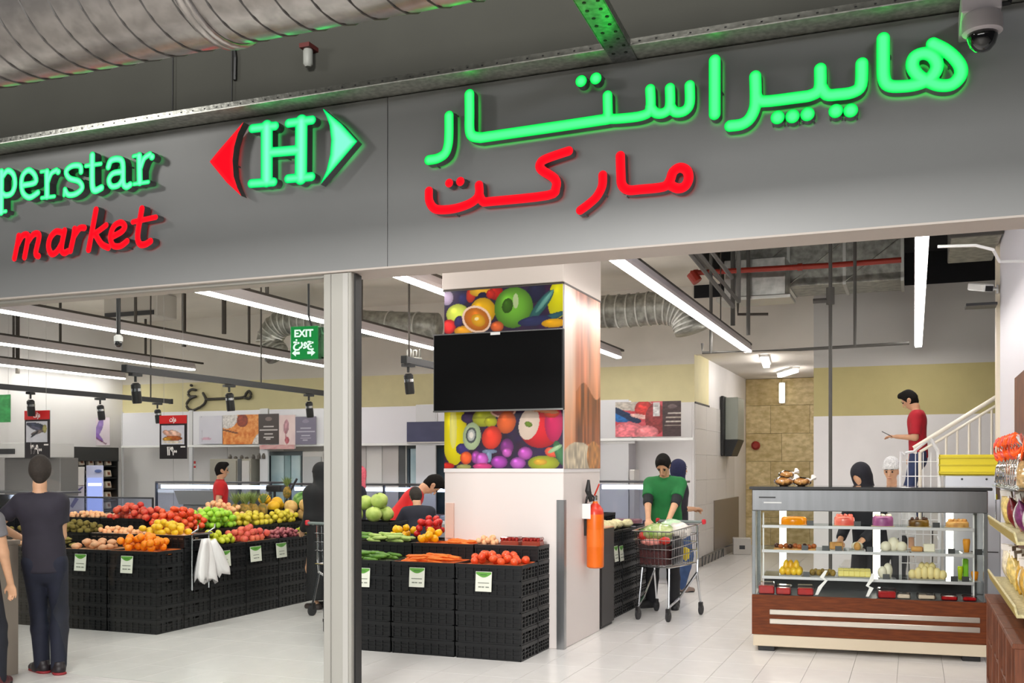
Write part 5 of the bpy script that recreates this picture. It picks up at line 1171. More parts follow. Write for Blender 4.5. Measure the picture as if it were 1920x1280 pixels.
for i in range(8):
    y = 6.62+i*.215; pouch(['pale yellow snack', 'golden cornflake', 'cream puff', 'golden cornflake', 'pale yellow snack', 'cream puff', 'pale yellow snack', 'cream puff'][i], .655, y, .79, '%s bag, low shelf, %s' % (['pale yellow snack', 'golden cornflake', 'cream puff', 'golden cornflake', 'pale yellow snack', 'cream puff', 'pale yellow snack', 'cream puff'][i], posn[i]), 'snack bags on the low shelf', 1.1)
    pouch(['dark red candy', 'white powder', 'purple candy', 'pinkish sweet', 'white powder', 'dark red candy', 'cream puff', 'pale yellow snack'][i], .65, y, 1.19, '%s bag, middle shelf, %s' % (['dark red candy', 'white powder', 'purple candy', 'pinkish sweet', 'white powder', 'dark red candy', 'cream puff', 'pale yellow snack'][i], posn[i]), 'snack bags on the middle shelf', 1.05)
# gift bags tied with orange bows on the top shelf
M_bow = mat('orange_ribbon', (250, 92, 24), .35, emit=None); M_bow2 = mat('coral_ribbon', (222, 84, 72), .35)
def gift(i, y, m, lb):
    t = thing('gift_bag', lb, 'gift bag', (.62, y, 1.47), R2.uniform(-.4, .4), 'tied gift bags on the top shelf'); t.scale = (1.2, 1.2, 1.2)
    MB().lathe([(.05, 0), (.062, .02), (.06, .1), (.028, .17), (.014, .2), (.04, .245), (.055, .27)], 12, cap=False, wob=lambda q, z: 1+.09*math.sin(5*q+z*30)).build('clear_wrap', M_cel, t, smooth=True)
    MB().lathe([(.045, .004), (.054, .02), (.052, .09), (.02, .14)], 12, wob=lambda q, z: 1+.06*math.sin(4*q)).build('sweets', mat('sweets_%d' % (i % 3), [(206, 176, 130), (150, 100, 80), (224, 206, 180)][i % 3], .5, noise=.3, scale=60), t, smooth=True)
    for s in range(6):
        a = s*PI/3+.3; L = .075; P = []
        for q in range(9):
            f = q/8; rr = L*math.sin(PI*f); P.append((rr*math.cos(a)+.012*math.cos(a+1.57)*math.sin(2*PI*f), rr*math.sin(a), .2+.05*math.sin(2*PI*f)+.02*(s % 2)))
        mb = MB(); vs = []; fs = []
        for q, p in enumerate(P): vs += [(p[0], p[1], p[2]-.014), (p[0], p[1], p[2]+.014)]
        for q in range(8): fs.append((2*q, 2*q+2, 2*q+3, 2*q+1))
        mb.add(vs, fs); o = mb.build('bow_loop', m, t, smooth=True); sm = o.modifiers.new('thick', 'SOLIDIFY'); sm.thickness = .003
    MB().ball((0, 0, .2), .02, 8, 6).build('bow_knot', m, t, smooth=True)
for i in range(9):
    gift(i, 6.82+i*.175, M_bow if i % 3 != 1 else M_bow2, 'gift bag with %s ribbon bow, top shelf, %s' % ('an orange' if i % 3 != 1 else 'a coral', (posn[:7]+['eighth from the near end', 'farthest, above the cake case'])[i]))
# white bags in the cabinets
wbm = None
for i, (y, z) in enumerate(((7.95, .05), (7.9, .33), (7.4, .05), (7.28, .33), (6.8, .05), (6.72, .33), (7.62, .05))):
    o = pouch_mesh(.17, .2, .12, 31+i).build('sugar_bag', mat('translucent_white_bag', (232, 222, 222), .35, noise=.08, scale=12), smooth=True)
    o.location = (XS+.12, y, z); tag(o, 'white bag inside a walnut cube, %s' % ['lower shelf beside the cake case', 'upper shelf beside the cake case', 'lower shelf of the second cabinet, left', 'upper shelf of the second cabinet', 'lower shelf of the third cabinet', 'upper shelf of the third cabinet', 'lower shelf of the second cabinet, right'][i], 'bag')
# price label and dark stand between the case and shelf
t = thing('price_sign', 'white and yellow price card just above the far end of the middle shelf', 'price card', (.57, 8.3, 1.36), PI/2-.3); MB().bbox(-.06, .06, -.003, .003, 0, .12, .001).build('card', mat('card_pale', (214, 222, 236), .4), t); MB().box(-.05, -.01, -.005, -.003, .0, .04).build('yellow_mark', mat('mark_yellow', (226, 222, 40), .4), t); MB().tube([(0, .01, -.17), (0, .01, .02)], .004, 6).build('stem', M_chrome, t)

# ================================================================== BEHIND THE CAKE CASE
# steel machine with yellow crate
p = at(1818, 898, 10.6); t = thing('steel_cabinet', 'grey steel cabinet behind the right end of the cake case', 'cabinet', (p.x-.22, 10.5, 0))
zt = at(1818, 891, 10.5).z
MB().bbox(0, .48, 0, .45, .04, zt, .008).build('body', mat('cool_grey_machine', (188, 192, 200), .35, .3), t)
for x in (.15, .36): MB().lathe([(.01, 0), (.01, .006)], 10, Matrix.Translation((x, 0, zt-.035)) @ Matrix.Rotation(PI/2, 4, 'X')).build('screw_knob', M_blackm, t)
for x in (.05, .4): MB().box(x, x+.04, .05, .4, 0, .04).build('foot', M_blackm, t)
for z in (.4, .8): MB().box(.02, .46, -.004, 0, z, z+.01).build('panel_joint', M_darkst, t)
zy = at(1818, 852, 10.5).z
t2 = thing('yellow_tray', 'bright yellow plastic crate on top of the grey cabinet', 'crate', (p.x-.27, 10.5, zt+.0))
Myl = mat('yellow_plastic', (226, 208, 12), .4)
hh = zy-zt; MB().bbox(0, .55, 0, .012, 0, hh, .003).bbox(0, .55, .438, .45, 0, hh, .003).bbox(0, .012, 0, .45, 0, hh, .003).bbox(.538, .55, 0, .45, 0, hh, .003).box(0, .55, 0, .45, 0, .01).build('crate_walls', Myl, t2)
for z in (.03, hh*.5, hh-.03): MB().bbox(-.004, .554, -.006, 0, z-.008, z+.008, .002).build('crate_rib', mat('yellow_plastic_rib', (206, 188, 10), .4), t2)
# roll cage
a = at(1688, 850, 10.6); b = at(1760, 850, 10.6)
t = thing('roll_cage', 'white wire roll cage with a rounded top corner behind the cake case', 'cage', (a.x, 10.6, 0)); wd = b.x-a.x; zc = a.z+.02
Mwr = mat('white_wire', (226, 226, 228), .35)
for yy in (0, .5):
    MB().tube(smooth_pts([(0, yy, .15), (0, yy, zc-.14), (.03, yy, zc-.03), (.12, yy, zc), (wd, yy, zc), (wd, yy, .15)], 3), .011, 8).build('side_frame', Mwr, t)
for k in range(1, 5): MB().tube([(k*wd/5, 0, .2), (k*wd/5, 0, zc-.01)], .005, 6).build('wire_upright', Mwr, t)
for k in range(9): MB().tube([(0, 0, zc-.1-k*.14), (wd, 0, zc-.1-k*.14)], .005, 6).build('wire_rail', Mwr, t)
for x in (0, wd): MB().tube([(x, 0, .9), (x, .5, .9)], .008, 6).build('side_wire', Mwr, t)
MB().bbox(0, wd, 0, .5, .13, .16, .004).build('base', mat('zinc_base', (150, 152, 154), .4, .7), t)
for x in (.04, wd-.04):
    for y in (.05, .45):
        MB().lathe([(.05, -.012), (.055, -.008), (.055, .008), (.05, .012)], 14, Matrix.Translation((x, y, .055)) @ Matrix.Rotation(PI/2, 4, 'Y')).build('castor', M_blackm, t); MB().box(x-.01, x+.01, y-.01, y+.01, .08, .14).build('castor_fork', M_chrome, t)
# stairs with white balustrade
SX0, SY0, SY1 = -.25, 13.55, 14.55; rise, run = .172, .27
stt = thing('stair_flight', 'white stair flight rising to the right at the back', 'stairs', (0, 0, 0)); zz0 = .66
M_st = mat('stair_concrete', (190, 186, 182), .7)
for k in range(12): MB().bbox(SX0-.9+k*run, SX0-.9+(k+1)*run+.02, SY0, SY1, 0, (k+1)*rise, .004).build('stair_tread', M_st, stt)
bal = thing('stair_balustrade', 'white painted stair handrail with thin upright bars rising to the right', 'railing', (0, 0, 0))
Mb = mat('cream_railing', (238, 230, 214), .35); RY = 13.6
A1, A2 = at(1716, 838, RY), at(1880, 737, RY); B1, B2 = at(1725, 847, RY), at(1880, 753, RY)
MB().tube([A1-(A2-A1)*.02, A2], .028, 10).build('handrail', Mb, bal); MB().tube([B1, B2], .018, 8).build('lower_rail', Mb, bal); MB().tube([A1, (A1.x, RY, B1.z-.02)], .02, 8).build('newel', Mb, bal)
for px in (1775, 1796, 1818, 1838, 1860):
    f = (px-1725)/155; q = B1+(B2-B1)*f; k = int((q.x-(SX0-.9))/run)
    MB().tube([q, (q.x, RY, max(.2, (k+1)*rise))], .014, 8).build('baluster', Mb, bal)
q = B1; k = int((q.x-(SX0-.9))/run); MB().tube([q, (q.x, RY, (k+1)*rise)], .02, 8).build('newel_post', Mb, bal)
# ================================================================== SHOPPING TROLLEY
def trolley(loc, rz, label):
    t = thing('shopping_trolley', label, 'trolley', loc, rz); W1, W0, L, zb, zt = .25, .21, .72, .56, .93   # front at local -y
    def P(fx, fy, fz):   # basket corner: fx -1..1, fy 0 front..1 back, fz 0 bottom..1 top
        w = (W0+(W1-W0)*fy)*(1-.12*(1-fz)); return Vector((fx*w, -.36+fy*L+(1-fz)*.05*(1-fy), zb+(zt-zb)*fz+.06*fy*(0 if fz else 0)+(.05*fy if fz else 0)))
    ch = M_chrome
    for i, fz in enumerate((0, .25, .5, .75, 1)):
        MB().tube([P(-1, 1, fz), P(-1, 0, fz), P(1, 0, fz), P(1, 1, fz), P(-1, 1, fz)], .005 if 0 < fz < 1 else .008, 6).build('basket_ring', ch, t)
    mb = MB()
    for k in range(1, 9): mb.tube([P(-1+k/4.5, 0, 0), P(-1+k/4.5, 0, 1)], .0028, 5)
    for k in range(1, 13):
        for s in (-1, 1): mb.tube([P(s, k/13, 0), P(s, k/13, 1)], .0028, 5)
    for k in range(1, 9): mb.tube([P(-1+k/4.5, 0, 0), P(-1+k/4.5, 1, 0)], .0028, 5)
    mb.build('basket_wire', ch, t)['kind'] = 'stuff'
    for s in (-1, 1):
        MB().tube([P(s, 1, 1), (s*.26, .42, 1.0)], .011, 8).build('handle_arm', ch, t)
        MB().tube([P(s, .92, 1), (s*.25, .3, .6), (s*.25, .28, .45), (s*.26, .36, .13)], .013, 8).build('rear_leg', ch, t)
        MB().tube([(s*.25, .29, .47), (s*.2, -.1, .22), (s*.17, -.3, .15), (s*.17, -.32, .12)], .013, 8).build('base_rail', ch, t)
        MB().tube([P(s*.8, .1, 0), (s*.17, -.3, .14)], .011, 8).build('front_leg', ch, t)
        for (x, y) in ((s*.26, .36), (s*.17, -.32)):
            MB().bbox(x-.018, x+.018, y-.03, y+.03, .07, .14, .006).build('castor_fork', M_blackm, t)
            w_ = MB().lathe([(.05, -.014), (.058, -.01), (.058, .01), (.05, .014)], 16, Matrix.Translation((x, y+.01, .058)) @ Matrix.Rotation(PI/2, 4, 'Y')).build('wheel', mat('wheel_rubber', (38, 38, 40), .6), t)
    MB().tube([(-.27, .43, 1.0), (.27, .43, 1.0)], .016, 10).build('handle_grip', mat('handle_grey', (120, 130, 128), .5), t)
    for s in (-1, 1): MB().bbox(s*.27-.02, s*.27+.02, .405, .455, .975, 1.03, .01).build('red_end_cap', mat('red_cap', (198, 36, 48), .4), t)
    return t, P
TL = (-2.47, 10.72, 0); TR = -.18
trl, PP = trolley(TL, TR, 'chrome shopping trolley full of bags pushed by the man in green')
MT = Matrix.Translation(TL) @ Matrix.Rotation(TR, 4, 'Z')
def inT(x, y, z): return MT @ Vector((x, y, z))
t = thing('produce_box', 'dark red mesh box of produce lying in the shopping trolley', 'box', inT(-.03, -.1, .575), TR)
MB().bbox(-.15, .15, -.16, .16, 0, .2, .006).build('box_body', mat('dark_red_mesh', (84, 34, 34), .5, rgb2=(44, 24, 26), scale=50), t); MB().bbox(-.155, .155, -.165, -.16, .15, .215, .002).build('box_rim', mat('dark_brown_rim', (46, 26, 26), .5), t)
t = thing('black_bag', 'black bag pushed beside the red box in the trolley', 'bag', inT(.165, -.05, .575), TR); pouch_mesh(.28, .3, .08, 3).build('bag_body', mat('black_film', (26, 26, 28), .3), t, smooth=True)
def sack(name, lb, c, r, m, seed, cat='bag'):
    o = MB().ball((0, 0, 0), r, 18, 12, fn=lambda d: 1+.1*math.sin(6*d.x+seed)*math.cos(5*d.y+seed*2)+.06*math.sin(13*d.z+9*d.x)).build(name, m, smooth=True); o.location = inT(*c); o.rotation_euler = (0, 0, TR); return tag(o, lb, cat)
sack('vegetable_bag', 'big clear bag of green vegetables heaped on the trolley', (-.05, -.06, .9), (.17, .15, .1), mat('green_in_film', (196, 206, 150), .25, rgb2=(120, 160, 70), scale=9, coat=.5), 1)
sack('vegetable_bag', 'white plastic bag at the right of the loaded trolley', (.13, .08, .92), (.12, .12, .09), mat('white_film_bag', (220, 214, 206), .3, noise=.1, scale=9, coat=.4), 2)
sack('vegetable_bag', 'pale green crumpled bag under the hands of the man in green', (.02, .14, .96), (.12, .1, .08), mat('mint_film', (176, 206, 170), .3, noise=.15, scale=11, coat=.4), 3)
sack('meat_pack', 'pink wrapped pack at the front of the trolley', (-.06, -.2, .805), (.13, .09, .04), mat('pink_pack', (206, 130, 120), .3, noise=.2, scale=14), 4, 'pack')
sack('red_pack', 'red crumpled pack at the right front of the trolley', (.1, -.24, .83), (.06, .05, .04), mat('red_pack', (196, 44, 32), .4), 5, 'pack')
sack('red_pack', 'red crumpled pack at the left edge of the trolley', (-.2, -.1, .86), (.06, .06, .05), mat('red_pack'), 6, 'pack')
sack('yellow_pack', 'yellow pack low in the back of the trolley', (.12, .27, .66), (.05, .05, .07), mat('yellow_pack', (226, 200, 40), .4), 7, 'pack')
trolley((-5.68, 9.72, 0), 2.9, 'chrome shopping trolley almost hidden behind the storefront post')

# ================================================================== BACK OF THE STORE
# chilled counters
def counter(x0, x1, y, lb, zt=1.33, items=True):
    t = thing('chilled_counter', lb, 'counter', (x0, y, 0)); L = x1-x0
    MB().bbox(0, L, .05, 1.0, 0, .78, .01).build('base', mat('counter_white', (214, 212, 214), .4), t)
    MB().bbox(0, L, .0, .05, .08, .74, .004).build('front_panel', mat('counter_steel', (176, 178, 182), .35, .6), t)
    MB().bbox(.02, L-.02, .08, .95, .78, .80, .003).build('deck', mat('counter_deck', (196, 198, 206), .35, .3), t)
    n = max(1, round(L/1.6))
    for k in range(n): MB().box(k*L/n+.01, (k+1)*L/n-.01, .03, .04, .80, zt-.02).build('front_glass', glass('counter_glass', (232, 236, 246), .04), t)
    for k in range(n+1): MB().bbox(min(L-.03, k*L/n), min(L-.03, k*L/n)+.03, .02, .06, .78, zt, .003).build('glass_post', mat('post_dark_blue', (66, 70, 84), .35, .5), t)
    MB().bbox(0, L, .02, .5, zt, zt+.03, .004).build('top_ledge', mat('ledge_grey', (96, 96, 100), .3, .6), t)
    MB().bbox(.05, L-.05, .1, .16, zt-.09, zt-.03, .006).build('counter_tube', glow('counter_tube', (240, 246, 255), 5), t)
    for k in range(int(L/.5)):
        if not items: break
        MB().bbox(.12+k*.5, .52+k*.5, .15, .55, .8, .86, .01).build('meat_tray', mat(['meat_pink', 'meat_dark', 'tray_white'][k % 3], [(206, 130, 120), (150, 120, 124), (226, 224, 224)][k % 3], .4, noise=.2, scale=12), t)
    return t
xl = at(289, 900, 13.7).x; xr = at(506, 900, 13.7).x
counter(xl, xr, 13.7, 'glass-fronted chilled counter behind the man in red at left')
counter(at(540, 900, 13.9).x, at(838, 900, 13.9).x+.6, 13.9, 'long glass-fronted chilled counter behind the bending man', zt=1.31)
counter(at(1118, 900, 13.7).x, at(1212, 900, 13.7).x+.5, 13.7, 'glass-fronted chilled counter right of the printed column', zt=1.38)
xa = -13.9; counter(xa, at(105, 940, 11.6).x, 11.6, 'chilled counter at the far left behind the leaning boy', zt=1.2)
t = thing('glass_screen', 'low clear glass screen with a dark top rail left of the chilled counter', 'screen', (at(118, 950, 12.75).x, 12.75, 0)); L = at(287, 950, 12.75).x-at(118, 950, 12.75).x
MB().box(0, L, 0, .008, .05, 1.1).build('glass_pane', glass('counter_glass'), t); MB().bbox(0, L, -.01, .02, 1.1, 1.125, .003).build('top_rail', M_darkst, t); MB().bbox(0, L, -.02, .03, 0, .05, .003).build('base_rail', M_darkst, t); MB().bbox(L-.02, L, -.01, .02, .05, 1.1, .002).build('end_post', M_darkst, t)
t = thing('shelf_tray', 'grey tapered tub standing on the left chilled counter', 'tub', (at(368, 940, 13.3).x, 13.25, .0))
MB().prism([(-.3, 1.0), (.45, 1.0), (.45, 1.22), (-.4, 1.22)], 0, .3).build('tub', mat('tub_grey', (120, 122, 126), .5), t); MB().bbox(-.25, .4, .04, .26, 0, 1.0, .005).build('stand', mat('tub_grey'), t)
# header panel carrying posters
hy = 15.3
hz0 = at(480, 833, hy).z
hdr = thing('header_rail', 'white rail and panel band that carries the food posters along the back', 'rail', (-14.0, hy, hz0))
MB().bbox(0, 10.0, 0, .04, -.04, 0, .004).build('lower_rail', M_wht, hdr)
for k in range(6): MB().bbox(k*1.66, k*1.66+1.64, .02, .03, 0, .62, .003).build('panel', mat('header_panel', (224, 223, 228), .35), hdr)
for k in range(7): MB().box(k*1.65, k*1.555+.02, .01, .05, -hz0, .64).build('post', mat('post_pale', (206, 206, 208), .4, .3), hdr)
def poster(name, label, px0, py0, px1, py1, Y, fn, nx=60, cat='poster', thick=.01):
    a = at(px0, py1, Y); b = at(px1, py0, Y); w = b.x-a.x; h = at(px0, py0, Y).z-a.z
    o = sheet(name, w, h, nx, fn, rough=.35, thick=thick); o.location = (a.x, Y, a.z); return tag(o, label, cat), w, h
def foodtex(c1, c2, s, seed, extra=()):
    def fn(u, v):
        n = vnoise(u, v, s, s*.7, seed); n2 = vnoise(u, v, s*2.3, s*2, seed+1); k = np.clip(n*.7+n2*.5, 0, 1)[..., None]
        img = np.array(c1)*(1-k)+np.array(c2)*k; f = paint([0, 0, 0], extra); e2 = f(u, v); mk = e2.sum(-1) > 0; img[mk] = e2[mk]*(.8+.3*n2[mk][:, None]); return img
    return fn
poster('food_poster', 'poster of orange crispy food with a white cloth, left of the dark board', 418, 778, 485, 833, hy-.02, foodtex((206, 96, 24), (252, 176, 96), 16, 5, [('e', .12, .12, .3, .34, 10, (232, 226, 222), 0), ('e', .55, .2, .16, .22, 0, (150, 60, 34), .2), ('l', [(0, .5), (.4, .62)], .05, (110, 60, 40)), ('e', 1.0, .95, .16, .4, 20, (240, 232, 226), 0)]))
def board(bgc, linec, top):
    items = [('e', .5, .17, .16, .07, 0, top, 0)]+[('r', a, y, b, y+.035, linec) for a, b, y in ((.25, .75, .4), (.06, .94, .52), (.28, .72, .66), (.24, .76, .76), (.36, .6, .83))]
    return paint(bgc, items)
poster('menu_board', 'dark brown menu board with white lines of writing', 485, 776, 523, 832, hy-.03, board([70, 60, 58], (216, 208, 204), (130, 112, 106)), 44, 'menu board')
poster('food_poster', 'pink floral poster between the dark and the violet boards', 523, 778, 554, 841, hy-.02, foodtex((236, 206, 206), (250, 226, 222), 7, 9, [('e', .45, .35, .16, .22, 15, (206, 150, 160), .1), ('e', .5, .75, .13, .1, 0, (206, 100, 110), .1), ('l', [(.4, .5), (.5, .95)], .05, (196, 110, 120))]), 30)
poster('menu_board', 'violet grey menu board with white lines of writing', 554, 781, 593, 833, hy-.03, board([128, 122, 142], (196, 192, 206), (150, 144, 164)), 44, 'menu board')
poster('food_poster', 'strip of pale pink flowers below the dark menu board', 487, 834, 552, 842, hy-.04, foodtex((236, 200, 196), (206, 140, 140), 9, 12), 40)
poster('food_poster', 'faint lilac poster with a small pink mark', 374, 780, 417, 832, hy-.02, foodtex((214, 212, 224), (222, 220, 230), 4, 14, [('e', .3, .82, .22, .05, 0, (216, 170, 190), 0), ('l', [(.1, 0), (.12, .9)], .02, (190, 188, 200))]), 34)
poster('meat_poster', 'wide poster of minced meat with dark panel, right of the column', 1154, 754, 1277, 819, hy-.02, foodtex((226, 106, 116), (196, 60, 70), 14, 20,
   [('e', .22, .05, .35, .2, 12, (200, 190, 178), 0), ('e', .08, .42, .2, .16, 20, (40, 110, 180), .1), ('l', [(0, .22), (.33, .55)], .14, (30, 50, 84)), ('e', .44, .22, .14, .26, 0, (206, 56, 50), .3), ('e', .38, .42, .16, .06, 20, (246, 196, 186), 0), ('e', .62, .5, .16, .45, 0, (150, 56, 56), .1), ('e', .2, .86, .26, .28, 0, (244, 130, 140), .2), ('e', .48, .88, .18, .2, 0, (246, 140, 146), .3), ('r', .72, 0, 1.0, 1.0, (74, 54, 54)), ('e', .87, .15, .07, .06, 0, (120, 100, 98), 0), ('r', .8, .32, 1, .36, (206, 196, 184)), ('r', .77, .44, 1, .475, (190, 176, 160)), ('r', .77, .56, 1, .6, (206, 196, 184)), ('r', .75, .67, 1, .7, (190, 176, 160)), ('r', .58, .02, .68, .42, (236, 232, 230)), ('r', .6, .12, .66, .15, (120, 110, 110))]), 100)
poster('food_poster', 'saffron flower poster above the dark snack shelf at left', 134, 784, 206, 835, 15.3, foodtex((226, 208, 218), (236, 224, 232), 4, 30, [('e', .1, .24, .035, .16, 10, (90, 50, 60), 0), ('e', .22, .3, .05, .22, 0, (110, 56, 60), 0), ('e', .26, .82, .24, .1, 0, (160, 50, 66), .2), ('e', .6, .38, .07, .3, -20, (176, 150, 206), .1), ('e', .74, .34, .08, .32, 12, (156, 126, 196), .1), ('e', .5, .6, .1, .1, 30, (226, 180, 160), 0), ('e', .72, .72, .06, .2, -30, (140, 100, 180), .1), ('l', [(.6, .7), (.9, .95)], .04, (126, 60, 90))]), 60)
# hanging price posters
def hang(px0, py0, px1, py1, Y, heading, digits, pic, label):
    a = at(px0, py1, Y); w = at(px1, py1, Y).x-a.x; h = at(px0, py0, Y).z-a.z; t = thing('hanging_poster', label, 'poster', (a.x, Y, a.z))
    MB().bbox(0, w, 0, .012, 0, h, .002).build('board', mat('poster_black', (34, 28, 32), .4), t); MB().box(0, w, -.003, 0, h*.81, h).build('red_band', mat('poster_red', (206, 30, 32), .4), t)
    s = sheet('food_picture', w*.84, h*.44, 44, pic, t); s.location = (w*.08, -.004, h*.33)
    text('heading', heading, h*.15, .001, mat('print_white', (240, 232, 230), .5), t, Matrix.Translation((w/2, -.005, h*.9)), width=.62, bold=.003)
    text('price_digits', digits, h*.26, .001, mat('print_white'), t, Matrix.Translation((w*.47, -.003, h*.17)), width=.6, bold=.006)
    MB().box(w*.78, w*.95, -.002, 0, h*.26, h*.29).build('printed_line', mat('print_white'), t)
    for x in (w*.15, w*.85): MB().tube([(x, .006, h), (x, .006, 4.44-a.z)], .0025, 4).build('hanging_wire', mat('clear_wire', (170, 168, 164), .4), t)
fish = foodtex((206, 204, 214), (226, 224, 232), 5, 40, [('e', .45, .2, .46, .14, 12, (60, 64, 84), .4), ('e', .55, .36, .44, .1, 18, (84, 84, 104), .4), ('e', .55, .52, .34, .09, -20, (116, 100, 96), .4), ('e', .88, .36, .1, .2, 0, (186, 176, 110), .2), ('e', .4, .62, .24, .05, -40, (50, 50, 60), .2)])
chick = foodtex((206, 204, 222), (226, 222, 232), 5, 44, [('e', .3, .42, .26, .14, 30, (226, 170, 150), .4), ('e', .6, .42, .3, .14, 25, (232, 186, 166), .4), ('e', .5, .68, .42, .14, 0, (176, 96, 50), .3), ('e', .25, .72, .2, .1, 0, (206, 150, 60), .3), ('e', .5, .88, .45, .06, 0, (240, 226, 206), 0)])
hang(46, 770, 93, 858, 10.4, '\u062a\u0627\u0632\u0647', '\u06f3\u06f6\u06f9\u06f0\u06f0', fish, 'hanging black price poster with grey fish and a red heading, left one')
hang(299, 779, 350, 860, 10.4, '\u062a\u0627\u0632\u0647', '\u06f1\u06f2\u06f9\u06f0\u06f0', chick, 'hanging black price poster with chicken pieces and a red heading, right one')
# green poster far left
o, w, h = poster('food_poster', 'green leafy poster at the far left edge', -60, 742, 20, 793, 12.6, foodtex((20, 110, 50), (60, 176, 90), 12, 50), 50)
for x in (.06, w-.06): MB().tube([(x, .01, h), (x, .01, 4.44-o.location.z)], .003, 4).build('hanging_wire', mat('clear_wire'), o)
# dark snack shelf
XW = -14.2; a = onX(133, 955, XW); b = onX(222, 838, XW); t = thing('snack_shelf', 'tall black shelf unit with small white packets at left', 'shelf', (XW, a.y, 0), PI/2); w = b.y-a.y; H = onX(180, 838, XW).z
MB().box(0, w, .38, .4, 0, H).build('back_panel', M_blackm, t)
for x in (0, w-.03): MB().bbox(x, x+.03, 0, .38, 0, H, .003).build('side_panel', M_blackm, t)
MB().bbox(0, w, -.01, .4, H-.26, H, .004).build('header_box', mat('header_charcoal', (52, 52, 50), .5), t)
zs = [onX(200, y, XW).z for y in (873, 895, 916, 936, 955, 974)]
for z in zs: MB().bbox(.03, w-.03, .02, .38, z-.02, z, .002).build('shelf_board', M_blackm, t)
pk = None; rn = ['top', 'second', 'third', 'fourth', 'fifth', 'lowest']; cn = ['leftmost', 'second from the left', 'third from the left', 'fourth from the left', 'rightmost']
for r, z in enumerate(zs):
    for c in range(5):
        if pk is None:
            pk = MB().bbox(-.07, .07, 0, .07, 0, .13, .01, Matrix.Rotation(-.2, 4, 'X')).build('snack_packet', mat('packet_cream', (236, 222, 200), .4)); MB().box(-.03, .03, -.003, 0, .035, .09, Matrix.Rotation(-.2, 4, 'X')).build('packet_label', mat('packet_brown', (150, 84, 56), .5), pk); o = pk
        else: o = dup(pk)
        o.location = (XW-.09, a.y+.14+c*(w-.28)/4, z+.015); o.rotation_euler = (0, 0, PI/2); tag(o, 'small cream packet on the %s black shelf, %s' % (rn[r], cn[c]), 'packet', 'packets on the black shelf')
# stands before it: poster stand and lit fridge
Y2 = 13.7; a = at(129, 955, Y2); H = at(142, 875, Y2).z; w = .25; t = thing('display_stand', 'pale display stand with a violet print in front of the black shelf', 'stand', (a.x, Y2, 0), .75)
MB().bbox(0, w, 0, .3, 0, H-.33, .006).build('body', mat('stand_pale', (214, 206, 212), .4), t); MB().bbox(-.02, w, -.01, .31, H-.32, H, .006).build('head_box', mat('stand_cream', (236, 230, 224), .4), t)
MB().prism([(.06, H-.72), (.16, H-.56), (.1, H-.53), (.02, H-.68)], -.006, 0).build('violet_print', mat('violet_print', (110, 100, 150), .4), t); MB().prism([(w-.08, H-.42), (w-.02, H-.36), (w-.03, H-.34), (w-.12, H-.4)], -.006, 0).build('violet_print', mat('violet_print'), t)
a = at(159, 955, Y2+.12); H = at(172, 872, Y2+.15).z; w = .28; t = thing('small_fridge', 'small fridge glowing pale blue beside the pale display stand', 'fridge', (a.x, Y2+.15, 0), .75)
MB().bbox(0, w, .02, .4, 0, H, .006).build('body', mat('fridge_blue_white', (206, 210, 240), .4), t); MB().box(.02, w-.02, .0, .02, .3, H-.22).build('lit_door', glow('fridge_glow', (176, 190, 255), .95), t); MB().box(.03, w-.03, -.006, 0, H-.36, H-.31).build('lit_strip', glow('fridge_strip', (250, 252, 255), 1.6), t)
MB().ball((w*.7, .0, H-.1), (.06, .012, .03), 12, 6).build('oval_badge', mat('badge_blue', (90, 110, 170), .4), t)
t = thing('grey_hood', 'grey steel hood with a dark display above the far left counter', 'hood', (-14.3, 12.8, 0))
zz = [at(60, y, 12.8).z for y in (930, 858, 830)]
MB().bbox(0, at(104, 900, 12.8).x+14.3, .1, .5, zz[0], zz[1], .01).build('steel_back', mat('hood_grey', (130, 128, 126), .45, .4), t); MB().bbox(0, at(96, 900, 12.8).x+14.3, -.2, .5, zz[1], zz[2], .01).build('hood_box', mat('hood_pale', (206, 204, 202), .4), t); MB().bbox(.3, at(104, 900, 12.8).x+14.1, .15, .5, 0, zz[0], .01).build('lower_body', mat('counter_white'), t)
MB().box(at(-30, 850, 12.6).x+14.3, at(28, 850, 12.6).x+14.3, -.21, -.2, at(20, 851, 12.6).z, at(20, 841, 12.6).z).build('dark_display', M_darkst, t)
t = thing('white_pillar', 'narrow white pillar between the far left counter and the snack shelf', 'pillar', (at(107, 800, 14.75).x, 14.75, 0)); MB().bbox(0, at(128, 800, 14.75).x-at(107, 800, 14.75).x, 0, .4, 0, 2.85, .01).build('shaft', M_white, t); MB().box(.04, .1, -.01, 0, .3, 2.8).build('groove', mat('pale_groove', (196, 192, 188), .5), t)
# equipment against the back wall
def box_eq(name, lb, px0, py0, px1, Y, m, D=.5, parts=(), cat='cabinet'):
    a = at(px0, py0, Y); b = at(px1, py0, Y); t = thing(name, lb, cat, (a.x, Y, 0)); w = b.x-a.x; H = a.z
    MB().bbox(0, w, 0, D, 0, H, .01).build('body', m, t)
    for (x0, x1, z0, z1, pm_, nm_) in parts: MB().bbox(x0*w, x1*w, -.02, 0, z0*H, z1*H, .003).build(nm_, pm_, t)
    return t
Mst = mat('taupe_steel', (164, 160, 148), .35, .4); Mst2 = mat('dark_steel', (90, 92, 92), .35, .4); Mst3 = mat('pale_steel', (196, 192, 188), .35, .4)  # the middle steel is one even dark grey
box_eq('steel_cupboard', 'taupe steel cupboard behind the man in red at left', 393, 860, 470, 15.2, Mst, .5, [(.02, .66, .05, .98, Mst, 'door'), (.7, .79, .3, 1.0, Mst2, 'dark_gap'), (.8, .98, .05, .98, Mst3, 'door')])
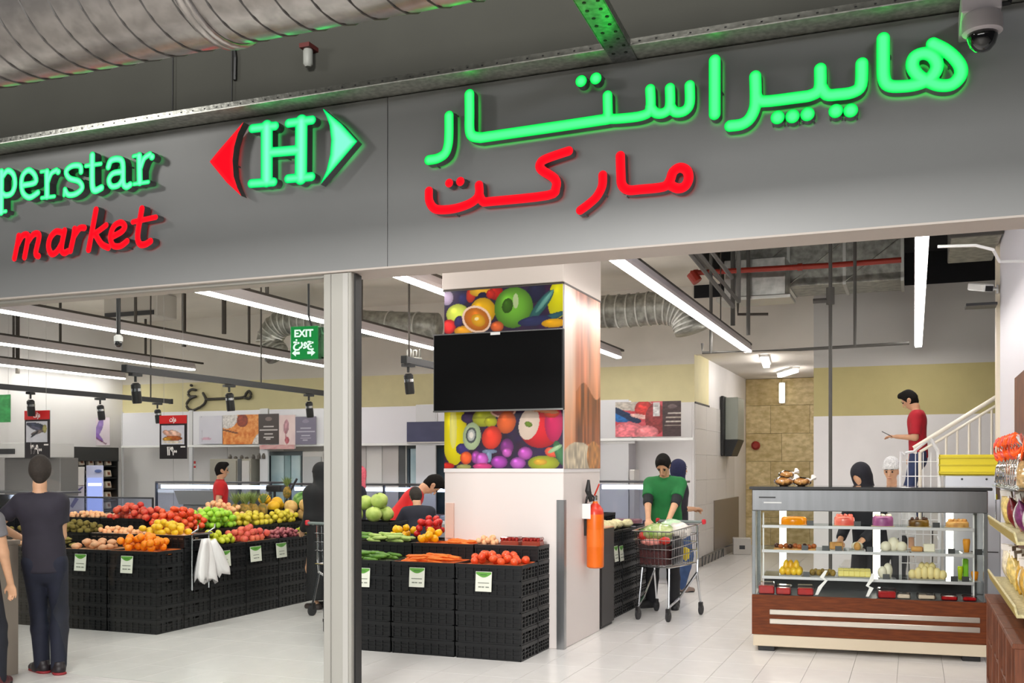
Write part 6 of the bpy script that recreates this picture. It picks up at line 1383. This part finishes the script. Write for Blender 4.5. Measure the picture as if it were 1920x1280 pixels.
t = thing('cupboard_clutter', 'row of small dark utensils on top of the taupe cupboard', 'utensils', (at(425, 860, 15.2).x, 15.3, at(425, 860, 15.2).z))
for k, (x, h) in enumerate(((0, .08), (.12, .05), (.25, .07), (.36, .04), (.5, .08), (.62, .1), (.72, .1))): MB().lathe([(.03, 0), (.035, h*.5), (.015, h)], 8, Matrix.Translation((x, 0, 0))).build('utensil', mat('utensil_grey', (90, 84, 78), .5), t)
def windoor(lb, px0, px1, py, Y, panes):
    a = at(px0, py, Y); b = at(px1, py, Y); w = b.x-a.x; H = a.z; t = thing('service_hatch', lb, 'hatch', (a.x, Y, 0))
    MB().bbox(0, w, .03, .1, 0, H, .004).build('frame', mat('hatch_frame', (96, 102, 104), .4, .5), t)
    for (x0, x1, m) in panes: MB().bbox(x0*w, x1*w, 0, .03, .42*H, .96*H, .003).build('pane', m, t)
    MB().bbox(0, w, -.02, .03, .0, .4*H, .004).build('lower_panel', Mst3, t); return t
Mpb = mat('pane_blue_grey', (150, 176, 186), .15, rgb2=(190, 206, 206), scale=2); Mpd = mat('pane_dark_slate', (56, 68, 76), .2); Mpt = mat('pane_teal', (110, 140, 146), .15, rgb2=(150, 170, 170), scale=2)
windoor('blue-grey glass service hatch between the posters and the counter at left', 490, 566, 846, 15.5, [(.02, .2, Mpd), (.24, .56, Mpb), (.58, .72, Mpt), (.74, .96, Mpb)])
windoor('blue-grey glass service hatch just left of the printed column', 762, 838, 832, 15.5, [(.02, .08, Mpd), (.1, .62, Mpb), (.64, .72, Mst3), (.76, .96, Mpd)])
box_eq('steel_cupboard', 'pale grey panel cabinet behind the woman in black', 567, 846, 606, 15.4, Mst3, .4, [(.08, .92, .3, .95, mat('panel_mid_grey', (176, 176, 176), .4), 'door')])
box_eq('steel_cupboard', 'row of tall pale cold-room doors right of the storefront post', 676, 775, 762, 15.5, mat('coldroom_white', (206, 204, 200), .35), .3, [(.01, .13, .02, .99, Mst3, 'door'), (.15, .48, .02, .99, mat('coldroom_white'), 'door'), (.5, .84, .02, .99, Mst3, 'door'), (.85, .98, .1, .99, Mst2, 'dark_gap')])
o, w, h = poster('dark_screen', 'dark violet header screen left of the television', 763, 791, 834, 828, 15.25, foodtex((70, 72, 100), (84, 86, 116), 3, 60), 30, 'screen'); MB().box(0, w, .0, .05, -.03, 0).build('bracket', Mst3, o)
t = thing('header_rail', 'white rail under the meat poster right of the column', 'rail', (at(1120, 822, 15.25).x, 15.25, at(1120, 822, 15.25).z)); MB().bbox(0, at(1300, 822, 15.25).x-at(1120, 822, 15.25).x, 0, .04, -.04, 0, .004).build('rail_bar', M_wht, t); MB().box(0, .03, 0, .04, -at(1120, 822, 15.25).z, 0).build('rail_post', M_wht, t)
box_eq('steel_cupboard', 'tall pale lilac steel cupboard right of the printed column', 1118, 806, 1177, 15.42, mat('lilac_steel', (176, 172, 178), .35, .3), .5, [(.05, .88, .05, .97, mat('lilac_steel'), 'door'), (.9, .98, .3, .66, Mst2, 'handle_bar')])
t = box_eq('steel_cupboard', 'narrow grey cabinet behind the head of the man in green', 1180, 880, 1190, 15.2, Mst3, .3)
# scales / cash stand silhouette on the counter
t = thing('counter_scale', 'black scale on a slanted pole on the left chilled counter', 'scale', (at(515, 905, 13.2).x, 13.2, 0))
MB().bbox(-.08, .08, -.05, .1, 0, 1.0, .006).build('column', mat('navy_column', (30, 40, 84), .4), t); MB().bbox(-.12, .16, -.08, .12, 1.22, 1.32, .02).build('scale_head', M_blackm, t); MB().tube([(0, 0, 1.0), (0, 0, 1.24)], .02, 8).build('neck', M_blackm, t)
MB().tube([(.1, 0, .85), (.26, 0, 1.2), (.4, 0, 1.42)], .018, 8).build('slanted_pole', M_darkst, t)
# wall extras
t = thing('wall_cabinet', 'tall black and grey wall cabinet on the passage wall', 'cabinet', (XP0+.02, 18.6, 0))
zA, zB, zC = onX(1372, 742, XP0+.2).z, onX(1385, 826, XP0+.2).z, onX(1380, 855, XP0+.2).z
MB().bbox(0, .05, -.35, .55, zC, zA, .01).build('back_plate', M_blackm, t); MB().bbox(.05, .28, -.2, .5, zB, zA-.02, .01).build('grey_door', mat('cabinet_grey_green', (140, 144, 136), .4, .3), t)
MB().prism([(0, zC), (.16, zC), (.28, zB), (0, zB)], -.2, .5).build('chute', M_blackm, t); MB().tube([(.2, -.05, zA-.3), (.2, -.05, zA-.2)], .03, 8).build('knob', M_blackm, t)
p = at(1417, 835, 21.25); solo('alarm_button', MB().lathe([(.09, -.03), (.09, .0), (.05, .03)], 14, Matrix.Rotation(PI/2, 4, 'X')), mat('alarm_red', (150, 40, 30), .4), 'small red alarm button on the travertine wall', 'alarm', loc=(p.x, 21.235, p.z))
p = onZ(1402, 1040, .0); t = thing('floor_box', 'small pale box on the passage floor beside the cake case', 'box', (p.x-.1, p.y, 0), .2); MB().bbox(-.16, .16, 0, .3, 0, .3, .01).build('carton', mat('carton_pale', (200, 196, 190), .6), t); MB().box(-.05, .05, -.004, 0, .1, .17).build('print', M_darkst, t)
p = onX(1345, 1055, XP0+.1); t = thing('floor_grille', 'low dark metal grille along the foot of the passage wall', 'grille', (XP0+.05, 15.2, 0))
MB().tube([(.04, 1.0, .02), (.04, 1.0, .17), (.04, 2.9, .17), (.04, 2.9, .02)], .012, 6).build('frame', Mst2, t)
for k in range(6): MB().tube([(.04, 1.2+k*.3, .03), (.04, 1.3+k*.3, .15)], .01, 6).build('bar', Mst2, t)
p = at(361, 871, YB-.05); t = thing('wall_notice', 'small red and white notice on the back wall', 'notice', (p.x, YB-.036, p.z)); MB().bbox(-.08, .08, -.006, 0, -.09, .09, .001).build('sheet_white', M_wht, t); MB().box(-.07, .07, -.008, -.006, .02, .07).build('red_line', mat('notice_red', (206, 60, 60), .5), t); MB().box(-.07, .07, -.008, -.006, -.06, -.02).build('red_line', mat('notice_red'), t)
# ================================================================== PEOPLE
def V3(*a): return np.array(a, float)
def ik(a, t, l1, l2, pole):
    d = t-a; L = min(np.linalg.norm(d), (l1+l2)*.999); u = d/np.linalg.norm(d); x = (l1*l1-l2*l2+L*L)/(2*L); h = math.sqrt(max(1e-6, l1*l1-x*x))
    p = pole-u*(pole@u); p = p/np.linalg.norm(p); return a+u*x+p*h, a+u*L
M_skin = mat('skin_light_brown', (206, 158, 124), .5, noise=.04, scale=20)
M_hair = mat('black_hair', (20, 17, 15), .85, noise=.3, scale=80, bump=.4, spec=.2)
M_eye = mat('dark_eye', (30, 22, 18), .2); M_lip = mat('lip_tone', (168, 104, 92), .5)
def person(label, loc, yaw, h=1.75, lean=0, head=(0, 0), hands=((-.24, .12, .80), (.24, .12, .80)), feet=((-.1, 0, 0), (.1, 0, 0)), shirt=(60, 60, 60), sleeve=.55, trousers=(30, 32, 40), hair='short',
           hairc=None, shoes=(24, 24, 26), cloak=None, under=None, hem=0, crouch=0, build=1.0, res=.0095, skin=None, side=0, face=True, under_sleeve=None, collar=None, elbows=None, toe=(0, 0), shoe_trim=None, knees=None, curl=.6):
    s = h/1.75; t = thing('person', label, 'person', loc, yaw); sk = skin or M_skin
    pel = V3(0, 0, .94-crouch); ca, sa = math.cos(lean), math.sin(lean)
    def sp(x, y, z):   # point of the torso frame at pelvis: z up the spine, lean about x (forward = +y)
        return pel+V3(x+side*z, y*ca+z*sa, z*ca-y*sa)
    chest = sp(0, 0, .36); neck0 = sp(0, -.01, .52); pz = head[0]; hy = head[1]
    tot = lean+pz; nk = neck0+V3(0, math.sin(lean+pz*.4), math.cos(lean+pz*.4))*.085; up = V3(0, math.sin(tot), math.cos(tot)); fw0 = V3(0, math.cos(tot), -math.sin(tot)); rt = V3(1, 0, 0)
    fw = fw0*math.cos(hy)+rt*math.sin(hy); rr = rt*math.cos(hy)-fw0*math.sin(hy)
    hc = nk+up*.105+fw*.018
    sh = [sp(-.176*build, -.01, .465), sp(.176*build, -.01, .465)]; hip = [pel+V3(-.09, 0, -.03), pel+V3(.09, 0, -.03)]
    El = []; Wr = []; Kn = []; An = []
    for i in (0, 1):
        sg = -1 if i == 0 else 1; tgt = V3(*hands[i]); pole = V3(*(elbows[i] if elbows and elbows[i] else (sg*.5, -1, -.35)))
        e_, w_ = ik(sh[i], tgt, .285, .255, pole); El.append(e_); Wr.append(w_)
        f_ = V3(*feet[i])+V3(0, 0, .085); kp = V3(*(knees[i] if knees else (0, 1, 0))); k_, a_ = ik(hip[i], f_, .43, .42, kp); Kn.append(k_); An.append(a_)
    allp = np.array([pel, chest, neck0, hc+up*.16, *sh, *El, *Wr, *Kn, *An, *[w+V3(0, 0, -.2) for w in Wr], *[w+V3(0, .2, .1) for w in Wr], *[w+V3(0, -.1, .1) for w in Wr]])
    lo = allp.min(0)-.22; hi = allp.max(0)+.2; lo[2] = min(lo[2], -.01); hi[2] = max(hi[2], (hc+up*.16)[2]+.05)
    flat = (V3(0, ca, -sa), .62); b = build
    def torso(F, inf=0, cuts=()):
        F.cap(sp(0, 0, -.02), sp(0, 0, .08), .165*b, .15*b, .03, flat, inf, cuts); F.cap(sp(0, .0, .08), sp(0, 0, .36), .148*b, .178*b, .05, flat, inf, cuts)
        F.cap(sp(-.1*b, -.01, .42), sp(.1*b, -.01, .42), .088, .088, .05, None, inf, cuts); F.cap(sp(-.15*b, -.015, .465), sp(.15*b, -.015, .465), .062, .062, .05, None, inf, cuts)
    def arm(F, i, inf=0, upto=2, cuts=(), k=.03):
        F.cap(sh[i], El[i], .058, .043, k, None, inf, cuts)
        if upto > 1: F.cap(El[i], Wr[i], .042, .027, k*.7, None, inf, cuts)
    def leg(F, i, inf=0, cuts=(), full=True):
        F.cap(hip[i], Kn[i], .088*b, .058, .03, None, inf, cuts); F.cap(Kn[i], Kn[i]+(An[i]-Kn[i])*.35, .056, .06, .03, None, inf, cuts); F.cap(Kn[i]+(An[i]-Kn[i])*.35, An[i], .06, .038, .02, None, inf, cuts)
    # body: one continuous surface
    B = Field(lo, hi, res); torso(B, -.004)
    B.cap(neck0-V3(0, 0, .03), nk, .058, .05, .03); B.cap(nk, hc-up*.03-fw*.02, .05, .05, .02)
    B.cap(hc+up*.035-fw*.012, hc+up*.02-fw*.012, .088, .088, .02, (rr, .84)); B.cap(hc+up*.0+fw*.01, hc-up*.075+fw*.034, .072, .042, .03, (rr, .88))
    if face:
        B.cap(hc+up*.012+fw*.085, hc-up*.03+fw*.103, .008, .013, .012)
        for sg in (-1, 1):
            B.cap(hc+up*.012+fw*.095+rr*sg*.032, hc+up*.012+fw*.1+rr*sg*.032, .013, .013, .01, sub=True)
        B.cap(hc-up*.06+fw*.084-rr*.018, hc-up*.06+fw*.084+rr*.018, .007, .007, .008)
    for sg in (-1, 1): B.cap(hc+up*.012+rr*sg*.076-fw*.008, hc-up*.022+rr*sg*.076-fw*.012, .016, .01, .006, (rr, .45))
    for i in (0, 1):
        sg = -1 if i == 0 else 1
        B.cap(sp(sg*.14*b, -.01, .47), sh[i], .06, .058, .03); arm(B, i); leg(B, i, -.003)
        d = Wr[i]-El[i]; d = d/np.linalg.norm(d); px_ = np.cross(d, V3(0, 0, 1) if abs(d[2]) < .8 else V3(0, 1, 0)); px_ /= np.linalg.norm(px_); pn = np.cross(px_, d)
        if pn[2] < 0 and abs(d[2]) < .8: pn = -pn
        palm = Wr[i]+d*.075; B.cap(Wr[i], palm, .026, .036, .015, (pn, .55))
        for q in range(4):
            off = (q-1.5)*.0195; L = (.068, .078, .074, .058)[q]; a0 = palm+px_*off+d*.012; m1 = a0+d*L*.5*math.cos(curl*.5)-pn*L*.5*math.sin(curl*.5); m2 = m1+d*L*.5*math.cos(curl*1.5)-pn*L*.5*math.sin(curl*1.5)
            B.cap(a0-d*.03, m1, .0105, .0095, .004); B.cap(m1, m2, .0095, .008, .004)
        th0 = Wr[i]+d*.03+px_*(-sg)*.02; th1 = th0+px_*(-sg)*.03+d*.032-pn*.01; B.cap(th0, th1, .013, .011, .01); B.cap(th1, th1+d*.03+px_*(-sg)*.004-pn*.01, .011, .009, .004)
        f0 = V3(*feet[i]); ta = toe[i]; td = V3(math.sin(ta), math.cos(ta), 0)
        B.cap(An[i], f0+V3(0, 0, .05)-td*.02, .036, .038, .01); B.cap(f0-td*.03+V3(0, 0, .045), f0+td*.13+V3(0, 0, .03), .036, .026, .02)
    body = B.mesh('body', sk, t)
    # clothes follow the same forms
    Mt = mat('trousers_%d_%d_%d' % trousers, trousers, .8, noise=.12, scale=12)
    if cloak is None:
        T = Field(lo, hi, res*1.1); waist = sp(0, 0, .06)
        T.cap(sp(0, 0, -.06), sp(0, 0, .05), .168*b, .152*b, .03, flat, .008, ((waist, V3(0, sa, ca)),))
        for i in (0, 1):
            leg(T, i, .013); T.cap(Kn[i], An[i]+V3(0, 0, .0), .066, .056, .01, None, .006); T.cap(An[i]-V3(0, 0, .02), An[i]-V3(0, 0, .03), .058, .058, .01)
        T.mesh('trousers', Mt, t)
        Sf = Field(lo, hi, res*1.1); hemp = sp(0, 0, -.06-hem); nc = sp(0, 0, .535)
        cuts = ((hemp, V3(0, -sa, -ca)), (nc, V3(0, sa, ca)))
        torso(Sf, .016, cuts); Sf.cap(sp(0, 0, -.12-hem), sp(0, 0, .1), .172*b, .16*b, .03, flat, .012, cuts)
        Sf.cap(sp(0, -.02, .48), sp(0, -.02, .53), .075, .064, .02, None, .004, cuts)
        for i in (0, 1):
            sg = -1 if i == 0 else 1
            if sleeve <= 1:
                e_ = sh[i]+(El[i]-sh[i])*sleeve; ax = (El[i]-sh[i])/np.linalg.norm(El[i]-sh[i]); Sf.cap(sh[i], e_+ax*.04, .057, .058, .03, None, .01, ((e_, ax),))
            else:
                Sf.cap(sh[i], El[i], .06, .05, .03, None, .012); e_ = El[i]+(Wr[i]-El[i])*(sleeve-1); ax = (Wr[i]-El[i])/np.linalg.norm(Wr[i]-El[i]); Sf.cap(El[i], e_+ax*.03, .05, .038, .02, None, .01, ((e_, ax),))
        Sf.cap(neck0, nk, .052, .049, 0, None, .002, sub=True)
        Sf.mesh('shirt', mat('shirt_%d_%d_%d' % shirt, shirt, .8, noise=.1, scale=9), t)
        if under_sleeve:
            U = Field(lo, hi, res*1.1)
            for i in (0, 1):
                e0 = sh[i]+(El[i]-sh[i])*(sleeve-.08); ax = (El[i]-sh[i])/np.linalg.norm(El[i]-sh[i]); U.cap(e0, El[i], .052, .046, 0, None, .007); e1 = El[i]+(Wr[i]-El[i])*.16; ax2 = (Wr[i]-El[i])/np.linalg.norm(Wr[i]-El[i]); U.cap(El[i], e1+ax2*.02, .046, .042, .01, None, .007, ((e1, ax2),))
            U.mesh('under_sleeves', mat('under_%d' % under_sleeve[0], under_sleeve, .8), t)
        if collar:
            Cf = Field(neck0-.16, neck0+.2, .007); Cf.cap(neck0-V3(0, .0, .02), neck0+V3(0, sa, ca)*.035, .078, .062, 0, None, .006, ((neck0+V3(0, sa, ca)*.045, V3(0, sa, ca)), (neck0-V3(0, 0, .02), V3(0, -sa, -ca)))); Cf.cap(neck0-V3(0, 0, .1), nk+up*.1, .056, .052, 0, None, .001, sub=True); Cf.cap(neck0+fw0*.06-V3(0, 0, .07), neck0+fw0*.1+V3(0, 0, .06), .006, .028, 0, sub=True)
            Cf.mesh('collar', mat('collar_%d_%d_%d' % collar, collar, .8), t)
            Uf = Field(neck0-.16, neck0+.2, .007); Uf.cap(sp(0, .075, .40), sp(0, .045, .50), .004, .028, 0, (V3(0, ca, -sa), .5), .012); Uf.mesh('undershirt', mat('white_undershirt', (222, 224, 222), .8), t)
        for i in (0, 1):
            Ff = Field(V3(*feet[i])-.2, V3(*feet[i])+V3(.2, .25, .2), .008); f0 = V3(*feet[i]); ta = toe[i]; td = V3(math.sin(ta), math.cos(ta), 0)
            fl = ((V3(f0[0], f0[1], 0), V3(0, 0, -1)), (An[i]+V3(0, 0, .02), V3(0, 0, 1)))
            Ff.cap(f0-td*.045+V3(0, 0, .04), f0+td*.06+V3(0, 0, .045), .044, .046, .01, None, .004, fl); Ff.cap(f0+td*.02+V3(0, 0, .035), f0+td*.155+V3(0, 0, .026), .048, .034, .03, None, .004, fl); Ff.cap(f0-td*.03+V3(0, 0, .05), f0-td*.02+V3(0, 0, .09), .045, .045, .01, None, .003, fl)
            so = Ff.mesh('shoe', mat('shoe_%d_%d_%d' % shoes, shoes, .5), t)
            sm = Field(V3(*feet[i])-.2, V3(*feet[i])+V3(.2, .25, .1), .008); sm.cap(f0-td*.045, f0+td*.14, .05, .04, .0, None, .004, ((V3(0, 0, 0), V3(0, 0, -1)), (V3(0, 0, .022), V3(0, 0, 1)))); sm.mesh('sole', mat('sole_%d_%d_%d' % (shoe_trim or (40, 40, 42)), shoe_trim or (40, 40, 42), .6), t)
    else:
        K = Field(lo-.15, hi+.15, res*1.4); base = pel*0+V3(0, -.02, 0)
        K.cap(base+V3(0, 0, cloak[1]), sp(0, 0, .1), .2, .17, .04, (V3(0, 1, 0), .8), .02, ((V3(0, 0, cloak[1]), V3(0, 0, -1)),)); torso(K, .03)
        for i in (0, 1): arm(K, i, .03, 2, k=.06); K.cap(sh[i], pel+(sh[i]-pel)*.3, .07, .1, .08)
        K.cap(hc+up*.03-fw*.02, hc-fw*.02, .1, .09, .03, (rr, .9), .014); K.cap(hc-up*.05-fw*.02, neck0-V3(0, 0, .04), .08, .13, .06, None, .01)
        K.cap(hc+fw*.075+up*.0, hc+fw*.16-up*.01, .07, .1, 0, (rr, .85), sub=True)
        K.mesh('cloak', mat('cloak_%d_%d_%d' % cloak[0], cloak[0], .85, noise=.15, scale=8), t)
        for i in (0, 1):
            Ff = Field(V3(*feet[i])-.2, V3(*feet[i])+V3(.2, .25, .2), .01); f0 = V3(*feet[i]); Ff.cap(f0-V3(0, .04, -.03), f0+V3(0, .14, .025), .045, .036, .02, None, .004, ((V3(0, 0, 0), V3(0, 0, -1)),)); Ff.mesh('shoe', mat('shoe_%d_%d_%d' % shoes, shoes, .5), t)
    # hair or head cover
    Hm = M_hair if hairc is None else mat('cover_%d_%d_%d' % hairc, hairc, .8, noise=.2, scale=60)
    Hf = Field(hc-.24, hc+.24, .008)
    if hair == 'short':
        Hf.cap(hc+up*.038-fw*.016, hc+up*.02-fw*.02, .088, .09, .01, (rr, .86), .012); Hf.cap(hc+up*.1+fw*.05, hc+up*.075-fw*.03, .045, .05, .03, None, .004); Hf.cap(hc-up*.02-fw*.04, hc-up*.05-fw*.045, .07, .05, .02, (rr, .9), .004)
        Hf.cap(hc-up*.03+fw*.092, hc+up*.012+fw*.135, .078, .092, 0, (rr, 1.15), sub=True)
        for sg in (-1, 1): Hf.cap(hc-up*.03+fw*.02+rr*sg*.09, hc-up*.0+fw*.0+rr*sg*.09, .036, .03, 0, sub=True)
        Hf.mesh('hair', Hm, t)
    elif hair == 'scarf':
        Hf.cap(hc+up*.036-fw*.018, hc-fw*.02, .094, .09, .01, (rr, .88), .018); Hf.cap(hc-up*.04-fw*.02, neck0+up*.01, .078, .095, .05, None, .01); Hf.cap(hc+fw*.088-up*.0, hc+fw*.15-up*.02, .058, .075, 0, (rr, .8), sub=True); Hf.mesh('head_scarf', Hm, t)
    elif hair == 'cap':
        Hf.cap(hc+up*.055-fw*.012, hc+up*.085-fw*.018, .09, .082, .02, (rr, .9), .014, ((hc+up*.035, -up),)); Hf.mesh('white_cap', Hm, t)
    if face:
        for sg in (-1, 1):
            MB().ball(tuple(hc+up*.012+fw*.083+rr*sg*.031), .0105, 8, 6).build('eye', M_eye, t, smooth=True)
            q = hc+up*.034+fw*.092+rr*sg*.032; MB().tube([tuple(q-rr*.016), tuple(q+up*.004), tuple(q+rr*.016)], .0042, 5).build('eyebrow', M_hair, t)
        q = hc-up*.06+fw*.0905; MB().tube([tuple(q-rr*.02), tuple(q+up*.002), tuple(q+rr*.02)], .0045, 6).build('lips', M_lip, t, smooth=True)
    t.scale = (s, s, s); return t, Wr, hc
D2R = math.radians
# leaning boy at left, seen from behind
p = onZ(84, 1262); person('boy in a dark navy T-shirt and jeans, seen from behind, leaning on the beige plinth', (p.x, p.y, 0), D2R(38), h=1.655, side=-.07, head=(.05, -.1), build=.86, face=False,
  hands=((-.22, .24, 1.1), (.0, .26, 1.08)), elbows=((-1, .05, -.5), (.3, -.4, -1)), feet=((-.03, .06, 0), (.11, -.04, 0)), shirt=(40, 36, 48), sleeve=.6, trousers=(22, 26, 44), shoes=(34, 26, 30), shoe_trim=(150, 40, 48), hem=.05, toe=(-.6, -.3), hairc=(44, 36, 30))
p = onZ(-46, 1292); person('child at the left edge in a grey top, only an arm and leg in view', (p.x, p.y, 0), D2R(20), h=1.52, head=(0, 0), face=False, hands=((-.22, .05, .76), (.25, .12, .78)), feet=((-.1, 0, 0), (.14, .1, 0)), shirt=(120, 118, 122), sleeve=.5, trousers=(24, 26, 36), shoes=(90, 40, 44), res=.011)
# man in red polo at left, back half turned, facing right
p = at(414, 905, 12.9); person('man in a red polo shirt standing behind the fruit at left, looking right', (p.x, 12.9, 0), D2R(-50), h=1.64, hands=((-.2, .12, .95), (.2, .12, .95)), shirt=(196, 22, 26), sleeve=.6, trousers=(26, 26, 30), head=(.1, .1), res=.011, collar=(176, 18, 24))
# woman in the black cloak
p = onZ(603, 1140); person('woman in a long black cloak at the fruit, half hidden by the storefront post', (p.x, p.y, 0), D2R(75), h=1.62, head=(.12, 0), hands=((-.1, .2, .98), (.1, .2, 1.0)), cloak=((24, 24, 26), .12), hair='none', shoes=(60, 50, 46), res=.011)
# bending man in red, and the boy before him
p = at(748, 1000, 10.4); person('man in a red polo bending forward over the produce beside the column', (p.x-.12, 10.4, 0), D2R(-62), h=1.72, lean=.72, head=(.45, 0), hands=((-.12, .30, .80), (.2, .42, .82)), shirt=(204, 24, 26), sleeve=.75, trousers=(22, 24, 28), res=.011, hem=-.05)
p = at(790, 1000, 9.85); person('boy in a navy T-shirt bent over in front of the bending man in red', (p.x+.0, 9.85, 0), D2R(40), h=1.42, lean=.45, head=(.15, 0), face=False, hands=((-.28, .26, .86), (.15, .3, .86)), elbows=((-1, .2, .2), None), shirt=(26, 28, 42), sleeve=.55, trousers=(30, 34, 50), res=.011, hairc=(40, 34, 28))
p = at(672, 930, 12.3); person('woman in a pink head scarf and dark coat, mostly hidden behind the post', (p.x, 12.3, 0), D2R(120), h=1.58, hair='scarf', hairc=(214, 96, 112), shirt=(28, 30, 44), sleeve=1.9, trousers=(30, 30, 40), res=.012)
# man in green with the trolley
p = onZ(1243, 1143); person('man in a green polo shirt with black under-sleeves looking down into the trolley', (p.x, p.y+.13, 0), D2R(180+4), h=1.76, lean=.12, head=(.62, .05), hands=((-.1, .46, 1.0), (.12, .44, 1.02)), elbows=((-1, -.6, -.5), (1, -.5, -.5)), feet=((-.1, -.02, 0), (.17, -.05, 0)), toe=(-.15, .7),
  shirt=(24, 112, 54), sleeve=.72, under_sleeve=(26, 30, 34), collar=(18, 96, 46), trousers=(30, 30, 34), res=.0085, shoes=(22, 22, 24))
p = onZ(1270, 1108); person('woman in a navy head scarf and jeans behind the man in green', (p.x+.02, p.y, 0), D2R(-60), h=1.66, hair='scarf', hairc=(24, 28, 66), shirt=(34, 32, 44), sleeve=1.3, trousers=(54, 78, 120), hands=((-.1, .2, 1.1), (.05, .2, 1.12)), res=.011, shoes=(140, 120, 110))
# staff behind the case
p = at(1632, 900, 10.35); person('woman in a black head scarf working behind the cake case', (p.x, 10.35, 0), D2R(150), h=1.63, lean=.18, head=(.3, 0), hair='scarf', hairc=(22, 22, 32), shirt=(30, 32, 40), sleeve=1.9, trousers=(30, 30, 36), hands=((-.12, .35, .98), (.12, .35, .98)), res=.011, face=False)
p = at(1668, 900, 11.4); person('man in a white mesh cap behind the woman in the black scarf', (p.x+.02, 11.4, 0), D2R(168), h=1.64, head=(.1, 0), hair='cap', hairc=(206, 206, 206), shirt=(214, 214, 214), sleeve=1.8, trousers=(60, 60, 64), res=.011)
# man on the stairs with a phone
Yp = 14.35; p = at(1722, 800, Yp); k = int((p.x-(SX0-.9))/run); zf = (k+1)*rise
ht = (at(1700, 740, Yp).z-zf)/1.0
t, Wr, hc = person('man in a red shirt and jeans on the stairs looking down at his phone', (p.x, Yp, zf), D2R(88), h=ht*1.035, lean=.05, head=(.55, 0), hands=((-.1, .27, 1.14), (.2, .1, .9)), elbows=((-.5, -1, -.6), None), feet=((-.09, 0, 0), (.09, .0, 0)), shirt=(176, 22, 40), sleeve=.85, trousers=(44, 56, 92), res=.0095, hem=.02)
ph = MB().bbox(-.035, .035, -.075, .075, -.005, .005, .004).build('phone', M_blackm); tag(ph, 'dark phone held by the man on the stairs', 'phone'); s_ = t.scale[0]
q = Matrix.Translation(t.location) @ Matrix.Rotation(D2R(88), 4, 'Z') @ Vector([c*s_ for c in (Wr[0]+V3(.02, .11, .035))]); ph.location = q; ph.rotation_euler = (.5, 0, D2R(88))
